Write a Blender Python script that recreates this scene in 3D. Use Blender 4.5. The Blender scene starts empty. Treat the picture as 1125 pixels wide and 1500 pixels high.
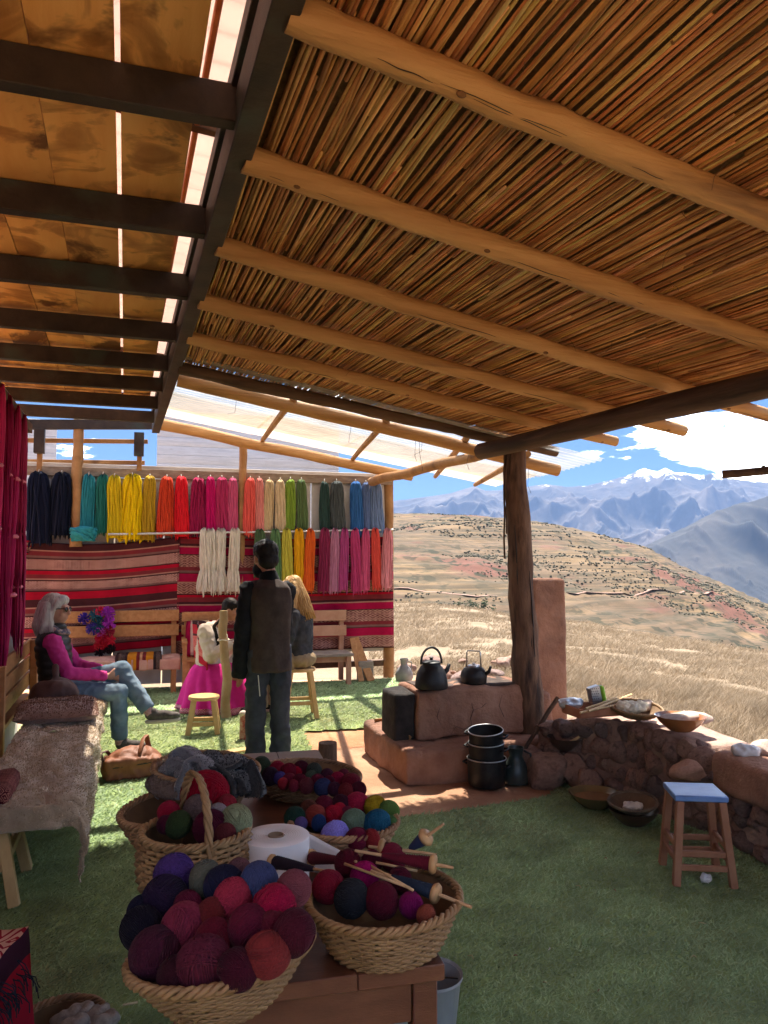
import bpy, bmesh, math, random
import numpy as np
from mathutils import Vector, Matrix, noise
R = math.radians
rnd = random.Random(7)
rng = np.random.default_rng(7)
scene = bpy.context.scene
COL = scene.collection
pi = math.pi

# ------------------------------------------------------------------ camera
F = 1127.0                       # focal length in photo pixels (1125 x 1500)
PITCH = math.atan(70 / F)
CAM = Vector((0, 0, 1.6))
cam_d = bpy.data.cameras.new('camera')
cam = bpy.data.objects.new('camera', cam_d)
COL.objects.link(cam)
cam.location = CAM
cam.rotation_euler = (pi / 2 + PITCH, 0, 0)
cam_d.sensor_fit = 'HORIZONTAL'
cam_d.sensor_width = 36
cam_d.lens = 36 * F / 1125
cam_d.clip_start = 0.05
cam_d.clip_end = 60000
scene.camera = cam
scene.render.resolution_x = 768
scene.render.resolution_y = 1024

# ------------------------------------------------------------------ light
SUN = Vector((0.06, 0.52, 1.0)).normalized()
world = bpy.data.worlds.new('World')
scene.world = world
world.use_nodes = True
wt = world.node_tree
wt.nodes.clear()
def wn(t, **k):
    n = wt.nodes.new(t)
    for a, b in k.items(): setattr(n, a, b)
    return n
sky = wn('ShaderNodeTexSky', sky_type='NISHITA', sun_disc=False)
sky.sun_elevation = math.asin(SUN.z)
sky.sun_rotation = math.atan2(SUN.x, SUN.y)
sky.altitude = 3400
sky.air_density = 1.1
sky.dust_density = 0.05
sky.ozone_density = 3.0
geo = wn('ShaderNodeTexCoord')
mp = wn('ShaderNodeMapping'); mp.inputs['Scale'].default_value = (1, 1, 3.2); mp.inputs['Location'].default_value = (2.59, 5.11, 2.02)
nz = wn('ShaderNodeTexNoise'); nz.inputs['Scale'].default_value = 4.6; nz.inputs['Detail'].default_value = 9; nz.inputs['Roughness'].default_value = 0.56
rp = wn('ShaderNodeValToRGB'); rp.color_ramp.elements[0].position = 0.585; rp.color_ramp.elements[1].position = 0.65
nz2 = wn('ShaderNodeTexNoise'); nz2.inputs['Scale'].default_value = 11; nz2.inputs['Detail'].default_value = 6
rp2 = wn('ShaderNodeValToRGB'); rp2.color_ramp.elements[0].position = 0.3; rp2.color_ramp.elements[1].position = 0.65
rp2.color_ramp.elements[0].color = (1.3, 1.4, 1.6, 1); rp2.color_ramp.elements[1].color = (22, 22.2, 22.5, 1)
mx = wn('ShaderNodeMixRGB')
bg = wn('ShaderNodeBackground'); bg.inputs['Strength'].default_value = 0.15
wo = wn('ShaderNodeOutputWorld')
L = wt.links.new
L(geo.outputs['Generated'], mp.inputs['Vector']); L(mp.outputs[0], nz.inputs['Vector']); L(mp.outputs[0], nz2.inputs['Vector'])
L(nz.outputs['Fac'], rp.inputs[0]); L(nz2.outputs['Fac'], rp2.inputs[0])
tn = wn('ShaderNodeMixRGB', blend_type='MULTIPLY'); tn.inputs[0].default_value = 1; tn.inputs[2].default_value = (.080, .170, .305, 1); gm_ = wn('ShaderNodeGamma'); gm_.inputs[1].default_value = .35; L(sky.outputs[0], gm_.inputs[0]); L(gm_.outputs[0], tn.inputs[1])
L(rp.outputs[0], mx.inputs['Fac']); L(tn.outputs[0], mx.inputs[1]); L(rp2.outputs[0], mx.inputs[2])
L(mx.outputs[0], bg.inputs['Color']); L(bg.outputs[0], wo.inputs[0])
sun_d = bpy.data.lights.new('sun', 'SUN')
sun_d.energy = 2.3
sun_d.angle = R(0.53)
sun_d.color = (1.0, 0.95, 0.86)
sun = bpy.data.objects.new('sun', sun_d)
COL.objects.link(sun)
sun.rotation_euler = SUN.to_track_quat('Z', 'Y').to_euler()
sun.location = (6, 6, 20)
scene.view_settings.view_transform = 'Standard'
scene.view_settings.look = 'None'
scene.view_settings.exposure = 3.1
scene.view_settings.gamma = 1
scene.cycles.use_denoising = True
scene.cycles.max_bounces = 8
scene.cycles.diffuse_bounces = 5
scene.cycles.transparent_max_bounces = 16
scene.cycles.sample_clamp_indirect = 6
scene.cycles.caustics_reflective = False
scene.cycles.caustics_refractive = False

# ------------------------------------------------------------------ helpers
CP, SP = math.cos(PITCH), math.sin(PITCH)
def ray(u, v):
    t = (750 - v) / F
    return Vector(((u - 562.5) / F, CP - t * SP, SP + t * CP))
def PX(u, v, y):                 # world point on the photo ray (u, v) at distance y into the scene
    d = ray(u, v)
    return CAM + d * (y / d.y)
def G(u, v, z=0.0):              # world point on the photo ray at height z
    d = ray(u, v)
    return CAM + d * ((z - CAM.z) / d.z)

def tag(o, label=None, cat=None, group=None, kind=None):
    if label: o['label'] = label
    if cat: o['category'] = cat
    if group: o['group'] = group
    if kind: o['kind'] = kind
    return o
def empty(name, loc, rz=0, label=None, cat=None, group=None):
    o = bpy.data.objects.new(name, None)
    COL.objects.link(o)
    o.empty_display_size = 0.1
    o.location = loc
    o.rotation_euler = (0, 0, rz)
    return tag(o, label, cat, group)
def origin_of(o):
    p = Vector((0, 0, 0))
    while o is not None:
        p += Vector(o.location)
        o = o.parent
    return p
def frame(d):
    d = Vector(d).normalized()
    a = Vector((0, 0, 1)) if abs(d.z) < 0.95 else Vector((1, 0, 0))
    x = d.cross(a).normalized()
    return x, x.cross(d).normalized(), d

class MB:
    def __init__(s):
        s.v = []; s.f = []; s.m = []; s.cur = 0
    def add(s, vs, fs):
        n = len(s.v)
        s.v += [tuple(p) for p in vs]
        s.f += [tuple(i + n for i in f) for f in fs]
        s.m += [s.cur] * len(fs)
        return s
    def box(s, c, size, M=None, jit=0, bev=0.0):
        hx, hy, hz = size[0] / 2, size[1] / 2, size[2] / 2
        c = Vector(c)
        if bev <= 0:
            vs = [Vector((x * hx, y * hy, z * hz)) for z in (-1, 1) for y in (-1, 1) for x in (-1, 1)]
            fs = [(0, 2, 3, 1), (4, 5, 7, 6), (0, 1, 5, 4), (2, 6, 7, 3), (0, 4, 6, 2), (1, 3, 7, 5)]
        else:
            b = min(bev, hx * .9, hy * .9, hz * .9)
            bm = bmesh.new(); bmesh.ops.create_cube(bm, size=1)
            for q in bm.verts: q.co = Vector((q.co.x * 2 * hx, q.co.y * 2 * hy, q.co.z * 2 * hz))
            bmesh.ops.bevel(bm, geom=bm.edges[:], offset=b, segments=1, affect='EDGES', profile=0.5)
            bm.verts.index_update()
            vs = [q.co.copy() for q in bm.verts]; fs = [[q.index for q in f.verts] for f in bm.faces]
            bm.free()
        if jit: vs = [p + Vector((rnd.uniform(-jit, jit), rnd.uniform(-jit, jit), rnd.uniform(-jit, jit))) for p in vs]
        if M is not None: vs = [M @ p for p in vs]
        return s.add([p + c for p in vs], fs)
    def beam(s, a, b, w, h, up=(0, 0, 1), bev=0.004, jit=0):       # rectangular bar a->b
        a, b = Vector(a), Vector(b); d = (b - a)
        y = d.normalized(); x = y.cross(Vector(up)).normalized(); z = x.cross(y)
        M = Matrix((x, y, z)).transposed()
        return s.box((a + b) / 2, (w, d.length, h), M, jit, bev)
    def rings(s, rs, close=True, cap=True, loop=False):
        n = len(rs[0]); vs = [p for r in rs for p in r]; fs = []
        m = len(rs)
        for i in range(m if loop else m - 1):
            for j in range(n if close else n - 1):
                a = i * n + j; b = i * n + (j + 1) % n; i2 = (i + 1) % m
                fs.append((a, b, i2 * n + (j + 1) % n, i2 * n + j))
        if cap and not loop:
            fs.append(tuple(range(n - 1, -1, -1))); fs.append(tuple((m - 1) * n + j for j in range(n)))
        return s.add(vs, fs)
    def tube(s, pts, rad, sides=6, cap=True, loop=False, wob=0, sq=1.0, up=None):
        pts = [Vector(p) for p in pts]; n = len(pts); rs = []
        if not hasattr(rad, '__len__'): rad = [rad] * n
        px = None
        for i, p in enumerate(pts):
            if loop: d = pts[(i + 1) % n] - pts[i - 1]
            else: d = pts[min(i + 1, n - 1)] - pts[max(i - 1, 0)]
            if d.length < 1e-9: d = Vector((0, 0, 1))
            d.normalize()
            if px is None:
                if up is not None: x = Vector(up).cross(d); 
                else: x = frame(d)[0]
                if x.length < 1e-6: x = frame(d)[0]
            else: x = px - d * px.dot(d)
            if x.length < 1e-6: x = frame(d)[0]
            x.normalize(); px = x; y = d.cross(x)
            r = rad[i]
            rr = [r * (1 + (rnd.uniform(-wob, wob) if wob else 0)) for _ in range(sides)]
            rs.append([p + x * (math.cos(2 * pi * k / sides) * rr[k]) + y * (math.sin(2 * pi * k / sides) * rr[k] * sq) for k in range(sides)])
        return s.rings(rs, True, cap, loop)
    def lathe(s, prof, segs=24, c=(0, 0, 0), M=None, sx=1, sy=1, cap=True):
        c = Vector(c); rs = []
        for r, z in prof:
            q = [Vector((r * sx * math.cos(2 * pi * k / segs), r * sy * math.sin(2 * pi * k / segs), z)) for k in range(segs)]
            rs.append([(M @ p if M is not None else p) + c for p in q])
        return s.rings(rs, True, cap)
    def ell(s, c, r, M=None, segs=14, nr=9):
        pr = []
        for i in range(nr + 1):
            t = -pi / 2 + pi * i / nr
            pr.append((max(math.cos(t), 0.02), math.sin(t)))
        rs = []
        for a, z in pr:
            q = [Vector((r[0] * a * math.cos(2 * pi * k / segs), r[1] * a * math.sin(2 * pi * k / segs), r[2] * z)) for k in range(segs)]
            rs.append([(M @ p if M is not None else p) + Vector(c) for p in q])
        return s.rings(rs)
    def grid(s, fn, nu, nv, close_u=False):
        vs = [fn(i / (nu if close_u else nu - 1), j / (nv - 1)) for j in range(nv) for i in range(nu)]
        fs = []
        for j in range(nv - 1):
            for i in range(nu if close_u else nu - 1):
                i2 = (i + 1) % nu
                fs.append((j * nu + i, j * nu + i2, (j + 1) * nu + i2, (j + 1) * nu + i))
        return s.add(vs, fs)
    def mesh(s, name, mats, smooth=None):
        me = bpy.data.meshes.new(name)
        me.from_pydata(s.v, [], s.f)
        for m in (mats if isinstance(mats, (list, tuple)) else [mats]): me.materials.append(m)
        if any(s.m): me.polygons.foreach_set('material_index', s.m)
        if smooth is not None:
            if smooth >= 180: me.shade_smooth()
            elif smooth > 0:
                me.shade_smooth()
                try: me.set_sharp_from_angle(angle=R(smooth))
                except Exception: pass
        me.update()
        return me
    def build(s, name, mats, parent=None, smooth=40, world=True, loc=None, label=None, cat=None, group=None, kind=None):
        if world:
            if parent is not None: o0 = origin_of(parent); here = Vector((0, 0, 0))
            else:
                xs = np.array(s.v); lo = xs.min(0); hi = xs.max(0)
                o0 = Vector(((lo[0] + hi[0]) / 2, (lo[1] + hi[1]) / 2, lo[2])); here = o0
            s.v = [(p[0] - o0.x, p[1] - o0.y, p[2] - o0.z) for p in s.v]
        else: here = Vector(loc) if loc is not None else Vector((0, 0, 0))
        o = bpy.data.objects.new(name, s.mesh(name, mats, smooth))
        COL.objects.link(o)
        o.parent = parent
        o.location = here
        return tag(o, label, cat, group, kind)

def np_mesh(name, V, Fc, mats, parent=None, smooth=False, midx=None):
    me = bpy.data.meshes.new(name)
    V = np.asarray(V, np.float32); Fc = np.asarray(Fc, np.int32); k = Fc.shape[1]
    me.vertices.add(len(V)); me.vertices.foreach_set('co', V.ravel())
    me.loops.add(Fc.size); me.loops.foreach_set('vertex_index', Fc.ravel())
    me.polygons.add(len(Fc)); me.polygons.foreach_set('loop_start', np.arange(0, Fc.size, k, dtype=np.int32))
    try: me.polygons.foreach_set('loop_total', np.full(len(Fc), k, np.int32))
    except Exception: pass
    for m in (mats if isinstance(mats, (list, tuple)) else [mats]): me.materials.append(m)
    if midx is not None: me.polygons.foreach_set('material_index', np.asarray(midx, np.int32))
    if smooth: me.polygons.foreach_set('use_smooth', np.ones(len(Fc), bool))
    me.update(calc_edges=True); me.validate()
    o = bpy.data.objects.new(name, me)
    COL.objects.link(o); o.parent = parent
    return o
def vcol(o, cols):               # per-vertex colour attribute
    a = o.data.color_attributes.new('Col', 'FLOAT_COLOR', 'POINT')
    c = np.ones((len(o.data.vertices), 4), np.float32); c[:, :3] = cols
    a.data.foreach_set('color', c.ravel())
def copy_tree(o, parent=None):
    c = o.copy(); COL.objects.link(c); c.parent = parent
    for ch in o.children: copy_tree(ch, c)
    return c
def rotz(a): return Matrix.Rotation(a, 3, 'Z')

def baked(mb, name, mats, parent=None, voxel=0.012, smooth=6, dec=None, **kw):
    """closed shapes fused into one continuous skin"""
    o = mb.build(name, mats, parent, 180, **kw)
    m = o.modifiers.new('r', 'REMESH'); m.mode = 'VOXEL'; m.voxel_size = voxel; m.use_smooth_shade = True
    if smooth:
        s_ = o.modifiers.new('s', 'SMOOTH'); s_.factor = 0.5; s_.iterations = smooth
    if dec:
        d_ = o.modifiers.new('d', 'DECIMATE'); d_.ratio = dec
    dg = bpy.context.evaluated_depsgraph_get()
    me = bpy.data.meshes.new_from_object(o.evaluated_get(dg))
    old = o.data
    o.modifiers.clear(); o.data = me
    if not me.materials:
        for q in old.materials: me.materials.append(q)
    me.shade_smooth()
    return o
def jiggle(o, amp, scale, amp2=0, scale2=1, sx=(1, 1, 1)):   # wrinkles / lumps along the normals
    me = o.data; co = [v.co.copy() for v in me.vertices]; no = [v.normal.copy() for v in me.vertices]
    off = Vector((rnd.uniform(0, 50), rnd.uniform(0, 50), 0))
    for v, c, n in zip(me.vertices, co, no):
        q = Vector((c.x * sx[0], c.y * sx[1], c.z * sx[2]))
        h = noise.noise(q * scale + off) * amp
        if amp2: h += (1 - abs(noise.noise(q * scale2 + off)) * 2) * amp2
        v.co = c + n * h
    me.update()

# ------------------------------------------------------------------ materials
def mat(name, c1=(.5, .5, .5), c2=None, scale=8, rough=.8, bump=0, bscale=None, stretch=(1, 1, 1), metal=0, detail=5, lo=.35, hi=.65,
        spec=.3, coord='Object', sheen=0, c3=None, s3=2.0, lo3=.55, hi3=.7, rand=0):
    m = bpy.data.materials.new(name); m.use_nodes = True
    t = m.node_tree; b = t.nodes['Principled BSDF']; l = t.links.new
    b.inputs['Roughness'].default_value = rough; b.inputs['Metallic'].default_value = metal
    b.inputs['Specular IOR Level'].default_value = spec
    if sheen: b.inputs['Sheen Weight'].default_value = sheen; b.inputs['Sheen Roughness'].default_value = .6
    b.inputs['Base Color'].default_value = (*c1, 1)
    tc = t.nodes.new('ShaderNodeTexCoord'); mpn = t.nodes.new('ShaderNodeMapping'); mpn.inputs['Scale'].default_value = stretch
    l(tc.outputs[coord], mpn.inputs[0])
    col = None
    if c2 is not None:
        n = t.nodes.new('ShaderNodeTexNoise'); n.inputs['Scale'].default_value = scale; n.inputs['Detail'].default_value = detail; n.inputs['Roughness'].default_value = .6
        l(mpn.outputs[0], n.inputs['Vector'])
        r = t.nodes.new('ShaderNodeValToRGB'); r.color_ramp.elements[0].position = lo; r.color_ramp.elements[1].position = hi
        r.color_ramp.elements[0].color = (*c1, 1); r.color_ramp.elements[1].color = (*c2, 1)
        l(n.outputs['Fac'], r.inputs[0]); col = r.outputs[0]
    if c3 is not None:
        n3 = t.nodes.new('ShaderNodeTexNoise'); n3.inputs['Scale'].default_value = s3; n3.inputs['Detail'].default_value = 6; l(mpn.outputs[0], n3.inputs['Vector'])
        r3 = t.nodes.new('ShaderNodeValToRGB'); r3.color_ramp.elements[0].position = lo3; r3.color_ramp.elements[1].position = hi3; l(n3.outputs['Fac'], r3.inputs[0])
        mm = t.nodes.new('ShaderNodeMixRGB'); l(r3.outputs[0], mm.inputs['Fac']); l(col, mm.inputs[1]); mm.inputs[2].default_value = (*c3, 1); col = mm.outputs[0]
    if rand:
        oi = t.nodes.new('ShaderNodeObjectInfo'); mr = t.nodes.new('ShaderNodeMapRange'); mr.inputs['To Min'].default_value = 1 - rand; mr.inputs['To Max'].default_value = 1 + rand
        l(oi.outputs['Random'], mr.inputs['Value'])
        hs = t.nodes.new('ShaderNodeHueSaturation'); l(mr.outputs[0], hs.inputs['Value'])
        if col is not None: l(col, hs.inputs['Color'])
        else: hs.inputs['Color'].default_value = (*c1, 1)
        col = hs.outputs[0]
    if col is not None: l(col, b.inputs['Base Color'])
    if bump:
        nb = t.nodes.new('ShaderNodeTexNoise'); nb.inputs['Scale'].default_value = bscale or scale * 3; nb.inputs['Detail'].default_value = 6; nb.inputs['Roughness'].default_value = .65
        l(mpn.outputs[0], nb.inputs['Vector'])
        bp = t.nodes.new('ShaderNodeBump'); bp.inputs['Strength'].default_value = 1; bp.inputs['Distance'].default_value = bump
        l(nb.outputs['Fac'], bp.inputs['Height']); l(bp.outputs[0], b.inputs['Normal'])
    return m
def attr_mat(name, rough=.85, src='VERT', bump=0, bscale=60, var=.25, vscale=40, stretch=(1, 1, 1), sheen=0, transl=0, spec=.2):
    """colour from the vertex attribute (VERT) or from the object's own colour (OBJ)"""
    m = bpy.data.materials.new(name); m.use_nodes = True
    t = m.node_tree; b = t.nodes['Principled BSDF']; l = t.links.new
    b.inputs['Roughness'].default_value = rough; b.inputs['Specular IOR Level'].default_value = spec
    if sheen: b.inputs['Sheen Weight'].default_value = sheen
    if src == 'VERT': a = t.nodes.new('ShaderNodeVertexColor'); a.layer_name = 'Col'; c = a.outputs[0]
    else: a = t.nodes.new('ShaderNodeObjectInfo'); c = a.outputs['Color']
    tc = t.nodes.new('ShaderNodeTexCoord'); mpn = t.nodes.new('ShaderNodeMapping'); mpn.inputs['Scale'].default_value = stretch; l(tc.outputs['Object'], mpn.inputs[0])
    if var:
        n = t.nodes.new('ShaderNodeTexNoise'); n.inputs['Scale'].default_value = vscale; n.inputs['Detail'].default_value = 4; l(mpn.outputs[0], n.inputs['Vector'])
        mr = t.nodes.new('ShaderNodeMapRange'); mr.inputs['From Min'].default_value = .3; mr.inputs['From Max'].default_value = .7
        mr.inputs['To Min'].default_value = 1 - var; mr.inputs['To Max'].default_value = 1 + var; l(n.outputs['Fac'], mr.inputs['Value'])
        hs = t.nodes.new('ShaderNodeHueSaturation'); l(mr.outputs[0], hs.inputs['Value']); l(c, hs.inputs['Color']); c = hs.outputs[0]
    l(c, b.inputs['Base Color'])
    if bump:
        nb = t.nodes.new('ShaderNodeTexNoise'); nb.inputs['Scale'].default_value = bscale; nb.inputs['Detail'].default_value = 4; l(mpn.outputs[0], nb.inputs['Vector'])
        bp = t.nodes.new('ShaderNodeBump'); bp.inputs['Distance'].default_value = bump; l(nb.outputs['Fac'], bp.inputs['Height']); l(bp.outputs[0], b.inputs['Normal'])
    if transl:
        tr = t.nodes.new('ShaderNodeBsdfTranslucent'); l(c, tr.inputs[0]); ms = t.nodes.new('ShaderNodeMixShader'); ms.inputs[0].default_value = transl
        l(b.outputs[0], ms.inputs[1]); l(tr.outputs[0], ms.inputs[2]); l(ms.outputs[0], t.nodes['Material Output'].inputs[0])
    return m

TH = R(18)
e1 = Vector((math.cos(TH), math.sin(TH), 0)); e2 = Vector((-math.sin(TH), math.cos(TH), 0)); UP = Vector((0, 0, 1))
log_mat = mat('log_wood', (.28, .13, .045), (.44, .24, .095), 5, .7, .004, 30, (1, 1, 1), lo=.3, hi=.7, c3=(.13, .06, .025), s3=3.2, lo3=.58, hi3=.75)
dark_log = mat('dark_log_wood', (.055, .03, .018), (.13, .07, .038), 7, .75, .005, 28, c3=(.2, .11, .06), s3=3, lo3=.6, hi3=.8)
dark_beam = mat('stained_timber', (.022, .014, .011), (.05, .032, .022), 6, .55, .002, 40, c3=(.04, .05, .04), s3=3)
post_mat = mat('weathered_post', (.09, .048, .03), (.2, .115, .07), 6, .85, .008, 22, (3, 3, .6), c3=(.035, .02, .015), s3=4, lo3=.55, hi3=.68)
def along(m, rz, k=(1.8, .14, .14)):     # stretch a wood material's grain along heading rz
    for n in m.node_tree.nodes:
        if n.type == 'MAPPING': n.vector_type = 'TEXTURE'; n.inputs['Rotation'].default_value = (0, 0, rz); n.inputs['Scale'].default_value = k
    return m
raf_mat = along(mat('rafter_wood', (.38, .18, .058), (.58, .33, .13), 1.6, .62, .012, 5, lo=.3, hi=.72, c3=(.15, .07, .03), s3=1.1, lo3=.57, hi3=.72), R(22))
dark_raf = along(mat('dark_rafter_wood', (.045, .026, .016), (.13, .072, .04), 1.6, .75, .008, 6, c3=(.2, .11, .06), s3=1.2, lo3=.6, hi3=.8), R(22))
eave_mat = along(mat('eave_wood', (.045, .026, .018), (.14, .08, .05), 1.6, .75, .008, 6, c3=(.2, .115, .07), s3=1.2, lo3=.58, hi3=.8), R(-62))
def pts_line(a, b, n, wob=0.0):
    a, b = Vector(a), Vector(b); o = Vector((rnd.uniform(0, 99),) * 3)
    return [a.lerp(b, i / (n - 1)) + Vector((noise.noise(o + Vector((i * .35, 0, 0))), noise.noise(o + Vector((0, i * .35, 7))), noise.noise(o + Vector((3, 0, i * .35))))) * wob for i in range(n)]
def log(mb, a, b, r0, r1=None, n=14, sides=10, wob=.012, rw=.05):
    r1 = r0 if r1 is None else r1
    return mb.tube(pts_line(a, b, n, wob), [r0 + (r1 - r0) * i / (n - 1) + rnd.uniform(-.04, .04) * r0 for i in range(n)], sides, wob=rw)

# ------------------------------------------------------------------ terrain
clay = mat('clay_soil', (.40, .205, .115), (.52, .30, .18), 2.5, .95, .012, 26, coord='Object', c3=(.30, .14, .08), s3=1.1, lo3=.5, hi3=.75)
field_mat = mat('dry_field', (.175, .125, .078), (.235, .172, .11), 1.2, .95, .03, 9, c3=(.17, .12, .07), s3=.5, lo3=.5, hi3=.7)

def hill_material():
    m = bpy.data.materials.new('terraced_hillside'); m.use_nodes = True
    t = m.node_tree; b = t.nodes['Principled BSDF']; l = t.links.new
    b.inputs['Roughness'].default_value = .95; b.inputs['Specular IOR Level'].default_value = .1
    g = t.nodes.new('ShaderNodeNewGeometry')
    def nse(sc, det, st, rough=.6):
        mp_ = t.nodes.new('ShaderNodeMapping'); mp_.inputs['Scale'].default_value = st; l(g.outputs['Position'], mp_.inputs[0])
        n = t.nodes.new('ShaderNodeTexNoise'); n.inputs['Scale'].default_value = sc; n.inputs['Detail'].default_value = det; n.inputs['Roughness'].default_value = rough; l(mp_.outputs[0], n.inputs['Vector']); return n.outputs['Fac']
    def ramp(f, stops):
        r = t.nodes.new('ShaderNodeValToRGB'); e = r.color_ramp.elements
        while len(e) < len(stops): e.new(.5)
        for k, (p, c) in enumerate(stops): e[k].position = p; e[k].color = (*c, 1)
        l(f, r.inputs[0]); return r.outputs[0]
    def mix(f, a, c):
        x = t.nodes.new('ShaderNodeMixRGB'); l(f, x.inputs['Fac']); l(a, x.inputs[1])
        if isinstance(c, tuple): x.inputs[2].default_value = (*c, 1)
        else: l(c, x.inputs[2])
        return x.outputs[0]
    W = (1, 1, 1); K = (0, 0, 0)
    base = ramp(nse(.010, 6, (1, .6, 3)), [(.32, (0.087, 0.062, 0.040)), (.45, (0.132, 0.087, 0.054)), (.56, (0.174, 0.114, 0.061)), (.68, (0.118, 0.081, 0.052))])
    bands = ramp(nse(.016, 5, (.3, .3, 14)), [(.36, K), (.44, W), (.50, K), (.57, W), (.63, K)])
    base = mix(bands, base, (0.071, 0.054, 0.035))
    red = ramp(nse(.013, 6, (.7, .7, 4)), [(.53, K), (.59, W)])
    base = mix(red, base, (0.127, 0.058, 0.042))
    dots = ramp(nse(.16, 3, (1, 1, 2.4)), [(.50, K), (.58, W)])
    patch = ramp(nse(.009, 4, (1, 1, 2)), [(.42, K), (.56, W)])
    dd = t.nodes.new('ShaderNodeMixRGB'); dd.blend_type = 'MULTIPLY'; dd.inputs[0].default_value = 1; l(dots, dd.inputs[1]); l(patch, dd.inputs[2])
    base = mix(dd.outputs[0], base, (0.035, 0.034, 0.021))
    l(base, b.inputs['Base Color'])
    return m
hill_mat = hill_material()

CREST = [(-900, 760), (300, 752), (575, 752), (700, 755), (800, 766), (860, 778), (900, 788), (950, 803), (1000, 830), (1060, 855), (1125, 886), (1250, 930), (1500, 985), (3000, 1080)]
cu = np.array([c[0] for c in CREST], float); cv = np.array([c[1] for c in CREST], float)
def fbm(P, octv=5, lac=2.0, gain=.5):
    """cheap vectorised value noise on (n,2)"""
    out = np.zeros(len(P)); a = 1.0; f = 1.0
    for k in range(octv):
        q = P * f + k * 17.3
        i = np.floor(q).astype(np.int64); w = q - i; w = w * w * (3 - 2 * w)
        def h(ix, iy):
            n = (ix * 374761393 + iy * 668265263 + k * 974711) & 0x7fffffff
            n = ((n ^ (n >> 13)) * 1274126177) & 0x7fffffff
            return ((n ^ (n >> 16)) & 0xffff) / 65535.0
        v = (h(i[:, 0], i[:, 1]) * (1 - w[:, 0]) + h(i[:, 0] + 1, i[:, 1]) * w[:, 0]) * (1 - w[:, 1]) + (h(i[:, 0], i[:, 1] + 1) * (1 - w[:, 0]) + h(i[:, 0] + 1, i[:, 1] + 1) * w[:, 0]) * w[:, 1]
        out += a * (v - .5); a *= gain; f *= lac
    return out
def edge_d(tanx): return np.interp(tanx, [-.6, 0, .2, .5, 1.0], [40, 38, 34, 24, 18])
def terrain(x, y):
    x = np.asarray(x, float); y = np.asarray(y, float)
    d = np.maximum(y, .3 * np.hypot(x, y)) ; d = np.maximum(d, .01)
    tx = np.clip(x / d, -1.5, 2.2); u = 562.5 + F * tx
    out = np.maximum(np.maximum(d - 9.2, 0), np.maximum(x - 2.6, 0))      # how far beyond the flat pad
    out = np.minimum(out, 60)
    zf = -.018 * out - .105 * np.maximum(x - 2.4, 0) * np.minimum(out / 3, 1)
    ed = edge_d(tx)
    zf = zf + .12 * fbm(np.stack([x, y], 1) * .35, 4) * np.minimum(out / 4, 1)
    dc = np.interp(u, [0, 575, 900, 1125, 1600], [720, 700, 620, 470, 330])
    vc = np.interp(u, cu, cv)
    zc = 1.6 + (820 - vc) * dc / F
    d1 = np.where(ed > 0, 115., 115.); zv = -30.0
    # drop from the field edge into the gully, then up the hillside to its crest
    k1 = np.clip((d - ed) / (d1 - ed), 0, 1); ze = -.018 * np.minimum(np.maximum(ed - 9.2, 0), 60) - .105 * np.maximum(tx * ed - 2.4, 0)
    zdrop = ze + (zv - ze) * k1 ** .8
    k2 = np.clip((d - d1) / (dc - d1), 0, 1)
    zhill = zv + (zc - zv) * (k2 * .62 + .38 * np.sin(k2 * pi / 2))
    rough = fbm(np.stack([x, y], 1) / 60., 5) * 9 * np.sin(np.clip(k2, 0, 1) * pi) + fbm(np.stack([x, y], 1) / 9., 3) * .8 * np.clip(k2 * 6, 0, 1)
    st = (zhill + rough) / 3.1; zt = (np.floor(st) + np.clip((st - np.floor(st)) * 2.4 - .7, 0, 1)) * 3.1
    zhill = (zhill + rough) * .45 + zt * .55
    zbeyond = zc - (d - dc) * .55
    z = np.where(d < ed, zf, np.where(d < d1, zdrop, np.where(d < dc, zhill, np.maximum(zbeyond, -330))))
    return z
ang = np.concatenate([np.linspace(-180, -38, 30)[:-1], np.linspace(-38, 46, 400), np.linspace(46, 180, 30)[1:-1]])
rad = np.concatenate([np.linspace(.5, 9, 8)[:-1], np.linspace(9, 48, 70)[:-1], np.geomspace(48, 820, 300)[:-1], np.geomspace(820, 14000, 25)])
A, Rr = np.meshgrid(np.radians(ang), rad)
X = (np.sin(A) * Rr).ravel(); Y = (np.cos(A) * Rr).ravel()
front = Y > 0
Z = np.where(front, terrain(X, np.maximum(Y, .01)), terrain(X, np.full_like(X, .01)) * 0 - .012 * np.minimum(Rr.ravel(), 60))
Z = np.where(Rr.ravel() > 800, np.minimum(Z, -60), Z) - .012
na, nr_ = len(ang), len(rad)
ii, jj = np.meshgrid(np.arange(na), np.arange(nr_ - 1)); ii = ii.ravel(); jj = jj.ravel(); i2 = (ii + 1) % na
Fq = np.stack([jj * na + ii, (jj + 1) * na + ii, (jj + 1) * na + i2, jj * na + i2], 1)[:, ::-1]
cx, cy = X[Fq].mean(1), Y[Fq].mean(1); cd = np.hypot(cx, cy)
mi = np.where((cy < 10.7 + .28 * cx) & (cx < 1.75 - .13 * (cy - 6)) & (cd < 13), 0, np.where(cd < edge_d(np.clip(cx / np.maximum(cy, .1), -1, 2)) + 4, 1, 2))
V = np.stack([X, Y, Z], 1)
V = np.vstack([V, [[0, 0, -.012]]]); 
ground = np_mesh('ground', V, Fq, [clay, field_mat, hill_mat], smooth=True, midx=mi)
ground['kind'] = 'structure'
hub = MB(); hub.add([(math.sin(a) * .55, math.cos(a) * .55, -.014) for a in np.linspace(0, 2 * pi, 24, endpoint=False)], [tuple(range(23, -1, -1))])
hub.build('ground_centre', clay, None, 0, kind='structure')

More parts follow.
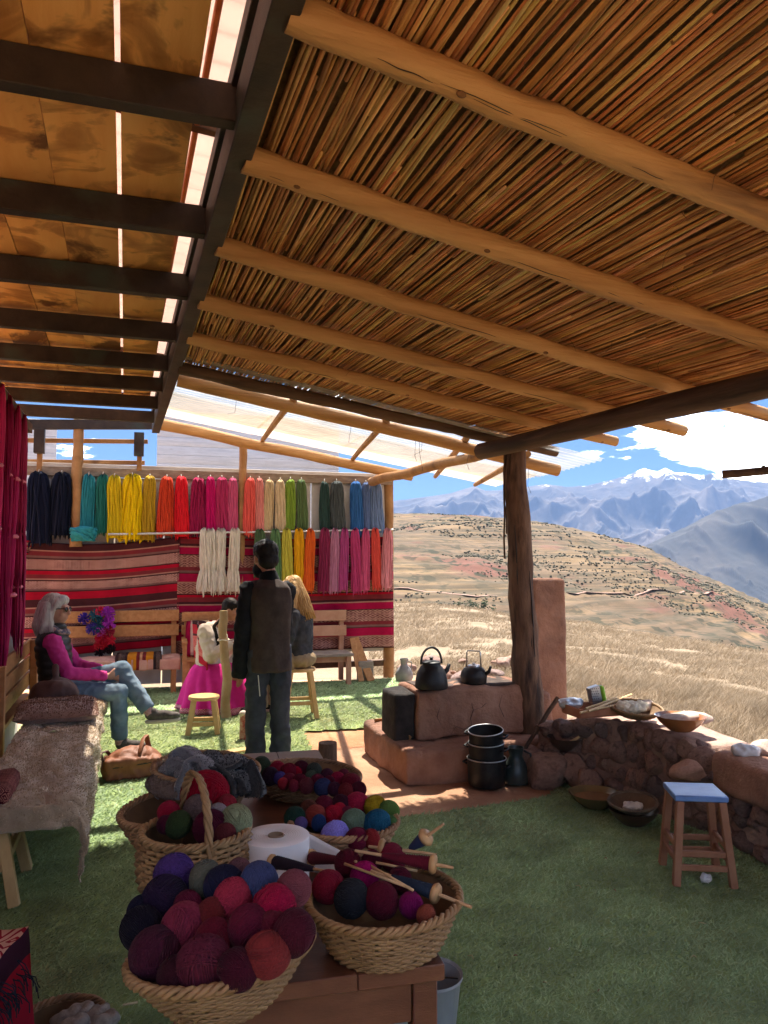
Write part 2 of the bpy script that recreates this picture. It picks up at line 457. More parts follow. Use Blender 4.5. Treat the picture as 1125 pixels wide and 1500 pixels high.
# dirt roads on the hill (ribbons lying on the slope)
road_mat = mat('pale_dirt_road', (.22, .125, .095), (.27, .165, .125), .05, .95)
def hill_pt(u, v):
    """first hit of the photo ray with the hillside"""
    dr = ray(u, v); ys = np.geomspace(60, 800, 1500)
    p = np.stack([dr.x / dr.y * ys, ys], 1); zr = 1.6 + dr.z / dr.y * ys
    zt = terrain(p[:, 0], p[:, 1]); k = np.argmax(zt >= zr)
    if zt[k] < zr[k]: return None
    return Vector((p[k, 0], p[k, 1], zt[k]))
def road(pix, w):
    P = [hill_pt(u, v) for u, v in pix]; P = [p for p in P if p is not None]
    pts = []
    for a, b in zip(P[:-1], P[1:]):
        n = max(3, int((b - a).length / 5))
        for k in range(n): pts.append(a.lerp(b, k / n))
    rows = []
    for k, p in enumerate(pts):
        d = pts[min(k + 1, len(pts) - 1)] - pts[max(k - 1, 0)]; d.z = 0; d.normalize(); nrm = Vector((d.y, -d.x, 0))
        row = []
        for s_ in (-1, 0, 1):
            q = p + nrm * (w / 2 * s_); row.append((q.x, q.y, float(terrain([p.x], [p.y])[0]) + .10 - abs(s_) * .12))
        rows.append(row)
    mb = MB(); mb.rings([[Vector(p) for p in r] for r in rows], close=False, cap=False)
    o = mb.build('dirt_road', road_mat, None, 180, kind='structure')
road([(576, 862), (610, 864), (650, 868), (700, 874), (742, 874)], 2.4)
road([(830, 868), (880, 869), (940, 869), (985, 868), (1030, 870), (1046, 872)], 2.2)

# shrubs on the slopes: thousands of small tufts, one mass
def tufts(name, pts, sizes, cols, material, kind='stuff', label=None, cat=None, flat=.75):
    bm = bmesh.new(); bmesh.ops.create_icosphere(bm, subdivisions=1, radius=1)
    tv = np.array([v.co[:] for v in bm.verts]); tf = np.array([[v.index for v in f.verts] for f in bm.faces]); bm.free()
    n = len(pts); jit = rng.uniform(.6, 1.35, (n, len(tv), 1))
    V = tv[None] * jit * np.asarray(sizes)[:, None, None] * np.array([1, 1, flat]); V = V + np.asarray(pts)[:, None, :]
    Fc = (tf[None] + (np.arange(n) * len(tv))[:, None, None]).reshape(-1, 3)
    o = np_mesh(name, V.reshape(-1, 3), Fc, material)
    vcol(o, np.repeat(np.asarray(cols), len(tv), 0)); o['kind'] = kind
    return tag(o, label, cat)
shrub_mat = attr_mat('shrub', .9, 'VERT', var=.2, vscale=.6)
pp, ss, cc = [], [], []
tx_ = rng.uniform(-.03, .62, 20000); dd_ = rng.uniform(110, 690, 20000)
lev = rng.integers(0, 46, 20000); dd_ = np.where(rng.random(20000) < .7, 118 + lev * 12.4 + 7 * np.sin(tx_ * 22 + lev) + rng.normal(0, 1.6, 20000), dd_)
x_ = tx_ * dd_; keep = fbm(np.stack([x_ / 70., dd_ / 38.], 1), 3) > -.02
x_, dd_ = x_[keep], dd_[keep]; z_ = terrain(x_, dd_)
s_ = rng.uniform(.3, .8, len(x_)) * np.clip(dd_ / 420, .35, 1.2); g_ = rng.random((len(x_), 1))
tufts('hillside_shrubs', np.stack([x_, dd_, z_ + s_ * .3], 1), s_, np.array([[.050, .052, .034]]) * (1 - g_) + g_ * np.array([[.10, .09, .058]]), shrub_mat,
      label='grey green shrubs dotted in rows over the terraced hillside', cat='shrubs')
# a few trees one can tell apart
bark = mat('tree_bark', (.12, .09, .06), (.2, .16, .11), 3, .9)
leaf = attr_mat('tree_leaf', .8, 'VERT', var=.25, vscale=1.5)
def small_tree(p, h, k):
    t = empty('hillside_tree', p, 0, ['dark green eucalyptus tree in the row below the dirt road'][0], 'tree', 'trees on the hillside below the dirt road')
    mb = MB(); mb.tube([p + Vector((0, 0, -.3)), p + Vector((.1, 0, h * .35)), p + Vector((-.1, .1, h * .8))], [h * .03, h * .025, h * .01], 6); mb.build('trunk', bark, t)
    n = 90; q = rng.normal(0, 1, (n, 3)) * np.array([h * .14, h * .14, h * .24]) + np.array([0, 0, h * .62])
    s = rng.uniform(h * .03, h * .07, n)
    o = tufts('crown', q, s, np.array([[.05, .075, .03]]) * rng.uniform(.7, 1.5, (n, 1)), leaf, kind='part'); del o['kind']; o.parent = t
for k, (u, v, h) in enumerate([(664, 901, 3.4), (672, 901, 4.4), (684, 900, 3.2), (692, 901, 4.8), (700, 900, 3.6), (709, 900, 4.9), (722, 902, 3.0), (652, 903, 2.4)]):
    p = hill_pt(u, v)
    if p: small_tree(p, h * p.y / 260, k)

# ------------------------------------------------------------------ mountains
def mountain_mat(name, snow_z, c1, c2, c3):
    m = bpy.data.materials.new(name); m.use_nodes = True
    t = m.node_tree; b = t.nodes['Principled BSDF']; l = t.links.new
    b.inputs['Roughness'].default_value = .95; b.inputs['Specular IOR Level'].default_value = .05
    g = t.nodes.new('ShaderNodeNewGeometry')
    n = t.nodes.new('ShaderNodeTexNoise'); n.inputs['Scale'].default_value = .0016; n.inputs['Detail'].default_value = 9; n.inputs['Roughness'].default_value = .65; l(g.outputs['Position'], n.inputs['Vector'])
    r = t.nodes.new('ShaderNodeValToRGB'); e = r.color_ramp.elements; e[0].position = .35; e[1].position = .65; e[0].color = (*c1, 1); e[1].color = (*c3, 1); q = e.new(.5); q.color = (*c2, 1); l(n.outputs['Fac'], r.inputs[0])
    col = r.outputs[0]
    if snow_z:
        sx = t.nodes.new('ShaderNodeSeparateXYZ'); l(g.outputs['Position'], sx.inputs[0])
        n2 = t.nodes.new('ShaderNodeTexNoise'); n2.inputs['Scale'].default_value = .006; n2.inputs['Detail'].default_value = 8; n2.inputs['Roughness'].default_value = .7; l(g.outputs['Position'], n2.inputs['Vector'])
        a = t.nodes.new('ShaderNodeMath'); a.operation = 'MULTIPLY_ADD'; l(n2.outputs['Fac'], a.inputs[0]); a.inputs[1].default_value = 900; l(sx.outputs['Z'], a.inputs[2])
        mr = t.nodes.new('ShaderNodeMapRange'); mr.inputs['From Min'].default_value = snow_z + 440; mr.inputs['From Max'].default_value = snow_z + 500; l(a.outputs[0], mr.inputs['Value'])
        x = t.nodes.new('ShaderNodeMixRGB'); l(mr.outputs[0], x.inputs['Fac']); l(col, x.inputs[1]); x.inputs[2].default_value = (.85, .86, .88, 1); col = x.outputs[0]
    l(col, b.inputs['Base Color'])
    return m
def ridged(P, octv=6, gain=.5):
    out = np.zeros(len(P)); a = 1.; f = 1.; w = 1.
    for k in range(octv):
        n = 1 - np.abs(fbm(P * f + 31.7 * k, 1) * 4) ; n = np.clip(n, 0, 1) ** 1.6
        out += a * n * w; w = np.clip(n * 1.6, .25, 1); a *= gain; f *= 2.05
    return out
def range_mesh(name, us, d0, dcrest, d1, crest, zbase, amp, seed, material, nd=150, freq=1 / 900., diag=0, crest_amp=.12):
    uu = np.linspace(us[0], us[1], us[2]); ds = np.concatenate([np.linspace(d0, dcrest, nd), np.linspace(dcrest, d1, 20)[1:]])
    U, D = np.meshgrid(uu, ds); U = U.ravel(); D = D.ravel()
    xx = (U - 562.5) / F * D; yy = D
    zc = 1.6 + (820 - np.interp(U, [c[0] for c in crest], [c[1] for c in crest])) * dcrest / F
    k = np.where(D < dcrest, (D - d0) / (dcrest - d0), 1 - (D - dcrest) / (d1 - dcrest) * .8)
    P = np.stack([xx, yy], 1)
    if diag: P = np.stack([xx * .95 + yy * .18, yy * .16 - xx * .12], 1)
    rg = ridged(P * freq + seed, 7, .5) - .92
    z = zbase + (zc - zbase) * (k ** 1.15) + amp * rg * np.clip(np.sin(np.clip(k, 0, 1) * pi * .985) ** .8 + crest_amp, 0, 1)
    n = len(uu); m_ = len(ds)
    i, j = np.meshgrid(np.arange(n - 1), np.arange(m_ - 1)); i = i.ravel(); j = j.ravel()
    Fc = np.stack([j * n + i, j * n + i + 1, (j + 1) * n + i + 1, (j + 1) * n + i], 1)
    o = np_mesh(name, np.stack([xx, yy, z], 1), Fc, material, smooth=True); o['kind'] = 'structure'
    return o
ridgeA = [(-600, 745), (400, 744), (575, 735), (605, 731), (635, 726), (660, 722), (678, 716), (695, 711), (712, 717), (731, 716), (765, 712), (801, 706), (830, 710), (861, 708), (890, 701), (911, 696), (930, 690), (946, 684), (956, 688), (966, 690), (977, 685), (990, 692), (1012, 694), (1030, 695), (1047, 691), (1070, 698), (1125, 703), (1300, 690), (2600, 720)]
mA = mountain_mat('far_range_rock', 1020, (.045, .043, .042), (.09, .078, .068), (.14, .115, .095))
range_mesh('mountain_range', (300, 1500, 640), 5200, 9500, 12000, ridgeA, -350, 270, 3.3, mA, nd=300, freq=1 / 1000., crest_amp=.03)
ridgeB = [(700, 1000), (800, 905), (870, 850), (950, 796), (1000, 772), (1050, 750), (1090, 735), (1125, 724), (1200, 705), (1400, 690), (2600, 700)]
mB = mountain_mat('near_range_rock', 0, (.034, .035, .034), (.052, .05, .045), (.08, .07, .058))
range_mesh('mountain', (760, 1900, 460), 2600, 4300, 6000, ridgeB, -420, 130, 9.1, mB, nd=260, freq=1 / 200., diag=1, crest_amp=.04)
hz = MB(); hz.box((500, 5600, 300), (16000, 16800, 1900))
haze_m = bpy.data.materials.new('haze_air'); haze_m.use_nodes = True
ht = haze_m.node_tree; ht.nodes.remove(ht.nodes['Principled BSDF'])
pv = ht.nodes.new('ShaderNodeVolumePrincipled'); pv.inputs['Color'].default_value = (.25, .40, .74, 1); pv.inputs['Density'].default_value = 5e-5; pv.inputs['Anisotropy'].default_value = 0.2
ht.links.new(pv.outputs[0], ht.nodes['Material Output'].inputs['Volume'])
hz.build('haze', haze_m, None, 0, kind='stuff', label='thin blue haze over the valley and mountains', cat='haze')

# ------------------------------------------------------------------ cane roof
rdir = Vector((math.cos(R(23)), math.sin(R(23)), 0))
E0 = Vector((1.02, 6.3, 0))
SL = .137
def zroof(p): return 2.70 - SL * ((p.x - E0.x) * rdir.x + (p.y - E0.y) * rdir.y)
def on_roof(u, v, dz=0.0):
    d = ray(u, v)
    # CAM + d t on plane z = 2.70+dz - SL*((p-E0).r)
    num = 2.70 + dz - CAM.z + SL * (E0.x * rdir.x + E0.y * rdir.y)
    den = d.z + SL * (d.x * rdir.x + d.y * rdir.y)
    return CAM + d * (num / den)
# main dark beam between the two ceilings
B0 = G(423, 0, 3.06); B1 = G(228, 634, 3.06)
bdir = (B1 - B0).normalized()
Bn = B0 - bdir * 5.2
roof = empty('cane_roof', (0.3, 3.5, 2.6), 0, 'sloping roof of packed yellow brown canes on pale log rafters', 'roof')
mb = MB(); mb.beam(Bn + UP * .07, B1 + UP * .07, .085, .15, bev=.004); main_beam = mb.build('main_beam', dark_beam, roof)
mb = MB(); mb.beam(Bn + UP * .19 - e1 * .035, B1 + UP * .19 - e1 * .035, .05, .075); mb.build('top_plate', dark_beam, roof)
# rafters
raf_px = [((445, 26), (1125, 316), 1), ((400, 248), (1125, 502), 1), ((400, 386), (1073, 593), 0), ((400, 470), (1002, 631), 0), ((400, 525), (902, 647), 0), ((400, 570), (815, 662), 0)]
rafters = []
def to_beam(a, b):               # extend a rafter to the main beam line (2-D intersection)
    d = (b - a); q = B0 - a
    t = (q.x * bdir.y - q.y * bdir.x) / (d.x * bdir.y - d.y * bdir.x)
    return a + d * t
knot_m = mat('knot_wood', (.13, .055, .02), (.24, .11, .04), 40, .7, .002, 60)
rad_list = [.054, .053, .050, .049, .046, .05]
for k, (pa, pb, ext) in enumerate(raf_px):
    a, b = on_roof(*pa), on_roof(*pb)
    a2 = to_beam(a, b) + rdir * .02
    a2.z = zroof(a2)
    b2 = b + (b - a).normalized() * (1.0 if k == 0 else .75 if k == 1 else .45 if k == 2 else 0)
    rafters.append((a2, b2))
    mb = MB(); log(mb, a2, b2, rad_list[k] * 1.0, rad_list[k] * .9, 40, 14, .009, .05)
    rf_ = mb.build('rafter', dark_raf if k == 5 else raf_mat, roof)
    for q in range(6 if k < 5 else 0):           # knots and drying splits
        f_ = rnd.uniform(.04, .96); c_ = a2.lerp(b2, f_); dd2 = (b2 - a2).normalized(); out = (Vector((rnd.uniform(-.3, .3), -.55, -.9))); out = (out - dd2 * out.dot(dd2)).normalized(); r_k = rad_list[k] * (1 - .1 * f_)
        sx_ = dd2.cross(out)
        if q < 2:
            mb = MB(); mb.ell(c_ + out * r_k * .945, (.017, .011, .007), Matrix((dd2, sx_, out)).transposed(), 12, 7); mb.build('knot', knot_m, rf_, 180)
        else:
            l_ = rnd.uniform(.15, .45); mb = MB(); mb.tube([c_ + out * r_k * .985 + dd2 * l_ * (z / 8 - .5) + sx_ * .0022 * math.sin(z * 1.3 + q) for z in range(9)], [.0006, .0012, .0016, .0018, .002, .0018, .0016, .0012, .0006], 4); mb.build('split', dark_beam, rf_, 180)
for s_ in (1, 2):             # rafters that carry the roof on behind the viewpoint
    a, b = rafters[0]; off = -bdir * .86 * s_
    mb = MB(); log(mb, a + off, b + off, .06, .055, 12, 10, .02); mb.build('rafter', raf_mat, roof)
# eave beam: from the big post towards the right
post_top = PX(752, 646, 6.3)
eave_a = PX(705, 662, 6.55); eave_b = PX(1125, 566, 4.0); eave_far = eave_a + (eave_b - eave_a) * 1.9
eave_b.z = eave_a.z; 
eave_dir = (Vector((eave_b.x, eave_b.y, 0)) - Vector((eave_a.x, eave_a.y, 0))).normalized()
eave_end = eave_a + eave_dir * 6.4
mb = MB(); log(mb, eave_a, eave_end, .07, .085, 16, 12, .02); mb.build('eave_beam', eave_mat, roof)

# canes: ends on the main beam side to the eave edge
cane_cols = [(.58, .29, .098), (.66, .355, .13), (.52, .24, .08), (.70, .41, .165), (.44, .195, .064), (.60, .30, .10), (.34, .145, .05)]
def cane_material(name, src):
    m = attr_mat(name, .5, src, bump=.0015, bscale=35, var=.2, vscale=9, spec=.3)
    return m
cane_obj = cane_material('cane_stalk', 'OBJ'); cane_vert = cane_material('cane_mass', 'VERT')
far_line = rafters[5]            # canes stop over the last dark rafter
def cane_axis(s):                # s=0 at the main beam, 1 at the eave : direction towards the back
    h = R(19.5) + (R(24.5) - R(19.5)) * s
    return Vector((-math.sin(h), math.cos(h), 0))
edge_p = on_roof(1000, 622, .07)          # a point of the eave edge
edge_dir = (on_roof(1125, 604, .07) - on_roof(830, 655, .07)); edge_dir.z = 0; edge_dir.normalize()
def row_point(w, s):             # w: distance along from the back (0) to the front, s across 0..1
    fa, fb = far_line
    back_l = fa + bdir * .10; back_r = fa.lerp(fb, .955) + bdir * .05
    back = back_l.lerp(back_r, s)
    front_l = back_l - bdir * 1.0; front_r = back_r + edge_dir * 1.0
    l = back_l - bdir * w; r_ = back_r + edge_dir * w
    p = l.lerp(r_, s); p.z = zroof(p) + .062
    return p
class Cane: pass
canes = []
LEN = 6.2  # near end, out of view, cut short to let daylight in below
ncol = 240
for c in range(ncol):
    s = (c + .5) / ncol
    w = -.04 - rnd.uniform(0, .1)
    first = True
    while w < LEN:
        ln = rnd.uniform(1.7, 3.6)
        if first: ln *= rnd.uniform(.3, 1); first = False
        sa = s + rnd.uniform(-.002, .002); sb = s + rnd.uniform(-.0055, .0055)
        dz = rnd.uniform(0, .016)
        canes.append((w, min(w + ln, LEN), sa, sb, dz, rnd.uniform(.0062, .0086), rnd.choice(cane_cols)))
        w += ln - rnd.uniform(.02, .2)
for k in range(60):             # loose, crossing ones
    s = rnd.random(); w = rnd.uniform(0, LEN - 1.5); ln = rnd.uniform(1.2, 2.8)
    canes.append((w, min(w + ln, LEN), s, s + rnd.uniform(-.035, .035), -.004 + rnd.uniform(0, .01), rnd.uniform(.005, .009), rnd.choice(cane_cols)))
def cane_pts(cn, n=9):
    w0, w1, sa, sb, dz, r, c = cn
    o = Vector((rnd.uniform(0, 99), rnd.uniform(0, 99), 0))
    P = []
    for i in range(n):
        t = i / (n - 1); p = row_point(w0 + (w1 - w0) * t, min(max(sa + (sb - sa) * t, -.004), 1.01))
        P.append(p + rdir * noise.noise(o + Vector((t * 3, 0, 0))) * .014 + UP * (dz + noise.noise(o + Vector((0, t * 3, 5))) * .005))
    return P
def seen_size(cn):
    w0, w1, sa, sb, dz, r, c = cn
    m = 0
    for t in (.1, .35, .6, .85):
        p = row_point(w0 + (w1 - w0) * t, sa)
        q = p - CAM; y = q.y * CP + q.z * SP
        if y < .3: continue
        u = q.x / y * F; v = (q.z * CP - q.y * SP) / y * F
        if abs(u) < 562 and abs(v) < 750: m += (w1 - w0) / y * r / y
    return m
order = sorted(range(len(canes)), key=lambda k: -seen_size(canes[k]))
picked = set(order[:300])
rest_v, rest_f, rest_c = [], [], []
stuffmb = MB(); stc = []
for k, cn in enumerate(canes):
    P = cane_pts(cn, 9)
    rr = [cn[5] * (1.06 if i % 3 == 0 else .97) * (1 - .15 * i / 8) for i in range(9)]
    if k in picked:
        mb = MB(); mb.tube(P, rr, 5)
        o = mb.build('cane', cane_obj, roof, 180); o.color = (*[x * rnd.uniform(.85, 1.12) for x in cn[6]], 1)
    else:
        n0 = len(stuffmb.v); stuffmb.tube(P, rr, 5); stc += [cn[6]] * (len(stuffmb.v) - n0)
o = stuffmb.build('cane_layer', cane_vert, roof, 180, kind='stuff'); vcol(o, np.array(stc))
# opaque sheet added above the canes to block light through the gaps
blocker_m = mat('light_blocker_brown', (.17, .095, .04), (.26, .155, .07), 30, .95, .01, 60)
mb = MB()
mb.grid(lambda i, j: row_point(-.02 + i * (LEN - .05), .002 + j * .995) + UP * (.040 + .004 * math.sin(i * 90)), 40, 24)
mb.grid(lambda i, j: row_point(-.02 + i * (LEN - .05), .002 + j * .995) + UP * .075, 40, 24)
mb.build('light_blocker', blocker_m, roof)
for k in range(46):              # dangling root hairs and twigs
    p = row_point(rnd.uniform(.1, 5.6), rnd.uniform(.02, 1)) - UP * .012
    mb = MB(); q = Vector((rnd.uniform(-.06, .06), rnd.uniform(-.06, .06), -rnd.uniform(.02, .09)))
    mb.tube([p, p + q * .5 + Vector((rnd.uniform(-.02, .02), 0, 0)), p + q], .0012, 3); mb.build('dangling_twig', dark_log, roof)

# ------------------------------------------------------------------ plank ceiling
ceil = empty('plank_ceiling', (-1.9, 5.0, 3.05), 0, 'ceiling of water stained orange planks on dark joists', 'ceiling')
jd = [ (190, 360), (350, 310), (440, 282), (502, 262), (545, 250), (575, 243), (600, 236), (620, 230)]
joist_y = []
for k in range(-3, 8):
    if k >= 0: a = G(jd[k][1], jd[k][0], 3.085)
    else: a = G(jd[0][1], jd[0][0], 3.085) + bdir * (.87 * k)
    # snap on beam line
    t = (a - B0).dot(bdir); a = B0 + bdir * t; a.z = 3.09; a = a - e1 * .02
    h = .135 if k < 3 else .12
    b = a - e1 * 3.1
    mb = MB(); mb.beam(a + UP * h / 2, b + UP * h / 2, .062, h, bev=.004); mb.build('joist', dark_beam, ceil)
    joist_y.append(a)
def plank_material():
    m = mat('stained_plank', (.72, .32, .085), (.82, .43, .14), 3, .6, .0012, 40, (2.5, .35, 1), rand=.16)
    t = m.node_tree; l = t.links.new; b = t.nodes['Principled BSDF']
    src = b.inputs['Base Color'].links[0].from_socket
    tc = t.nodes.new('ShaderNodeTexCoord'); oi = t.nodes.new('ShaderNodeObjectInfo'); ad = t.nodes.new('ShaderNodeVectorMath'); ad.operation = 'ADD'
    cm = t.nodes.new('ShaderNodeVectorMath'); cm.operation = 'SCALE'; cm.inputs['Scale'].default_value = 37; 
    cx_ = t.nodes.new('ShaderNodeCombineXYZ'); l(oi.outputs['Random'], cx_.inputs[0]); l(oi.outputs['Random'], cx_.inputs[1]); l(cx_.outputs[0], cm.inputs[0])
    l(tc.outputs['Object'], ad.inputs[0]); l(cm.outputs[0], ad.inputs[1])
    n = t.nodes.new('ShaderNodeTexNoise'); n.inputs['Scale'].default_value = 3.4; n.inputs['Detail'].default_value = 5; n.inputs['Roughness'].default_value = .55; n.inputs['Distortion'].default_value = .9; l(ad.outputs[0], n.inputs['Vector'])
    r = t.nodes.new('ShaderNodeValToRGB'); e = r.color_ramp.elements; e[0].position = .50; e[1].position = .70; e[0].color = (0, 0, 0, 1); e[1].color = (.75, .75, .75, 1)
    q = e.new(.545); q.color = (.35, .35, .35, 1); q2 = e.new(.60); q2.color = (.55, .55, .55, 1)
    l(n.outputs['Fac'], r.inputs[0])
    x = t.nodes.new('ShaderNodeMixRGB'); l(r.outputs[0], x.inputs['Fac']); l(src, x.inputs[1]); x.inputs[2].default_value = (.20, .06, .012, 1); l(x.outputs[0], b.inputs['Base Color'])
    n2 = t.nodes.new('ShaderNodeTexNoise'); n2.inputs['Scale'].default_value = 1.5; n2.inputs['Detail'].default_value = 6; n2.inputs['Roughness'].default_value = .62; n2.inputs['Distortion'].default_value = .4; l(ad.outputs[0], n2.inputs['Vector'])
    r2 = t.nodes.new('ShaderNodeValToRGB'); r2.color_ramp.elements[0].position = .58; r2.color_ramp.elements[1].position = .64; l(n2.outputs['Fac'], r2.inputs[0])
    x2 = t.nodes.new('ShaderNodeMixRGB'); x2.inputs[2].default_value = (.17, .07, .025, 1); l(r2.outputs[0], x2.inputs['Fac']); l(x.outputs[0], x2.inputs[1]); l(x2.outputs[0], b.inputs['Base Color'])
    return m
plank_m = plank_material()
# plank edges measured from the last plank's right edge, across (towards the left)
pl0 = G(310, 0, 3.235); pl1 = G(236, 478, 3.235); pdir = (pl1 - pl0).normalized()
px_ = Vector((-pdir.y, pdir.x, 0))          # to the left
offs = [(0, .255, -1.3, 5.9), (.272, .256, -1.3, 5.9)] + [(.529 + .255 * k, .254, -1.3, 5.9) for k in range(8)]
for o_, w, t0, t1 in offs:
    tt = t0; cuts = [t0, rnd.uniform(.9, 1.3) + .8, 3.62, t1]
    for a_, b_ in zip(cuts[:-1], cuts[1:]):
        a = pl0 + px_ * (o_ + w / 2) + pdir * a_; b = pl0 + px_ * (o_ + w / 2) + pdir * (b_ - .004)
        a.z = b.z = 3.242 + rnd.uniform(0, .006)
        c = (a + b) / 2; bx_ = MB(); bx_.box((0, 0, 0), (w - .001, (b - a).length, .024), bev=.002)
        o = bx_.build('plank', plank_m, ceil, 0, world=False); o.location = c - Vector(ceil.location); o.rotation_euler = (0, 0, math.atan2(pdir.y, pdir.x) - pi / 2)
# pale corrugated sheet over the gap beside the planks
def sheet_material(name, col, transp, thr, rough=.5):
    m = bpy.data.materials.new(name); m.use_nodes = True; t = m.node_tree; l = t.links.new
    t.nodes.remove(t.nodes['Principled BSDF'])
    d = t.nodes.new('ShaderNodeBsdfDiffuse'); tr = t.nodes.new('ShaderNodeBsdfTranslucent'); tp = t.nodes.new('ShaderNodeBsdfTransparent')
    n = t.nodes.new('ShaderNodeTexNoise'); n.inputs['Scale'].default_value = 2.2; n.inputs['Detail'].default_value = 6; tc = t.nodes.new('ShaderNodeTexCoord'); l(tc.outputs['Object'], n.inputs['Vector'])
    r = t.nodes.new('ShaderNodeValToRGB'); r.color_ramp.elements[0].position = .3; r.color_ramp.elements[1].position = .7
    r.color_ramp.elements[0].color = (*[c * .82 for c in col], 1); r.color_ramp.elements[1].color = (*col, 1); l(n.outputs['Fac'], r.inputs[0])
    for q in (d, tr, tp): l(r.outputs[0], q.inputs[0])
    a = t.nodes.new('ShaderNodeMixShader'); a.inputs[0].default_value = thr; l(d.outputs[0], a.inputs[1]); l(tr.outputs[0], a.inputs[2])
    b = t.nodes.new('ShaderNodeMixShader'); b.inputs[0].default_value = transp; l(a.outputs[0], b.inputs[1]); l(tp.outputs[0], b.inputs[2])
    l(b.outputs[0], t.nodes['Material Output'].inputs[0])
    return m
pink_sheet = sheet_material('pink_corrugated_sheet', (.88, .76, .67), .55, .5)
def corr(p00, p10, p01, nu, nv, amp, waves):       # corrugated sheet: waves along u
    a, b, c = Vector(p00), Vector(p10) - Vector(p00), Vector(p01) - Vector(p00)
    nrm = b.cross(c).normalized(); nrm = nrm if nrm.z > 0 else -nrm
    mb = MB(); mb.grid(lambda i, j: a + b * i + c * j + nrm * amp * math.sin(2 * pi * waves * i), nu, nv); return mb
upper = empty('corrugated_roof', (-1.5, 4.5, 3.3), 0, 'pale pink translucent corrugated roof sheet above the stained planks', 'roof')
q0 = B0 - bdir * 3.2 + e1 * .03; q0.z = 3.42; q1 = q0 - e1 * 2.9 + UP * .30
mb = corr(q0, q0 + bdir * 10.2, q1, 320, 6, .018, 60); mb.build('roofing_sheet', sheet_material('aged_pink_sheet', (.66, .44, .35), 0, .3), upper, 180)
for k in (1.2, 3.1, 5.0, 6.9):
    p = B0 + bdir * k; p.z = 3.36
    mb = MB(); mb.beam(p - e1 * .01, p - e1 * 2.8 + UP * .26, .05, .06); mb.build('batten', dark_log, upper)
rust = mat('rust_red_flashing', (.30, .11, .05), (.42, .19, .10), 9, .7)
mb = MB(); mb.beam(B0 - e1 * .125 + UP * .30 - bdir * 2, B1 - e1 * .125 + UP * .30 - bdir * 1.2, .022, .03); mb.build('edge_strip', rust, upper)

# ------------------------------------------------------------------ posts
def post(p0, p1, r0, r1, m, label, name='wooden_post', n=16, wob=.02):
    mb = MB(); log(mb, p0, p1, r0, r1, n, 12, wob, .06); return mb.build(name, m, None, 60, label=label, cat='post', group='roof posts')
big = empty('wooden_post', (1.1, 6.2, 0.35), 0, 'thick cracked dark log post beside the adobe chimney', 'post', 'roof posts')
pb, pt = PX(777, 1075, 6.2), post_top - UP * .02
mb = MB(); log(mb, pb - UP * .06, pt, .118, .088, 20, 14, .03, .07); mb.build('trunk', post_mat, big, 70)
for k in range(5):               # long splits in the wood
    a = pb.lerp(pt, rnd.uniform(.1, .6)); b = a + (pt - pb).normalized() * rnd.uniform(.25, .7); off = Vector((rnd.uniform(-.06, .06), -.098, 0))
    mb = MB(); mb.tube(pts_line(a + off, b + off * .97, 7, .012), [.002, .005, .006, .007, .006, .005, .002], 4); mb.build('split', dark_beam, big)
mb = MB(); mb.tube(pts_line(pt + Vector((-.085, -.04, -.03)), pt + Vector((-.09, -.05, -.95)), 12, .01), .008, 5); mb.build('rope', dark_log, big)
mb = MB(); mb.tube(pts_line(pt + Vector((-.06, -.075, -.02)), pt + Vector((-.075, -.07, -.75)), 12, .01), .006, 5); mb.build('rope', dark_log, big)
RW0 = Vector((.07, 10.75, 0)); wdir = Vector((math.cos(R(16)), math.sin(R(16)), 0)); wn_ = Vector((-wdir.y, wdir.x, 0))   # rear wall line, wn_ = away
def RW(u, off=0.0):              # point of the rear wall line seen at photo column u (offset towards us)
    b = RW0 - wn_ * off; k = (u - 562.5) / F
    t = (k * b.y - b.x) / (wdir.x - k * wdir.y)
    return b + wdir * t
def zat(p, v):                   # height of a point above p's plan position seen at photo row v
    d = ray(562.5, v); return CAM.z + d.z / d.y * p.y
pR = RW(569, .0); post(pR + UP * -.02, Vector((pR.x, pR.y, zat(pR, 704))), .075, .068, log_mat, 'pale log post at the open end of the textile wall')
pM = RW(354, .08); post(Vector((pM.x, pM.y, zat(pM, 880))), Vector((pM.x, pM.y, zat(pM, 652))), .055, .05, log_mat, 'slim log post between the pink and salmon yarn skeins')
pL = RW(111, .10); post(Vector((pL.x, pL.y, zat(pL, 800))), Vector((pL.x, pL.y, zat(pL, 612))), .075, .06, log_mat, 'peeled log post between the navy and teal yarn skeins')

# ------------------------------------------------------------------ translucent lean-to at the back
sk = empty('skylight_roof', (-.4, 8.2, 2.6), 0, 'translucent white corrugated sheets on thin log battens behind the cane roof', 'roof')
nl0, nl1 = PX(262, 556, 6.15), PX(818, 688, 7.35)
mb = MB(); log(mb, nl0, nl1, .062, .055, 16, 12, .02); mb.build('front_log', raf_mat, sk)
rb0, rb1 = PX(236, 621, 9.6), PX(604, 699, 10.5)
mb = MB(); log(mb, rb0, rb1, .075, .065, 14, 12, .02); mb.build('rear_log', raf_mat, sk)
ev0, ev1 = PX(545, 706, 10.5), PX(742, 655, 6.5)
mb = MB(); log(mb, ev0, ev1, .062, .048, 14, 12, .02); mb.build('side_log', log_mat, sk)
def skp(s, w): 
    f = nl0.lerp(nl1, s) + UP * .10; b = rb0.lerp(rb1 + (rb1 - rb0) * .28, s) + UP * .105
    return f + (b - f) * w
for s0, s1 in ((.265, .30), (.5, .585), (.72, .86), (.90, 1.0)):
    a = skp(s0, -.02) - UP * .028; b = skp(s1, 1.0) - UP * .028
    mb = MB(); log(mb, a, b, .034, .03, 8, 8, .01); mb.build('batten', log_mat, sk)
white_sheet = sheet_material('white_corrugated_sheet', (.80, .80, .79), .74, .35)
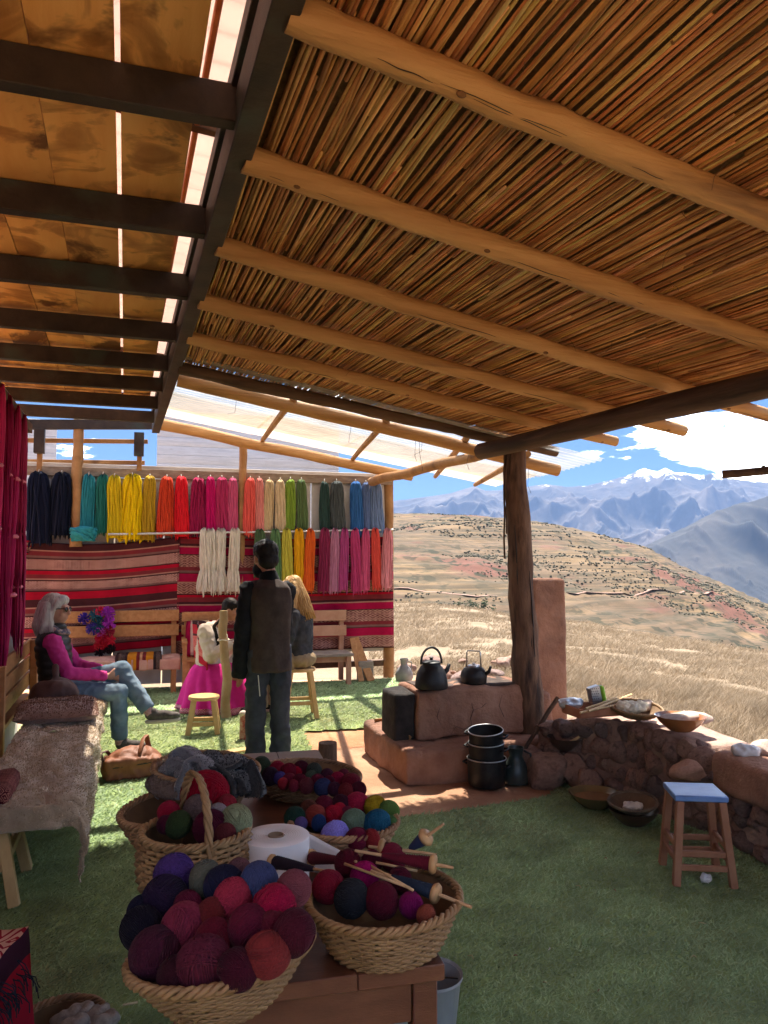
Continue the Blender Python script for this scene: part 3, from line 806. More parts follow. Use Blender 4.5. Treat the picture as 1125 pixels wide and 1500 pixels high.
brown_sheet = sheet_material('brown_corrugated_sheet', (.82, .72, .60), .74, .4)  # browner tint for the middle strip of sheets
def sk_sheet(w0, w1, s0, s1, m, lift=0, nm='roofing_sheet'):
    nrm = UP
    mb = MB(); mb.grid(lambda i, j: skp(s0 + (s1 - s0) * j, w0 + (w1 - w0) * i) + UP * (.012 * math.sin(2 * pi * (w1 - w0) * 24 * i) + lift), int(200 * (w1 - w0)) + 20, 8)
    mb.build(nm, m, sk, 180)
for a_, b_ in ((-.02, .27), (.265, .53), (.525, .79), (.785, 1.08)):
    sk_sheet(-.16, .42, a_, b_, white_sheet, .006 * (a_ > 0))
    sk_sheet(.41, .80, a_, b_, brown_sheet, .016 + .006 * (a_ > 0))
    sk_sheet(.785, 1.05, a_, b_, pink_sheet, .030 + .006 * (a_ > 0))
wire_m = mat('thin_wire', (.05, .045, .04), rough=.5, metal=.6)
for k in range(7):               # loose tie wires
    s = rnd.uniform(.1, .95); p = nl0.lerp(nl1, s) - UP * .05
    mb = MB(); mb.tube([p, p + Vector((rnd.uniform(-.03, .03), 0, -rnd.uniform(.05, .2))), p + Vector((rnd.uniform(-.08, .08), 0, -rnd.uniform(.1, .35)))], .002, 3); mb.build('tie_wire', wire_m, sk)

# ------------------------------------------------------------------ rear and left walls
plaster = mat('pale_plaster', (.52, .47, .42), (.62, .58, .53), 3, .95, .003, 30, c3=(.42, .36, .31), s3=2)
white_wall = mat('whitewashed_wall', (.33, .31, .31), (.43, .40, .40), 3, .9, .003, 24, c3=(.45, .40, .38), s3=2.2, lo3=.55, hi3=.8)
rail_wood = mat('grey_rail_wood', (.20, .14, .10), (.33, .25, .18), 4, .85, .002, 40, (1, 6, 6))
rw = empty('yarn_wall', (-2, 10.2, 0), 0, 'pale panelled back wall of the shelter hung with yarn and cloth', 'wall')
xs_ = [40, 168, 240, 352, 455, 568]
for k in range(5):
    a, b = RW(xs_[k] + 1), RW(xs_[k + 1] - 1); zlo = .03 if k < 3 else .35
    zt = zat(a, 700 if k else 694)
    mb = MB(); mb.beam(a + UP * (zlo + zt) / 2, b + UP * (zlo + zt) / 2, .03, zt - zlo, bev=.003); mb.build('wall_panel', white_wall if k == 0 else plaster, rw)
a, b = RW(30, .045), RW(575, .045); zr_ = zat(a, 693)
mb = MB(); mb.beam(Vector((a.x, a.y, 2.70)), Vector((b.x, b.y, 2.70)), .045, .115); mb.build('top_rail', rail_wood, rw)
mb = MB(); a, b = RW(36, -.01), RW(566, -.01); mb.beam(Vector((a.x, a.y, 2.785)), Vector((b.x, b.y, 2.775)), .05, .05); mb.build('cap_board', plaster, rw)
mb = MB(); a, b = RW(34, .04), RW(252, .04); mb.beam(Vector((a.x, a.y, zat(a, 772))), Vector((b.x, b.y, zat(b, 772))), .04, .09); mb.build('lower_rail', dark_log, rw)
mb = MB(); a, b = RW(430, -.05), RW(566, -.05); mb.beam(Vector((a.x, a.y, .18)), Vector((b.x, b.y, .18)), .12, .08); mb.build('sill_beam', dark_log, rw)
rod_m = mat('galvanised_rod', (.55, .52, .50), (.66, .63, .60), 6, .4, metal=.5)
ra, rb_ = RW(158, .20), RW(576, .20); ra.z = zat(ra, 783); rb_.z = zat(rb_, 776)
mb = MB(); mb.tube(pts_line(ra, rb_, 12, .008), .014, 8); mb.build('metal_rod', rod_m, None, 60, label='thin galvanised rod carrying the lower row of skeins', cat='rod')
# frame of dark timbers and light slats above the left part
fr = empty('timber_frame', (-4.2, 9.6, 2.7), 0, 'open frame of dark brackets and light slats above the navy skeins', 'frame')
def rwz(u, v, off): p = RW(u, off); return Vector((p.x, p.y, zat(p, v)))
mb = MB(); mb.beam(rwz(20, 622, .14), rwz(232, 622, .14), .07, .12); mb.build('header', dark_beam, fr)
for u, v0, v1, w in ((54, 628, 664, .12), (201, 634, 668, .12)):
    a, b = rwz(u, v0, .15), rwz(u, v1, .15)
    mb = MB(); mb.box((a + b) / 2, (.12, .1, (a - b).length), rotz(R(16)), bev=.004); mb.build('bracket', dark_beam, fr)
    a, b = rwz(u + 1, v1, .05), rwz(u + 1, 690, .05)
    mb = MB(); mb.box((a + b) / 2, (.06, .05, (a - b).length), rotz(R(16)), bev=.004); mb.build('upright', log_mat, fr)
for v in (645, 676):
    mb = MB(); mb.beam(rwz(28, v, -.05), rwz(214 if v == 645 else 210, v + 2, -.05), .04, .055); mb.build('slat', log_mat, fr)
# left wall
LW0 = Vector((-2.85, 5.74, 0)); LW = lambda t: LW0 + e2 * t
lw = empty('side_wall', LW0, 0, 'whitewashed side wall behind the long bench', 'wall')
for t0, t1 in ((-5.5, -2.0), (-2.0, -.2), (-.2, 1.25)):
    mb = MB(); mb.beam(LW(t0) + UP * 1.45 - e1 * .05, LW(t1 - .006) + UP * 1.45 - e1 * .05, .08, 2.9, bev=.004); mb.build('wall_panel', white_wall, lw)
mb = MB(); mb.beam(LW(-2.5) + UP * 2.78 + e1 * .02, LW(1.2) + UP * 2.78 + e1 * .02, .05, .08); mb.build('rail', dark_log, lw)
# white plank house beyond
hs = empty('plank_house', (-1.6, 15, 0), 0, 'white painted board house behind the yarn wall', 'house')
white_board = mat('white_painted_boards', (.50, .50, .53), (.62, .62, .65), 3, .8, .002, 30, (1, 1, 10), c3=(.45, .42, .42), s3=6, lo3=.62, hi3=.75)
HW0 = Vector((-3.9, 12.6, 0)); 
hl, hr = PX(230, 650, 13.2), PX(496, 680, 14.2); hl.z = hr.z = 0
for k in range(14):
    z = 2.1 + .155 * k
    mb = MB(); mb.beam(hl + UP * z, hr + UP * (z + .0), .03 + .004 * (k % 2), .151, bev=.003, jit=.001); mb.build('board', white_board, hs)
mb = MB(); mb.beam(hl + UP * 1.0 + wn_ * .06, hr + UP * 1.0 + wn_ * .06, .05, 2.05); mb.build('wall', white_board, hs)
hs2 = empty('plank_house', (-7.4, 14, 0), 0, 'white house end with a red roof edge seen over the navy skeins', 'house')
hl2, hr2 = PX(-60, 650, 13.6), PX(83, 650, 14.2); hl2.z = hr2.z = 0
for k in range(14):
    z = 2.1 + .155 * k
    mb = MB(); mb.beam(hl2 + UP * z, hr2 + UP * z, .03, .151, bev=.003); mb.build('board', white_board, hs2)
mb = MB(); mb.beam(hl2 + UP * 1.0 + wn_ * .06, hr2 + UP * 1.0 + wn_ * .06, .05, 2.05); mb.build('wall', white_board, hs2)
# branch pole poking into the view from the right
mb = MB(); log(mb, PX(1058, 695, 4.2), PX(1230, 681, 4.0), .022, .024, 8, 8, .006)
mb.tube([PX(1122, 690, 4.15), PX(1118, 682, 4.15)], .01, 5); mb.build('log_pole', dark_log, None, 60, label='dark wooden pole end jutting out against the mountains', cat='pole')

# ------------------------------------------------------------------ floor covering
turf_base = mat('artificial_turf_backing', (.21, .28, .10), (.29, .37, .145), 6, .95, .004, 90, c3=(.27, .27, .13), s3=1.2)
turf_hole = [(445, 1072), (560, 1066), (585, 1062), (640, 1060), (760, 1075), (800, 1100), (845, 1130), (800, 1168), (760, 1175), (640, 1192), (560, 1200), (500, 1190), (470, 1130)]
hole = np.array([[G(u, v).x, G(u, v).y] for u, v in turf_hole])
outer = [G(-700, 1500), G(1350, 1500), G(1600, 1290), G(1125, 1290), G(1030, 1215), G(850, 1160), G(740, 1066), G(600, 990), G(572, 988), G(430, 996), G(120, 1008), G(-40, 1040)]
nearp = [Vector((-1.6, .3, 0)), Vector((2.6, .3, 0))]
poly = np.array([[-2.2, -1.2], [3.4, -1.2], [2.9, 2.6], [2.35, 3.9], [1.75, 4.9], [1.5, 6.0], [1.05, 7.4], [.62, 9.3], [.20, 10.55], [-1.2, 10.1], [-4.1, 9.3], [-3.95, 9.0], [-2.05, 3.0]])
def inside(P, poly):
    x, y = P[:, 0], P[:, 1]; r = np.zeros(len(P), bool); j = len(poly) - 1
    for i in range(len(poly)):
        xi, yi = poly[i]; xj, yj = poly[j]
        c = ((yi > y) != (yj > y)) & (x < (xj - xi) * (y - yi) / (yj - yi + 1e-12) + xi)
        r ^= c; j = i
    return r
gx, gy = np.meshgrid(np.arange(-4.3, 3.5, .04), np.arange(-1.3, 10.9, .04)); gp = np.stack([gx.ravel() + rng.normal(0, .004, gx.size), gy.ravel() + rng.normal(0, .004, gx.size)], 1)
nxg = gx.shape[1]; nyg = gx.shape[0]
i, j = np.meshgrid(np.arange(nxg - 1), np.arange(nyg - 1)); i = i.ravel(); j = j.ravel()
Fc = np.stack([j * nxg + i, j * nxg + i + 1, (j + 1) * nxg + i + 1, (j + 1) * nxg + i], 1)
cen = gp[Fc].mean(1); ok = inside(cen, poly) & ~inside(cen, hole)
zz = .006 + .004 * fbm(gp * 1.7, 3)
turf = np_mesh('turf_carpet', np.column_stack([gp, zz]), Fc[ok], turf_base, smooth=True); turf['kind'] = 'structure'
# blades
blade_m = attr_mat('turf_blade', .55, 'VERT', var=.3, vscale=3.0, transl=.25, spec=.3)
nb = 330000
dsel = 1.4 + (10.6 - 1.4) * rng.random(nb) ** 1.5
usel = rng.uniform(-30, 1160, nb); bx = (usel - 562.5) / F * dsel; Pb = np.stack([bx, dsel], 1)
ok = inside(Pb, poly) & ~inside(Pb, hole); Pb = Pb[ok]; n = len(Pb)
a = rng.uniform(0, 2 * pi, n); ln = rng.uniform(.006, .013, n) * (1 + .08 * Pb[:, 1]); w = .0012 + .0007 * Pb[:, 1] ; lean = rng.uniform(1.2, 3.2, n); la = rng.normal(.6, 1.2, n)
base = np.column_stack([Pb, .006 + .004 * fbm(Pb * 1.7, 3)])
side = np.column_stack([np.cos(a), np.sin(a), np.zeros(n)]) * w[:, None]
tip = base + np.column_stack([np.cos(la) * lean * ln, np.sin(la) * lean * ln, ln])
Vb = np.stack([base - side, base + side, tip], 1).reshape(-1, 3)
g = np_mesh('turf_grass', Vb, np.arange(3 * n).reshape(-1, 3), blade_m)
t_ = rng.random((n, 1)); cb = np.array([[.225, .325, .145]]) * (1 - t_) + t_ * np.array([[.385, .485, .26]])
vcol(g, np.repeat(cb, 3, 0)); tag(g, 'short green artificial grass covering the shelter floor', 'grass', kind='stuff')
# dry grass field beyond
straw_m = attr_mat('straw_blade', .7, 'VERT', var=.25, vscale=2, transl=.3)
n = 150000
dsel = 8.6 + 30 * rng.random(n) ** 1.5; tx = rng.uniform(-.02, .56, n); bx = tx * dsel; Pb = np.stack([bx, dsel], 1)
ok = (~inside(Pb, poly)) & ((bx > 2.0 - .16 * (dsel - 6)) | (dsel > 10.9 + .28 * bx)) & (fbm(Pb * 1.1, 3) > -.28); 
Pn = np.column_stack([1.8 + rng.random(60000) * 5, 3.5 + rng.random(60000) * 7]); Pn = Pn[(Pn[:, 0] < .62 * Pn[:, 1]) & (Pn[:, 0] > 2.85 - .17 * (Pn[:, 1] - 4)) & ~inside(Pn, poly)]
Pb = np.vstack([Pb[ok], Pn]); n = len(Pb); zb = terrain(Pb[:, 0], Pb[:, 1]) - .012
ln = rng.uniform(.04, .13, n) * (.7 + .8 * np.clip(fbm(Pb * .8, 3) + .4, 0, 1)); a = rng.uniform(0, 2 * pi, n); w = .002 + .0003 * Pb[:, 1]; la = rng.normal(.3, 1.3, n); lean = rng.uniform(.5, 1.8, n)
base = np.column_stack([Pb, zb]); side = np.column_stack([np.cos(a), np.sin(a), np.zeros(n)]) * w[:, None]
tip = base + np.column_stack([np.cos(la) * lean * ln, np.sin(la) * lean * ln, ln])
g = np_mesh('dry_grass', np.stack([base - side, base + side, tip], 1).reshape(-1, 3), np.arange(3 * n).reshape(-1, 3), straw_m)
t_ = rng.random((n, 1)); cb = np.array([[.19, .135, .08]]) * (1 - t_) + t_ * np.array([[.32, .24, .16]])
vcol(g, np.repeat(cb, 3, 0)); tag(g, 'tall dry straw coloured grass on the field beyond the shelter', 'grass', kind='stuff')

# ------------------------------------------------------------------ yarn skeins
yarn = attr_mat('wool_yarn', .95, 'OBJ', var=.22, vscale=9, sheen=.04, spec=.05)
string_m = mat('cotton_string', (.7, .66, .58), rough=.9)
def skein_mesh(seed, tied=False, long=False):
    r_ = random.Random(seed); mb = MB()
    def width(t):
        if long:
            k = abs(math.sin(pi * (t * 4.0 + .02))) ** .5
            return (.30 + .70 * k) * (.8 if t < .03 else 1)
        w = .42 + .58 * min(1, t / .16) ** .6 if t < .16 else 1.0
        w *= .80 + .20 * t
        if tied: w = (.75 if t < .55 else .75 - .2 * math.exp(-((t - .66) / .05) ** 2)) + (0 if t < .68 else (t - .68) * 1.1)
        if t < .02: w *= .6
        return w
    ns = 26; nseg = 26 if long else 14
    ts = [i / (nseg - 1) for i in range(nseg)]
    rs = []
    for t in ts:
        w = width(t) * .80
        rs.append([Vector((w * math.cos(2 * pi * k / 10), w * .62 * math.sin(2 * pi * k / 10), -t * .97 - .01)) for k in range(10)])
    mb.rings(rs)
    for s in range(ns):
        a = 2 * pi * s / ns + r_.uniform(-.1, .1); tw = r_.uniform(-.9, .9); ln = r_.uniform(.90, 1.03); ph = r_.uniform(0, 6); rad = r_.uniform(.075, .12)
        P = []
        for t in ts:
            w = width(t) * (.88 + .07 * math.sin(ph + 7 * t)); aa = a + tw * t + .09 * math.sin(ph + 5 * t)
            P.append(Vector((w * math.cos(aa), w * .68 * math.sin(aa), -t * ln)))
        # tubes are in unit space where x,y are half-widths
        mb.tube(P, [rad * (.7 if (i == 0 or i == nseg - 1) else 1) for i in range(nseg)], 4)
    return mb.mesh('skein', yarn, 180)
SK = [skein_mesh(k) for k in range(9)]; SKT = [skein_mesh(10 + k, tied=True) for k in range(2)]; SKL = [skein_mesh(20 + k, long=True) for k in range(3)]
def lin(c): return tuple(((x / 255) / 12.92 if x / 255 <= .04045 else ((x / 255 + .055) / 1.055) ** 2.4) for x in c)
def hang(p, half, ln, meshes, col, label, group, rz=R(16), hook=True):
    t = empty('yarn_skein', (p.x, p.y, p.z - ln), rz, label, 'yarn skein', group)
    o = bpy.data.objects.new('strands', rnd.choice(meshes)); COL.objects.link(o); o.parent = t; o.location = (0, 0, ln); o.scale = (half, half * .85, ln)
    o.rotation_euler = (R(rnd.uniform(-1, 1)), R(rnd.uniform(-2.5, 2.5)), rnd.choice((0, pi)) + rnd.uniform(-.3, .3))
    o.color = (*col, 1)
    if hook:
        mb = MB(); mb.tube([(0, .02, ln + .075), (0, 0, ln + .06), (0, 0, ln - .02)], .004, 4); mb.build('loop', string_m, t, 0, world=False)
    return t
top = [(54, 34, 798, (22, 26, 44), 'navy blue skein, first on the rail beside the maroon side wall yarns'), (88, 31, 786, (20, 24, 40), 'navy blue skein against the peeled log post'),
       (128, 22, 788, (45, 125, 135), 'turquoise skein with a bunched lower end'), (149, 19, 782, (40, 105, 95), 'deep teal green skein beside the turquoise one'),
       (166, 23, 790, (205, 175, 30), 'lemon yellow skein next to the teal green one'), (192, 27, 792, (215, 180, 15), 'wide bright yellow skein with a looped lower end'),
       (218, 20, 793, (170, 135, 35), 'mustard yellow skein next to the orange red one'), (243, 20, 786, (190, 60, 35), 'orange red skein beside the mustard one'),
       (264, 20, 788, (205, 30, 40), 'bright red skein on the top rail'), (289, 22, 784, (140, 25, 65), 'dark crimson skein next to the bright red one'),
       (307, 16, 786, (180, 20, 90), 'vivid magenta skein on the top rail'), (324, 18, 784, (165, 45, 85), 'raspberry skein next to the vivid magenta one'), (340, 16, 786, (190, 80, 115), 'rose pink skein beside the slim log post'),
       (366, 16, 786, (210, 85, 75), 'salmon red skein beside the slim log post'), (379, 13, 784, (205, 125, 115), 'dusty salmon skein next to the beige ones'),
       (394, 17, 778, (190, 165, 125), 'beige skein next to the dusty salmon one'), (410, 17, 778, (195, 172, 135), 'beige skein next to the lime green one'),
       (425, 17, 777, (115, 140, 50), 'lime green skein on the top rail'), (441, 15, 777, (85, 105, 65), 'olive green skein next to the lime one'),
       (475, 16, 776, (45, 65, 60), 'dark bottle green skein on the top rail'), (493, 20, 776, (70, 75, 75), 'charcoal grey tapering skein on the top rail'),
       (521, 18, 786, (50, 95, 150), 'strong blue skein on the top rail'), (536, 14, 786, (90, 110, 150), 'slate blue narrow skein beside the strong blue one'), (550, 20, 782, (105, 125, 160), 'pale steel blue skein, last on the top rail')]
for u, w, vb, c, lb in top:
    p = RW(u, .145); zt = 2.62 + rnd.uniform(-.01, .01); zb = zat(p, vb); half = w / 2 * p.y / F * rnd.uniform(1.05, 1.3)
    hang(Vector((p.x, p.y, zt)), half, zt - zb, SK, lin(c), lb, 'yarn skeins on the top rail')
mb = MB()
bun = RW(122, .3); bz = zat(bun, 783)
bo = MB(); bo.ell((0, 0, 0), (.155, .1, .085)); 
for k in range(26):
    a = rnd.uniform(0, 2 * pi); P = [Vector((.16 * math.cos(t * 5 + a), .11 * math.sin(t * 3 + a), .075 * math.sin(t * 4 + a * 2) - .02)) for t in np.linspace(0, 1.6, 9)]; bo.tube(P, .012, 4)
o = bo.build('yarn_bundle', yarn, None, 180, world=False, loc=(bun.x, bun.y, bz + .02), label='bunched turquoise yarn lying over the metal rod', cat='yarn bundle'); o.color = (*lin((45, 130, 140)), 1)
low = [(305, 25, 868, (205, 195, 178), 'cream undyed skein, first of three on the rod', 1), (323, 20, 868, (208, 198, 182), 'cream undyed skein, middle of three on the rod', 1), (344, 19, 868, (205, 194, 175), 'cream undyed skein, last of three beside the slim post', 1),
       (381, 17, 845, (70, 90, 60), 'dark moss green skein behind the standing man', 0), (403, 17, 852, (85, 115, 75), 'grey green skein beside the yellow green one', 0), (420, 17, 861, (180, 170, 65), 'yellow green skein on the rod', 0),
       (438, 17, 867, (210, 150, 25), 'golden yellow skein on the rod', 0), (455, 15, 867, (205, 90, 35), 'orange skein on the rod', 0), (476, 17, 868, (125, 40, 70), 'plum red skein on the rod', 0), (491, 15, 868, (170, 110, 135), 'pale mauve skein on the rod', 0),
       (505, 14, 866, (160, 65, 115), 'purple pink skein on the rod beside the pale mauve one', 0), (520, 15, 868, (175, 60, 105), 'deep pink skein on the rod', 0), (536, 15, 866, (185, 75, 110), 'rose skein next to the coral one on the rod', 0), (550, 14, 863, (205, 75, 65), 'coral red skein on the rod', 0), (568, 18, 863, (200, 125, 130), 'pale pink skein, last on the rod by the end post', 0)]
for u, w, vb, c, lb, td in low:
    p = RW(u, .225); zt = zat(p, 778) - .01; zb = zat(p, vb)
    hang(Vector((p.x, p.y, zt)), w / 2 * p.y / F * rnd.uniform(1.05, 1.25), zt - zb, SKT if td else SK, lin(c), lb, 'yarn skeins on the metal rod', hook=False)
mar = [(120, 25, 60), (150, 35, 75), (140, 60, 85), (110, 22, 55), (165, 75, 100), (130, 30, 70), (150, 60, 80), (120, 35, 65), (165, 40, 85), (140, 55, 80), (110, 25, 55), (160, 70, 95)]
for k, c in enumerate(mar[:9]):
    t = -1.15 + k * .19 + rnd.uniform(-.02, .02); p = LW(t) + e1 * (.045 + .045 * (k % 2)); zt = 2.60
    ln = [1.50, 1.62, 1.55, 1.72, 1.58, 1.68][k % 6]
    o = hang(Vector((p.x, p.y, zt)), .078, ln, SKL, lin(tuple(min(255, int(x * 1.35)) for x in c)), ['deep maroon', 'dark crimson', 'dusty rose', 'wine red', 'pale rose', 'crimson', 'faded rose', 'plum red', 'bright raspberry'][k] + ' long skein tied in sections on the side wall', 'maroon skeins on the side wall', rz=TH + pi / 2)
    for q in (.245, .495, .745):
        mb = MB(); mb.tube([Vector((.052 * math.cos(a), .036 * math.sin(a), ln * (1 - q) + rnd.uniform(-.004, .004))) for a in np.linspace(0, 2 * pi, 14, endpoint=False)], .014, 5, loop=True, cap=False); tt_ = mb.build('tie', yarn, o, 180, world=False); tt_.color = (*lin(rnd.choice(((200, 60, 100), (225, 130, 150), (120, 20, 50)))), 1)

# ------------------------------------------------------------------ woven cloths
def stripe_mat(name, stops, motif_bands, motif_col, mscale=(26, 30), axis='Y'):
    """stripes along one UV axis, woven figures in the given bands"""
    m = bpy.data.materials.new(name); m.use_nodes = True; t = m.node_tree; l = t.links.new; b = t.nodes['Principled BSDF']
    b.inputs['Roughness'].default_value = .95; b.inputs['Specular IOR Level'].default_value = .1
    uv = t.nodes.new('ShaderNodeUVMap'); sx = t.nodes.new('ShaderNodeSeparateXYZ'); l(uv.outputs[0], sx.inputs[0])
    ax = sx.outputs[axis]; ox = sx.outputs['X' if axis == 'Y' else 'Y']
    r = t.nodes.new('ShaderNodeValToRGB'); r.color_ramp.interpolation = 'CONSTANT'; e = r.color_ramp.elements
    while len(e) < min(len(stops), 32): e.new(.5)
    for k, (p, c) in enumerate(stops[:32]): e[k].position = p; e[k].color = (*c, 1)
    l(ax, r.inputs[0])
    mk = t.nodes.new('ShaderNodeValToRGB'); mk.color_ramp.interpolation = 'CONSTANT'; e = mk.color_ramp.elements
    st = [(0, 0)] + [q for a, c in motif_bands for q in ((a, 1), (c, 0))]
    while len(e) < len(st): e.new(.5)
    for k, (p, v) in enumerate(st): e[k].position = p; e[k].color = (v, v, v, 1)
    l(ax, mk.inputs[0])
    cb = t.nodes.new('ShaderNodeCombineXYZ'); l(ox, cb.inputs[0]); l(ax, cb.inputs[1])
    mp_ = t.nodes.new('ShaderNodeMapping'); mp_.inputs['Scale'].default_value = (mscale[0], mscale[1], 1); l(cb.outputs[0], mp_.inputs[0])
    # diamonds: |frac x - .5| + |frac y - .5|
    sp = t.nodes.new('ShaderNodeSeparateXYZ'); l(mp_.outputs[0], sp.inputs[0])
    def pp(s_):
        a = t.nodes.new('ShaderNodeMath'); a.operation = 'PINGPONG'; a.inputs[1].default_value = .5; l(s_, a.inputs[0]); return a.outputs[0]
    ad = t.nodes.new('ShaderNodeMath'); l(pp(sp.outputs[0]), ad.inputs[0]); l(pp(sp.outputs[1]), ad.inputs[1])
    sn = t.nodes.new('ShaderNodeMath'); sn.operation = 'SINE'; ml = t.nodes.new('ShaderNodeMath'); ml.operation = 'MULTIPLY'; ml.inputs[1].default_value = 20; l(ad.outputs[0], ml.inputs[0]); l(ml.outputs[0], sn.inputs[0])
    vo = t.nodes.new('ShaderNodeTexVoronoi'); vo.inputs['Scale'].default_value = 1.3; vo.distance = 'MANHATTAN'; l(mp_.outputs[0], vo.inputs['Vector'])
    s2 = t.nodes.new('ShaderNodeMath'); l(sn.outputs[0], s2.inputs[0]); l(vo.outputs['Distance'], s2.inputs[1])
    gt = t.nodes.new('ShaderNodeMath'); gt.operation = 'GREATER_THAN'; gt.inputs[1].default_value = .62; l(s2.outputs[0], gt.inputs[0])
    f = t.nodes.new('ShaderNodeMath'); f.operation = 'MULTIPLY'; l(gt.outputs[0], f.inputs[0]); l(mk.outputs[0], f.inputs[1])
    x = t.nodes.new('ShaderNodeMixRGB'); l(f.outputs[0], x.inputs['Fac']); l(r.outputs[0], x.inputs[1]); x.inputs[2].default_value = (*motif_col, 1)
    nz_ = t.nodes.new('ShaderNodeTexNoise'); nz_.inputs['Scale'].default_value = 14; tc = t.nodes.new('ShaderNodeTexCoord'); l(tc.outputs['Object'], nz_.inputs['Vector']); nz_.inputs['Detail'].default_value = 6
    mr = t.nodes.new('ShaderNodeMapRange'); mr.inputs['To Min'].default_value = .75; mr.inputs['To Max'].default_value = 1.2; l(nz_.outputs['Fac'], mr.inputs['Value'])
    hs_ = t.nodes.new('ShaderNodeHueSaturation'); l(x.outputs[0], hs_.inputs['Color']); l(mr.outputs[0], hs_.inputs['Value']); l(hs_.outputs[0], b.inputs['Base Color'])
    # weave relief
    wv = t.nodes.new('ShaderNodeTexWave'); wv.bands_direction = 'Y'; wv.inputs['Scale'].default_value = 70; l(uv.outputs[0], wv.inputs['Vector'])
    bp = t.nodes.new('ShaderNodeBump'); bp.inputs['Distance'].default_value = .002; bp.inputs['Strength'].default_value = .6; l(wv.outputs['Fac'], bp.inputs['Height']); l(bp.outputs[0], b.inputs['Normal'])
    return m
def uv_grid(name, fn, nu, nv, m, parent=None, thick=.008, **kw):
    """cloth: front grid and back grid, UV = (i, j)"""
    mb = MB(); mb.grid(fn, nu, nv)
    o = mb.build(name, m, parent, 180, **kw)
    me = o.data; uvl = me.uv_layers.new(name='UVMap'); idx = np.empty(len(me.loops), np.int32); me.loops.foreach_get('vertex_index', idx)
    uv = np.stack([(idx % nu) / (nu - 1), (idx // nu) / (nv - 1)], 1).astype(np.float32); uvl.data.foreach_set('uv', uv.ravel())
    if thick:
        s_ = o.modifiers.new('thickness', 'SOLIDIFY'); s_.thickness = thick; s_.offset = 0
    return o
CR = lin((165, 18, 42)); DR = lin((120, 45, 50)); TN = lin((165, 120, 105)); BK = lin((70, 35, 38)); CRM = lin((205, 170, 150)); PK = lin((160, 18, 62)); GRY = lin((120, 85, 80))
MB_ = lin((105, 58, 56))
half_ = [(0, CR), (.13, BK), (.15, GRY), (.18, MB_), (.32, BK), (.34, TN), (.36, DR), (.43, CR), (.50, BK), (.52, MB_), (.70, BK), (.72, GRY), (.76, DR), (.84, TN), (.86, BK)]
stopsA = [(x * .5, c) for x, c in half_] + [(.5 + x * .5, c) for x, c in half_]
clothA = stripe_mat('red_striped_weave', stopsA, [(.09, .16), (.26, .35), (.59, .66), (.76, .85)], lin((196, 150, 136)), (18, 26))
halfB = [(0, BK), (.02, MB_), (.20, TN), (.22, PK), (.36, BK), (.38, GRY), (.42, DR), (.48, MB_), (.68, BK), (.70, PK), (.82, TN), (.84, BK), (.88, DR), (.96, CR)]
stopsB = [(x * .5, c) for x, c in halfB] + [(.5 + x * .5, c) for x, c in halfB]
clothB = stripe_mat('magenta_striped_weave', stopsB, [(.01, .10), (.24, .34), (.51, .60), (.74, .84)], lin((175, 130, 115)), (16, 24))
def hang_cloth(name, u0, u1, vt0, vt1, vb0, vb1, off, m, label, sag=0, folds=6, shift=0):
    def fn(i, j):            # j 0 bottom .. 1 top
        p = RW(u0 + (u1 - u0) * i, off)
        zb = zat(p, vb0 + (vb1 - vb0) * i); zt = zat(p, vt0 + (vt1 - vt0) * i) - sag * math.sin(pi * i)
        z = zb + (zt - zb) * j
        amp = .022 * (1 - .6 * j) + .008
        w = amp * math.sin(folds * 2 * pi * i + 1.7 * j + shift) + .02 * noise.noise(Vector((i * 5, j * 3, shift)))
        # diagonal pull folds from the hung corners
        w += .02 * math.sin(9 * (i + (1 - j) * .8)) * max(0, 1 - 2.2 * i) * j
        return p - wn_ * (w + .03) + UP * (z + .02 * sag * math.sin(3 * pi * i))
    return uv_grid(name, fn, 70, 50, m, None, label=label, cat='cloth', group='cloths hung on the yarn wall')
hang_cloth('woven_cloth', 38, 263, 793, 786, 965, 945, .07, clothA, 'red and brown striped weaving with llama figures hung behind the woman', .06, 4)
hang_cloth('woven_cloth', 261, 575, 786, 786, 958, 948, .075, clothB, 'magenta banded brown patterned weaving hung below the metal rod', .03, 6, 2)
mb = MB(); a = rwz(44, 792, .14)
def flap(i, j): return a + UP * (-.30 * j + .0) + wdir * (-.10 * j + .09 * (i - .5) * (1 - .3 * j)) - wn_ * (.03 + .02 * math.sin(5 * i))
uv_grid('cloth_corner', flap, 8, 10, clothA, None, label='folded over corner of the red weaving beside the navy skein', cat='cloth')

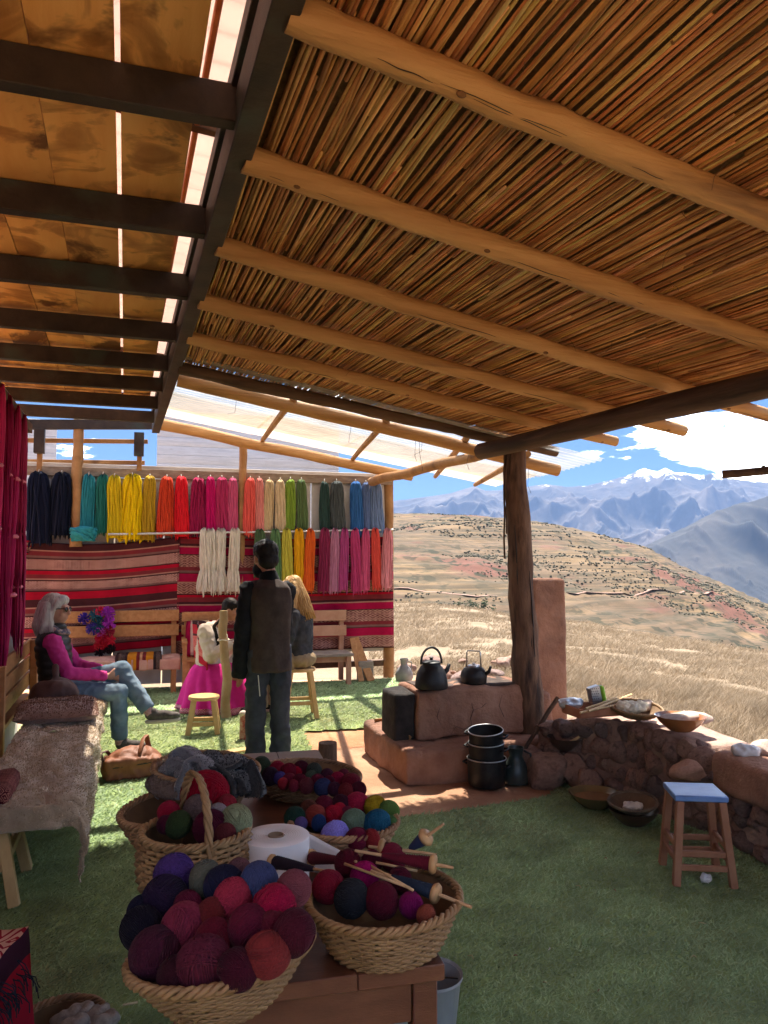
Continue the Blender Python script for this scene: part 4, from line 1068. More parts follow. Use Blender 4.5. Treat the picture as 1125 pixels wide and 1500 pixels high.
# ------------------------------------------------------------------ benches
bench_w = mat('varnished_bench_wood', (.36, .155, .055), (.48, .23, .09), 5, .5, .0012, 40, (4, 1, 4))
pine = mat('light_pine', (.50, .31, .13), (.62, .42, .20), 5, .6, .001, 40, (3, 3, 1))
red_wood = mat('red_brown_wood', (.20, .075, .04), (.29, .12, .065), 5, .6, .001, 40, (3, 3, 1))
grey_wood = mat('grey_weathered_wood', (.22, .17, .14), (.34, .28, .23), 5, .9, .003, 40, (1, 5, 5))
def bench(origin, ax, ln, label, slats=(.62, .78), seat_z=.42, depth=.42, m=bench_w, back=True, arms=False, seat_m=None, legs_t=None, slat_h=.10):
    """origin: rear corner on the floor; ax: along the bench; fr: towards the sitter's front"""
    ax = Vector(ax); fr = Vector((ax.y, -ax.x, 0)); t = empty('wooden_bench' if not arms else 'wooden_armchair', origin, 0, label, 'bench' if not arms else 'chair')
    o = Vector(origin)
    n = 3
    for k in range(n):
        c = o + fr * (.04 + depth * (k + .5) / n); mb = MB(); mb.beam(c + ax * 0 + UP * (seat_z - .0175), c + ax * ln + UP * (seat_z - .0175), depth / n - .008, .035, bev=.004); mb.build('seat_board', seat_m or m, t)
    for tt in (legs_t or (.06, ln - .06)):
        for f in (.065, depth - .0):
            p = o + ax * tt + fr * f; top = seat_z - .036 if f > .1 else (max(slats) + slat_h * .5 if back else seat_z - .036)
            mb = MB(); mb.box(p + UP * top / 2 - (fr * .05 if f < .1 else Vector()), (.06, .06, top), rotz(math.atan2(ax.y, ax.x)), bev=.004); mb.build('leg', m, t)
    c = o + fr * (depth - .03); mb = MB(); mb.beam(c + ax * .05 + UP * (seat_z - .075), c + ax * (ln - .05) + UP * (seat_z - .075), .022, .07); mb.build('apron', m, t)
    if back:
        for z in slats:
            c = o + fr * .062 ; mb = MB(); mb.beam(c + UP * z, c + ax * ln + UP * z, .024, slat_h, bev=.004); mb.build('back_slat', m, t)
    if arms:
        for tt in (.03, ln - .03):
            p = o + ax * tt; mb = MB(); mb.beam(p + UP * .62 + fr * .08, p + fr * (depth + .06) + UP * .60, .06, .03); mb.build('armrest', m, t)
            q = p + fr * (depth + .015); mb = MB(); mb.box(q + UP * .293, (.05, .05, .585), rotz(math.atan2(ax.y, ax.x)), bev=.004); mb.build('arm_post', m, t)
    return t
# long bench with fleece along the side wall; its sitter faces e1, so it runs along e2 reversed for the front side
lb_front = Vector((-1.55, 4.0, 0)); LBD = .52
lb_org = lb_front - e1 * (LBD + .04) + e2 * 3.25
bench(lb_org, -e2, 3.75, 'long varnished bench with slatted back along the whitewashed wall', slats=(.56, .70, .84), seat_z=.43, depth=LBD, legs_t=(.1, 1.9, 3.15), slat_h=.12)
p = RW(150, .22); bl = RW(70, .12); br = RW(264, .12)
bench(Vector((bl.x, bl.y, 0)), wdir, (br - bl).length, 'varnished bench with two back slats under the red weaving', slats=(.72, .90), seat_z=.40, depth=.46, slat_h=.14)
bl = RW(268, .16); br = RW(333, .16)
ch = bench(Vector((bl.x, bl.y, 0)), wdir, (br - bl).length, 'wooden armchair with square back behind the weaver', slats=(.55, .72, .88), seat_z=.40, depth=.48, arms=True, slat_h=.12)
bl = RW(400, .14); br = RW(506, .14)
bench(Vector((bl.x, bl.y, 0)), wdir, (br - bl).length, 'worn bench with grey seat under the magenta weaving', slats=(.66, .86), seat_z=.40, depth=.46, slat_h=.14, seat_m=grey_wood, m=mat('pinkish_bench_wood', (.36, .17, .10), (.46, .25, .16), 5, .6, .001, 40))
for (u0, v0, u1, v1, w, lb) in ((520, 938, 544, 990, .10, 'leaning plank beside the worn bench'), (516, 932, 530, 985, .07, 'narrow leaning offcut behind the leaning plank')):
    a = RW(u0, .16); b = RW(u1, .45); mb = MB(); mb.beam(Vector((a.x, a.y, .55)), Vector((b.x, b.y, .01)), w, .03, up=wn_); mb.build('wood_plank', bench_w, None, 0, label=lb, cat='plank')
p = RW(535, .3); mb = MB(); mb.box((p.x, p.y, .13), (.2, .16, .26), rotz(.2), bev=.01); mb.build('wood_block', grey_wood, None, 0, label='squat grey wood block beside the leaning plank', cat='block')

# fleeces, cushions, bags
fleece = mat('sheep_fleece', (.46, .34, .23), (.62, .49, .36), 14, 1, .010, 55, c3=(.34, .26, .19), s3=3, lo3=.5, hi3=.8, sheen=.4)
def fuzz(o, n, ln, cols, name, m):   # wool locks standing off a surface
    me = o.data; me.calc_loop_triangles(); 
    tri = np.array([t.vertices[:] for t in me.loop_triangles]); co = np.array([v.co[:] for v in me.vertices]); no = np.array([v.normal[:] for v in me.vertices])
    ar = np.linalg.norm(np.cross(co[tri[:, 1]] - co[tri[:, 0]], co[tri[:, 2]] - co[tri[:, 0]]), axis=1); k = rng.choice(len(tri), n, p=ar / ar.sum())
    w = rng.dirichlet((1, 1, 1), n); P = (co[tri[k]] * w[:, :, None]).sum(1); N = (no[tri[k]] * w[:, :, None]).sum(1)
    d = N + rng.normal(0, .7, (n, 3)); d /= np.linalg.norm(d, axis=1)[:, None]; s = np.cross(d, rng.normal(0, 1, (n, 3))); s /= np.linalg.norm(s, axis=1)[:, None]
    l = ln * rng.uniform(.5, 1.3, (n, 1)); V = np.stack([P - s * l * .22, P + s * l * .22, P + d * l], 1).reshape(-1, 3)
    f = np_mesh(name, V, np.arange(3 * n).reshape(-1, 3), m, parent=o); c = rng.random((n, 1)); vcol(f, np.repeat(np.array([cols[0]]) * (1 - c) + c * np.array([cols[1]]), 3, 0)); f['kind'] = 'stuff'
    return f
wool_lock = attr_mat('wool_locks', 1, 'VERT', var=.15, vscale=10, transl=.2)
def fleece_on_bench(t0, t1, over, label, drop_end, seed):
    # across: i from back (0) over the seat to hanging front (1); j along the bench
    def fn(i, j):
        t = t0 + (t1 - t0) * j; x = -LBD + .06 + i * (LBD + over); w = noise.noise(Vector((i * 4, j * 7, seed))) * .05 + noise.noise(Vector((i * 11, j * 18, seed))) * .02
        t += noise.noise(Vector((i * 6, seed, j))) * .07
        if x <= 0: p = lb_front + e2 * t + e1 * x + UP * (.462 + abs(w) * .9)
        else: p = lb_front + e2 * t + e1 * (.03 + w * .9) + UP * (.452 - x * (1 + .5 * noise.noise(Vector((j * 4, seed, 2)))))
        if drop_end and j < .2:
            k = (0.2 - j) / .2 * drop_end; p = lb_front + e2 * (t0 + (t1 - t0) * .2 - min(k, .05)) + e1 * min(x, .03) + UP * (.452 - max(0, k - .05) - max(x, 0)) + e1 * w - e2 * w
        return p
    o = uv_grid('sheep_fleece', fn, 40, 60, fleece, None, thick=.008, label=label, cat='fleece', group='fleeces on the long bench')
    fuzz(o, 30000, .014, ((.40, .30, .20), (.66, .53, .39)), 'wool_locks', wool_lock)
fleece_on_bench(-.62, 1.25, .20, 'shaggy beige fleece draped over the near end of the long bench', .16, 1.0)
fleece_on_bench(1.2, 2.95, .05, 'flat worn fleece under the seated woman on the long bench', 0, 4.0)
# brown cushion
cus_m = mat('brown_fleece_cushion', (.22, .115, .08), (.33, .19, .135), 12, 1, .006, 60, sheen=.3)
cu_e = empty('cushion', lb_front + e2 * 1.75 - e1 * .26 + UP * .475, TH + R(4), 'flat brown fleece cushion with a dark seam on the bench', 'cushion')
mb = MB(); 
def pil(i, j, s): 
    x = (i - .5) * 2; y = (j - .5) * 2; h = (max(0, 1 - x ** 4) * max(0, 1 - y ** 4)) ** .5
    return Vector((x * .27, y * .33, .055 + s * .055 * h + .012 * noise.noise(Vector((x * 2, y * 2, s)))))
mb.grid(lambda i, j: pil(i, j, 1), 22, 22); mb.grid(lambda i, j: pil(i, j, -1), 22, 22); o = mb.build('cover', cus_m, cu_e, 180, world=False)
fuzz(o, 9000, .012, ((.18, .09, .06), (.36, .21, .15)), 'wool_locks', wool_lock)
mb = MB(); mb.tube([Vector((-.24 + .48 * k / 9, .06, .112 - .02 * abs(k - 4.5) / 4.5)) for k in range(10)], .010, 5, sq=.5); mb.build('seam', dark_beam, cu_e, 180, world=False)
# brown backpack beside the woman
bag_m = mat('brown_nylon', (.085, .045, .04), (.14, .08, .07), 6, .6, .003, 30)
mb = MB(); bp_ = lb_front + e2 * 2.18 - e1 * .32 + UP * .56
mb.ell(bp_, (.17, .14, .13), rotz(TH)); mb.ell(bp_ + e1 * .03 + UP * .03, (.14, .15, .10), rotz(TH)); mb.tube([bp_ + e2 * .08 + UP * .08, bp_ + e2 * .12 + UP * .20, bp_ + e2 * .05 + UP * .22, bp_ + UP * .1], .02, 8)
o = baked(mb, 'backpack', bag_m, None, .012, 4, label='slumped dark brown backpack leaning on the bench back', cat='bag'); jiggle(o, .02, 9, .008, 14)
# leather bag on the turf
lea = mat('tan_leather', (.20, .065, .028), (.29, .115, .055), 5, .6, .002, 30, c3=(.2, .07, .04), s3=4); 
hb0 = G(192, 1138); hb = empty('leather_bag', hb0, R(24), 'tan leather bag with strap lying on the turf', 'bag')
mb = MB(); mb.box((0, 0, .08), (.36, .22, .13)); mb.ell((0, .01, .15), (.17, .10, .06)); mb.ell((-.13, 0, .1), (.08, .11, .07)); mb.ell((.14, 0, .09), (.07, .11, .07))
o = baked(mb, 'body', lea, hb, .012, 5, world=False); jiggle(o, .025, 10, .012, 18)
mb = MB(); mb.tube([(.02, -.10, .12), (.05, -.08, .20), (.08, .0, .27), (.11, .06, .28), (.13, .08, .20), (.14, .09, .12)], .02, 6, sq=.35); mb.build('handle', lea, hb, 180, world=False)
mb = MB(); mb.tube([(-.16, .0, .10), (-.21, -.05, .16), (-.22, -.03, .2), (-.17, .06, .19), (-.13, .08, .14)], .016, 6, sq=.5); mb.build('strap', bag_m, hb, 180, world=False)
mb = MB(); mb.beam((-.15, -.117, .105), (.14, -.117, .12), .008, .012); mb.build('zip', dark_beam, hb, 0, world=False)
# blanket with striped runner on the rear bench
blk = mat('pink_wool_blanket', (.50, .24, .18), (.60, .34, .26), 10, 1, .004, 60)
rows_ = [(0, lin((60, 40, 40))), (.06, lin((110, 90, 80))), (.2, lin((60, 40, 40))), (.26, lin((205, 130, 35))), (.45, lin((165, 45, 50))), (.52, lin((205, 150, 110))), (.58, lin((165, 45, 50))), (.66, lin((205, 130, 35))), (.82, lin((50, 40, 40))), (.88, lin((120, 100, 90))), (.97, lin((45, 35, 35)))]
run_m = stripe_mat('yellow_black_runner', rows_, [(.06, .2), (.45, .52), (.58, .66), (.88, .97)], lin((60, 40, 40)), (16, 40), axis='X')
def on_bench2(u0, u1, z0, over, k, bump_):
    def fn(i, j):
        p = RW(u0 + (u1 - u0) * i, .15); x = .06 + j * (.44 + over)
        zz = z0 + bump_ * abs(noise.noise(Vector((i * 6, j * 4, k)))) 
        if x > .47: return p - wn_ * (.485 + .012 * math.sin(i * 30) + .01) + UP * (zz - (x - .47))
        return p - wn_ * x + UP * zz
    return fn
uv_grid('wool_blanket', on_bench2(112, 266, .412, .10, 2.0, .03), 40, 24, blk, None, thick=.012, label='pink wool blanket spread on the bench under the red weaving', cat='blanket')
uv_grid('striped_runner', on_bench2(176, 240, .455, .13, 5.0, .01), 30, 20, run_m, None, thick=.008, label='yellow red and black striped runner over the pink blanket', cat='cloth')
cst = stripe_mat('striped_cushion_cloth', [(0, PK), (.12, CRM), (.2, CR), (.34, lin((215, 190, 150))), (.7, CR), (.8, CRM), (.9, PK)], [(.34, .5)], lin((190, 150, 110)), (14, 20), axis='X')
cc_ = RW(299, .32)
def cush(i, j): 
    x = (i - .5) * .38; z = (j - .5) * .40; h = (max(0, 1 - (2 * (i - .5)) ** 4) * max(0, 1 - (2 * (j - .5)) ** 4)) ** .5
    return cc_ + wdir * x + UP * (.62 + z) - wn_ * (.05 + .06 * h) + wn_ * .12 * (j - .5)
uv_grid('cushion', cush, 16, 16, cst, None, thick=.05, label='red and cream striped cushion propped in the armchair', cat='cushion')
# pompom tassels on the rear bench back
pom = empty('pompom_tassels', RW(140, .24) + UP * .55, 0, 'bunch of purple and red wool pompoms hung on the bench back', 'tassels')
for u, v, r, c in [(126, 906, 9, (60, 40, 130)), (143, 902, 10, (45, 85, 100)), (150, 896, 8, (200, 40, 70)), (160, 899, 11, (150, 50, 165)), (163, 912, 11, (165, 55, 175)), (147, 915, 12, (40, 75, 95)), (139, 921, 10, (70, 55, 140)), (151, 925, 9, (170, 70, 170)), (162, 924, 9, (150, 30, 60)), (152, 936, 10, (165, 25, 50)), (164, 938, 9, (190, 35, 60)), (150, 945, 9, (175, 30, 45)), (165, 950, 8, (40, 25, 30)), (150, 955, 8, (35, 25, 30))]:
    p = RW(u, .27); p.z = zat(p, v); rr = r * p.y / F
    mb = MB()
    for k in range(70):
        d = Vector((rnd.gauss(0, 1), rnd.gauss(0, 1), rnd.gauss(0, 1))).normalized(); mb.tube([p, p + d * rr], [.004, .007], 4)
    o = mb.build('pompom', yarn, pom, 0); o.color = (*lin(c), 1)

# ------------------------------------------------------------------ table in front
tab_m = mat('dark_red_table_wood', (.11, .036, .018), (.165, .06, .03), 4, .42, .0008, 50, (1, 6, 6), spec=.4)
TA = R(13); t1 = Vector((math.cos(TA), math.sin(TA), 0)); t2 = Vector((-math.sin(TA), math.cos(TA), 0))
TZ = .72; tc0 = G(652, 1412, TZ); TWD, TLN = .58, 1.95
tb = empty('wooden_table', tc0 - t1 * TWD / 2 + t2 * TLN / 2 - UP * TZ, 0, 'long dark red wooden table loaded with yarn baskets', 'table')
for k in range(3):
    c = tc0 - t1 * (TWD * (k + .5) / 3); mb = MB(); mb.beam(c - UP * .0175, c + t2 * TLN - UP * .0175, TWD / 3 - .0015, .035, bev=.002); mb.build('top_board', tab_m, tb)
for a_ in (.035, TWD - .035):
    for b_ in (.06, TLN - .06):
        p = tc0 - t1 * a_ + t2 * b_; mb = MB(); mb.box(Vector((p.x, p.y, (TZ - .036) / 2)), (.055, .055, TZ - .036), rotz(TA), bev=.003); mb.build('leg', tab_m, tb)
for b_ in (.05, TLN - .05):
    a, b = tc0 - t1 * .065 + t2 * b_, tc0 - t1 * (TWD - .065) + t2 * b_; mb = MB(); mb.beam(a - UP * .085, b - UP * .085, .022, .10, bev=.002); mb.build('apron', tab_m, tb)
for a_ in (.03, TWD - .03):
    a, b = tc0 - t1 * a_ + t2 * .09, tc0 - t1 * a_ + t2 * (TLN - .09); mb = MB(); mb.beam(a - UP * .085, b - UP * .085, .022, .10, bev=.002); mb.build('apron', tab_m, tb)

# ------------------------------------------------------------------ baskets
wick = mat('pale_wicker', (.21, .12, .052), (.35, .215, .10), 14, .6, .001, 60, c3=(.22, .12, .06), s3=6, lo3=.5, hi3=.75)
wick2 = mat('brown_wicker', (.24, .13, .065), (.38, .23, .12), 14, .6, .001, 60, c3=(.14, .07, .04), s3=6, lo3=.5, hi3=.75)
wick_gap = mat('weave_gap_shade', (.12, .068, .035), (.17, .10, .05), 20, .9)
def basket(c, rb, rt, h, rows, stakes, label, m=wick, sx=1.0, sy=1.0, rz=0, tilt=(0, 0), handle=None, wr=None, group='wicker baskets on the table', belly=0, rim=.011):
    t = empty('wicker_basket', c, rz, label, 'basket', group); t.rotation_euler = (tilt[0], tilt[1], rz)
    wr = wr or h / rows * .56
    def rad(z): k = z / h; return rb + (rt - rb) * k ** .75 + belly * math.sin(pi * k)
    mb = MB(); n = stakes * 2
    for r_ in range(rows):
        z = h * (r_ + .5) / rows; R0 = rad(z); sg = 1 if r_ % 2 else -1; P = []; o_ = rnd.uniform(0, 9)
        for k in range(n):
            th = 2 * pi * k / n; amp = wr * .75 * sg * math.cos(stakes * th); zz = z + .0022 * noise.noise(Vector((k * .2, r_, o_)))
            P.append(Vector(((R0 + amp) * sx * math.cos(th), (R0 + amp) * sy * math.sin(th), zz)))
        mb.tube(P, [wr * rnd.uniform(.85, 1.12) for _ in range(n)], 4, loop=True, cap=False)
    mb.build('weave', m, t, 180, world=False)
    mb = MB()
    for k in range(stakes):
        th = 2 * pi * (k + .25) / stakes * 1.0
        mb.tube([Vector((rad(h * q) * sx * math.cos(th), rad(h * q) * sy * math.sin(th), h * q)) for q in (0, .3, .6, 1)], wr * .7, 4)
    mb.build('stakes', m, t, 180, world=False)
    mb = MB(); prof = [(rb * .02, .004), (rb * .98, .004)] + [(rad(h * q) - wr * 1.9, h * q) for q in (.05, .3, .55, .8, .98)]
    mb.lathe(prof, 28, sx=sx, sy=sy, cap=False); mb.build('gap_shade', wick_gap, t, 180, world=False)  # added dark shell, shade of the weave gaps put into its colour
    mb = MB(); turns = int(2 * pi * rt / (rim * 5.2)); N = turns * 10
    for ph in (0, 2 * pi / 3, 4 * pi / 3):
        P = []
        for k in range(N):
            th = 2 * pi * k / N; q = turns * th + ph
            q += .25 * math.sin(5 * th + ph); rr = rt + rim * .6 * math.cos(q); P.append(Vector((rr * sx * math.cos(th), rr * sy * math.sin(th), h + rim * .25 + rim * .6 * math.sin(q))))
        mb.tube(P, [rim * .55 * rnd.uniform(.85, 1.1) for _ in P], 5, loop=True, cap=False)
    mb.build('rim', m, t, 180, world=False)
    if handle:
        hh, az = handle; mb = MB(); N = 70
        for ph in (0, 2 * pi / 3, 4 * pi / 3):
            P = []
            for k in range(N):
                q = k / (N - 1); th = pi * q; x = (rt + .004) * math.cos(th); z = h * .35 + (hh - h * .35) * math.sin(th) ** .62 if 0 < q < 1 else h * .35
                a = q * 34 + ph; P.append(Vector((x + .0065 * math.cos(a), .0065 * math.sin(a), z + .004 * math.sin(a * 1.0))))
            P = [rotz(az) @ p for p in P]; mb.tube(P, .0062, 5)
        mb.build('handle', m, t, 180, world=False)
    return t
def ball_mesh(seed):
    r_ = random.Random(seed); mb = MB(); mb.ell((0, 0, 0), (.955, .955, .955), None, 16, 10)
    for g in range(7):
        q = Matrix.Rotation(r_.uniform(0, pi), 3, 'X') @ Matrix.Rotation(r_.uniform(0, 2 * pi), 3, 'Z') @ Matrix.Rotation(r_.uniform(0, pi), 3, 'Y')
        m_ = r_.randint(7, 11)
        for k in range(m_):
            off = (k - m_ / 2) * r_.uniform(.075, .095); rr = math.sqrt(max(.05, 1 - off * off)); lift = .985 + .008 * g / 7 + r_.uniform(-.01, .015); wob = r_.uniform(-.04, .04)
            P = [q @ Vector((rr * lift * math.cos(a), rr * lift * math.sin(a), (off + wob * math.sin(2 * a)) * lift)) for a in np.linspace(0, 2 * pi, 26, endpoint=False)]
            mb.tube(P, r_.uniform(.03, .046), 3, loop=True, cap=False)
    return mb.mesh('yarn_ball', yarn, 180)
BALLS = [ball_mesh(100 + k) for k in range(6)]
def ball(u, v, rpx, z, c, label, group):
    p = G(u, v, z); dist = (p - CAM).length; r = rpx * dist / F * .99
    o = bpy.data.objects.new('yarn_ball', rnd.choice(BALLS)); COL.objects.link(o); o.location = p; o.scale = (r * rnd.uniform(.94, 1.06), r * rnd.uniform(.94, 1.06), r * rnd.uniform(.88, 1.0))
    o.rotation_euler = (rnd.uniform(0, 6), rnd.uniform(0, 6), rnd.uniform(0, 6)); l_ = lin(c); g_ = sum(l_) / 3; o.color = (*[max(.002, g_ + (x - g_) * 1.05) for x in l_], 1)
    return tag(o, label, 'yarn ball', group)
CN = {}
def cname(c):
    r, g, b = c; mx_, mn = max(c), min(c); l = 'dark ' if mx_ < 75 else 'deep ' if mx_ < 115 else 'pale ' if mn > 110 else ''
    if mx_ - mn < 22: n = 'grey'
    elif r == mx_ and b > g * 1.25 and b > .6 * r: n = 'plum'
    elif r == mx_ and g > .72 * r: n = 'olive yellow'
    elif r == mx_ and g > .5 * r and b < .75 * r: n = 'brown'
    elif r == mx_ and g > b * 1.12: n = 'rust red'
    elif r == mx_ and b > .48 * r: n = 'rose' if mx_ > 125 else 'maroon'
    elif r == mx_: n = 'crimson' if mx_ > 120 else 'maroon'
    elif g == mx_: n = 'green'
    else: n = 'violet' if r > g * 1.12 else 'blue'
    return l + n
def fill(lst, z, where, group):
    names = [cname(c) for *_, c in lst]; radii = [q[2] for q in lst]
    size = lambda r: 'big' if r > np.percentile(radii, 70) else 'small' if r < np.percentile(radii, 35) else 'middling'
    seen = {}
    for (u, v, r, c), nm in zip(lst, names):
        zz = z(u, v) if callable(z) else z
        lb_ = f'{size(r)} {nm} wool ball {where}'
        if lb_ in seen:
            near_ = sorted((math.hypot(q[0] - u, q[1] - v), n2) for q, n2 in zip(lst, names) if n2 != nm)
            lb_ = f'{size(r)} {nm} wool ball beside a {near_[min(seen[lb_] - 1, len(near_) - 1)][1]} one {where}'
        base_ = f'{size(r)} {nm} wool ball {where}'; seen[base_] = seen.get(base_, 0) + 1
        ball(u, v, r, zz, c, lb_, group)
# A: big round basket, front of the table
bA = Vector((-.310, 1.575, TZ + .006)); basket(bA, .085, .178, .104, 17, 34, 'broad shallow wicker basket of big dark wool balls at the table corner', tilt=(R(-3), R(-7)), rim=.011)
ballsA = [(255, 1281, 27, (70, 50, 105)), (242, 1316, 29, (38, 26, 48)), (301, 1288, 23, (88, 90, 80)), (329, 1298, 26, (32, 34, 58)), (379, 1294, 26, (62, 70, 105)), (350, 1276, 17, (95, 65, 70)), (341, 1318, 26, (150, 50, 70)), (402, 1327, 29, (140, 28, 58)), (430, 1302, 24, (110, 60, 68)), (269, 1358, 28, (118, 45, 65)), (366, 1359, 29, (88, 26, 45)), (315, 1374, 25, (92, 26, 40)), (430, 1366, 28, (68, 24, 36)), (227, 1396, 33, (62, 26, 42)), (299, 1413, 34, (84, 34, 48)), (392, 1398, 28, (112, 44, 44)), (349, 1420, 26, (62, 20, 34)), (209, 1362, 28, (24, 22, 34)), (275, 1328, 19, (84, 26, 48)), (311, 1339, 21, (98, 36, 38)), (256, 1428, 22, (50, 20, 30)), (206, 1332, 17, (26, 26, 44)), (400, 1355, 18, (92, 30, 45))]
fill(ballsA, lambda u, v: .845 + (1450 - v) / 190 * .085 + (u - 320) * .00022, 'in the broad corner basket', 'wool balls in the broad front basket')
# B: spindle basket
bB = Vector((.003, 1.81, TZ + .004)); basket(bB, .118, .172, .105, 15, 32, 'round wicker basket of spindles and wool at the table edge', tilt=(0, R(-2)), rim=.010)
ballsB = [(481, 1299, 22, (112, 26, 44)), (515, 1316, 24, (34, 36, 42)), (559, 1319, 23, (82, 22, 38)), (602, 1326, 17, (110, 26, 78)), (509, 1264, 18, (84, 22, 36)), (534, 1283, 19, (140, 26, 85)), (575, 1256, 19, (108, 30, 48)), (585, 1290, 17, (70, 20, 34)), (545, 1262, 15, (74, 22, 36))]
fill(ballsB, lambda u, v: .825 + (1345 - v) / 100 * .05, 'in the spindle basket', 'wool balls in the spindle basket')
ball(624, 1340, 13, .835, (130, 66, 52), 'little rust pink wool knob caught on the spindle basket rim', 'wool balls in the spindle basket')
stick_m = mat('turned_spindle_wood', (.42, .25, .12), (.55, .36, .19), 20, .55); whorl_m = mat('whorl_wood', (.36, .20, .085), (.48, .29, .13), 12, .5)
def spindle(a, b, f, cone, c, label):
    """a,b = stick ends (u,v,z); f = whorl position along; cone = (f0,f1) of the wound yarn"""
    A_, B_ = G(*a), G(*b); d = (B_ - A_); x, y, z = frame(d); M = Matrix((x, y, z)).transposed()
    t = empty('drop_spindle', (A_ + B_) / 2, 0, label, 'spindle', 'drop spindles on the table')
    mb = MB(); mb.tube([A_, A_.lerp(B_, .5), B_], [.0035, .005, .003], 6); mb.build('stick', stick_m, t)
    W = A_.lerp(B_, f); mb = MB(); mb.lathe([(.004, -.008), (.019, -.007), (.023, 0), (.019, .007), (.004, .009)], 18, W, M); mb.build('whorl', whorl_m, t, 60)
    n = 16; P = []; rr = []
    for k in range(n * 4):
        q = k / (n * 4 - 1); P.append(A_.lerp(B_, cone[0] + (cone[1] - cone[0]) * q)); rr.append((.005 + .0115 * (1 - q) ** .7) * (1 + .06 * math.sin(k * 2.1)))
    mb = MB(); mb.tube(P, rr, 10); o = mb.build('wound_yarn', yarn, t, 180); o.color = (*lin(c), 1)
spindle((691, 1329, .84), (543, 1272, .875), .34, (.36, .78), (40, 50, 66), 'spindle of slate blue yarn poking over the basket rim')
spindle((664, 1271, .885), (520, 1246, .90), .20, (.22, .72), (86, 24, 38), 'spindle of maroon yarn lying across the basket')
spindle((650, 1207, .955), (598, 1245, .875), .50, (.55, .95), (52, 58, 84), 'upright spindle with blue yarn standing out of the basket')
spindle((368, 1257, .80), (478, 1276, .86), .33, (.36, .85), (40, 34, 46), 'spindle of black yarn lying before the paper roll')
spindle((448, 1256, .79), (522, 1262, .88), .11, (.15, .8), (80, 24, 36), 'small spindle of maroon yarn beside the paper roll')
spindle((540, 1240, .89), (640, 1252, .885), .2, (.25, .5), (70, 40, 34), 'bare wooden spindle at the back of the basket')
for k in range(4):
    a = (rnd.uniform(500, 560), rnd.uniform(1262, 1290), .885); b = (rnd.uniform(570, 625), rnd.uniform(1275, 1310), .87); A_, B_ = G(*a), G(*b)
    mb = MB(); mb.tube([A_, B_], .0032, 6); mb.build('thin_stick', stick_m, None, 180, label='thin bare spindle stick among the wool in the spindle basket', cat='stick', group='thin sticks in the spindle basket')
# paper roll
paper = mat('white_paper', (.72, .71, .73), (.78, .77, .80), 5, .8, .0006, 40)
cp = Vector((-.292, 2.13, TZ + .002)); pr = empty('paper_roll', cp, 0, 'big white paper roll with a loose end standing on the table', 'paper roll')
mb = MB(); mb.lathe([(.02, 0), (.088, 0), (.090, .004), (.090, .134), (.086, .137), (.024, .135), (.022, .11), (.022, .01)], 48); mb.build('roll', paper, pr, 50, world=False)
core_m = mat('cardboard_core', (.25, .17, .11), rough=.9); mb = MB(); mb.lathe([(.021, .004), (.021, .1375), (.0185, .1375), (.0185, .004)], 24); mb.build('core', core_m, pr, 60, world=False)
mb = MB()
for k in range(10):
    rr = .028 + .0062 * k; mb.tube([Vector((rr * math.cos(a), rr * math.sin(a),   .1362)) for a in np.linspace(0, 2 * pi, 40, endpoint=False)], .0007, 3, loop=True, cap=False)
mb.build('edge_lines', mat('paper_edge', (.52, .50, .50)), pr, 180, world=False)
mb = MB(); mb.grid(lambda i, j: Vector((.03 + .155 * i, .088 - .055 * i ** 1.5 + .012 * math.sin(i * 4 + j), .004 + .118 * j * (1 - .35 * i) )), 14, 8); o = mb.build('loose_end', paper, pr, 180, world=False); s_ = o.modifiers.new('t', 'SOLIDIFY'); s_.thickness = .001
# C: handled basket
bC = Vector((-.50, 2.09, TZ + .004)); basket(bC, .125, .138, .16, 14, 24, 'tall wicker basket with a twisted arched handle', m=wick, handle=(.305, R(118)), rim=.010, belly=.012)
fill([(300, 1164, 34, (122, 14, 34)), (290, 1186, 20, (92, 76, 74)), (320, 1191, 13, (140, 130, 135)), (345, 1204, 22, (124, 132, 104)), (308, 1212, 24, (72, 22, 40)), (261, 1208, 18, (48, 62, 36)), (247, 1190, 15, (130, 28, 48)), (333, 1180, 14, (120, 36, 46)), (243, 1208, 12, (70, 22, 40)), (330, 1222, 14, (90, 40, 44))],
     lambda u, v: .885 + (1225 - v) / 60 * .045, 'in the arched handle basket', 'wool balls in the handled basket')
# D: coloured balls
bD = Vector((-.125, 2.46, TZ + .004)); basket(bD, .13, .166, .06, 6, 26, 'shallow tray basket of bright coloured wool balls behind the paper roll', m=wick2, rim=.010)
fill([(490, 1223, 20, (136, 128, 205)), (519, 1205, 18, (98, 118, 100)), (552, 1207, 19, (34, 82, 110)), (550, 1182, 16, (150, 128, 40)), (570, 1187, 14, (84, 110, 58)), (523, 1177, 16, (142, 34, 60)), (488, 1194, 13, (146, 30, 48)), (462, 1196, 15, (122, 52, 46)), (467, 1206, 11, (36, 54, 96)), (432, 1198, 15, (34, 58, 50)), (441, 1206, 9, (88, 76, 130)), (499, 1179, 14, (60, 28, 40)), (475, 1180, 14, (92, 26, 44)), (523, 1229, 16, (92, 24, 46)), (544, 1229, 13, (122, 40, 44)), (497, 1188, 11, (150, 30, 50)), (452, 1185, 12, (80, 46, 38)), (572, 1205, 10, (70, 100, 60)), (508, 1192, 10, (110, 40, 60))],
     lambda u, v: .775 + (1235 - v) / 60 * .03, 'in the tray behind the paper roll', 'wool balls in the bright tray')
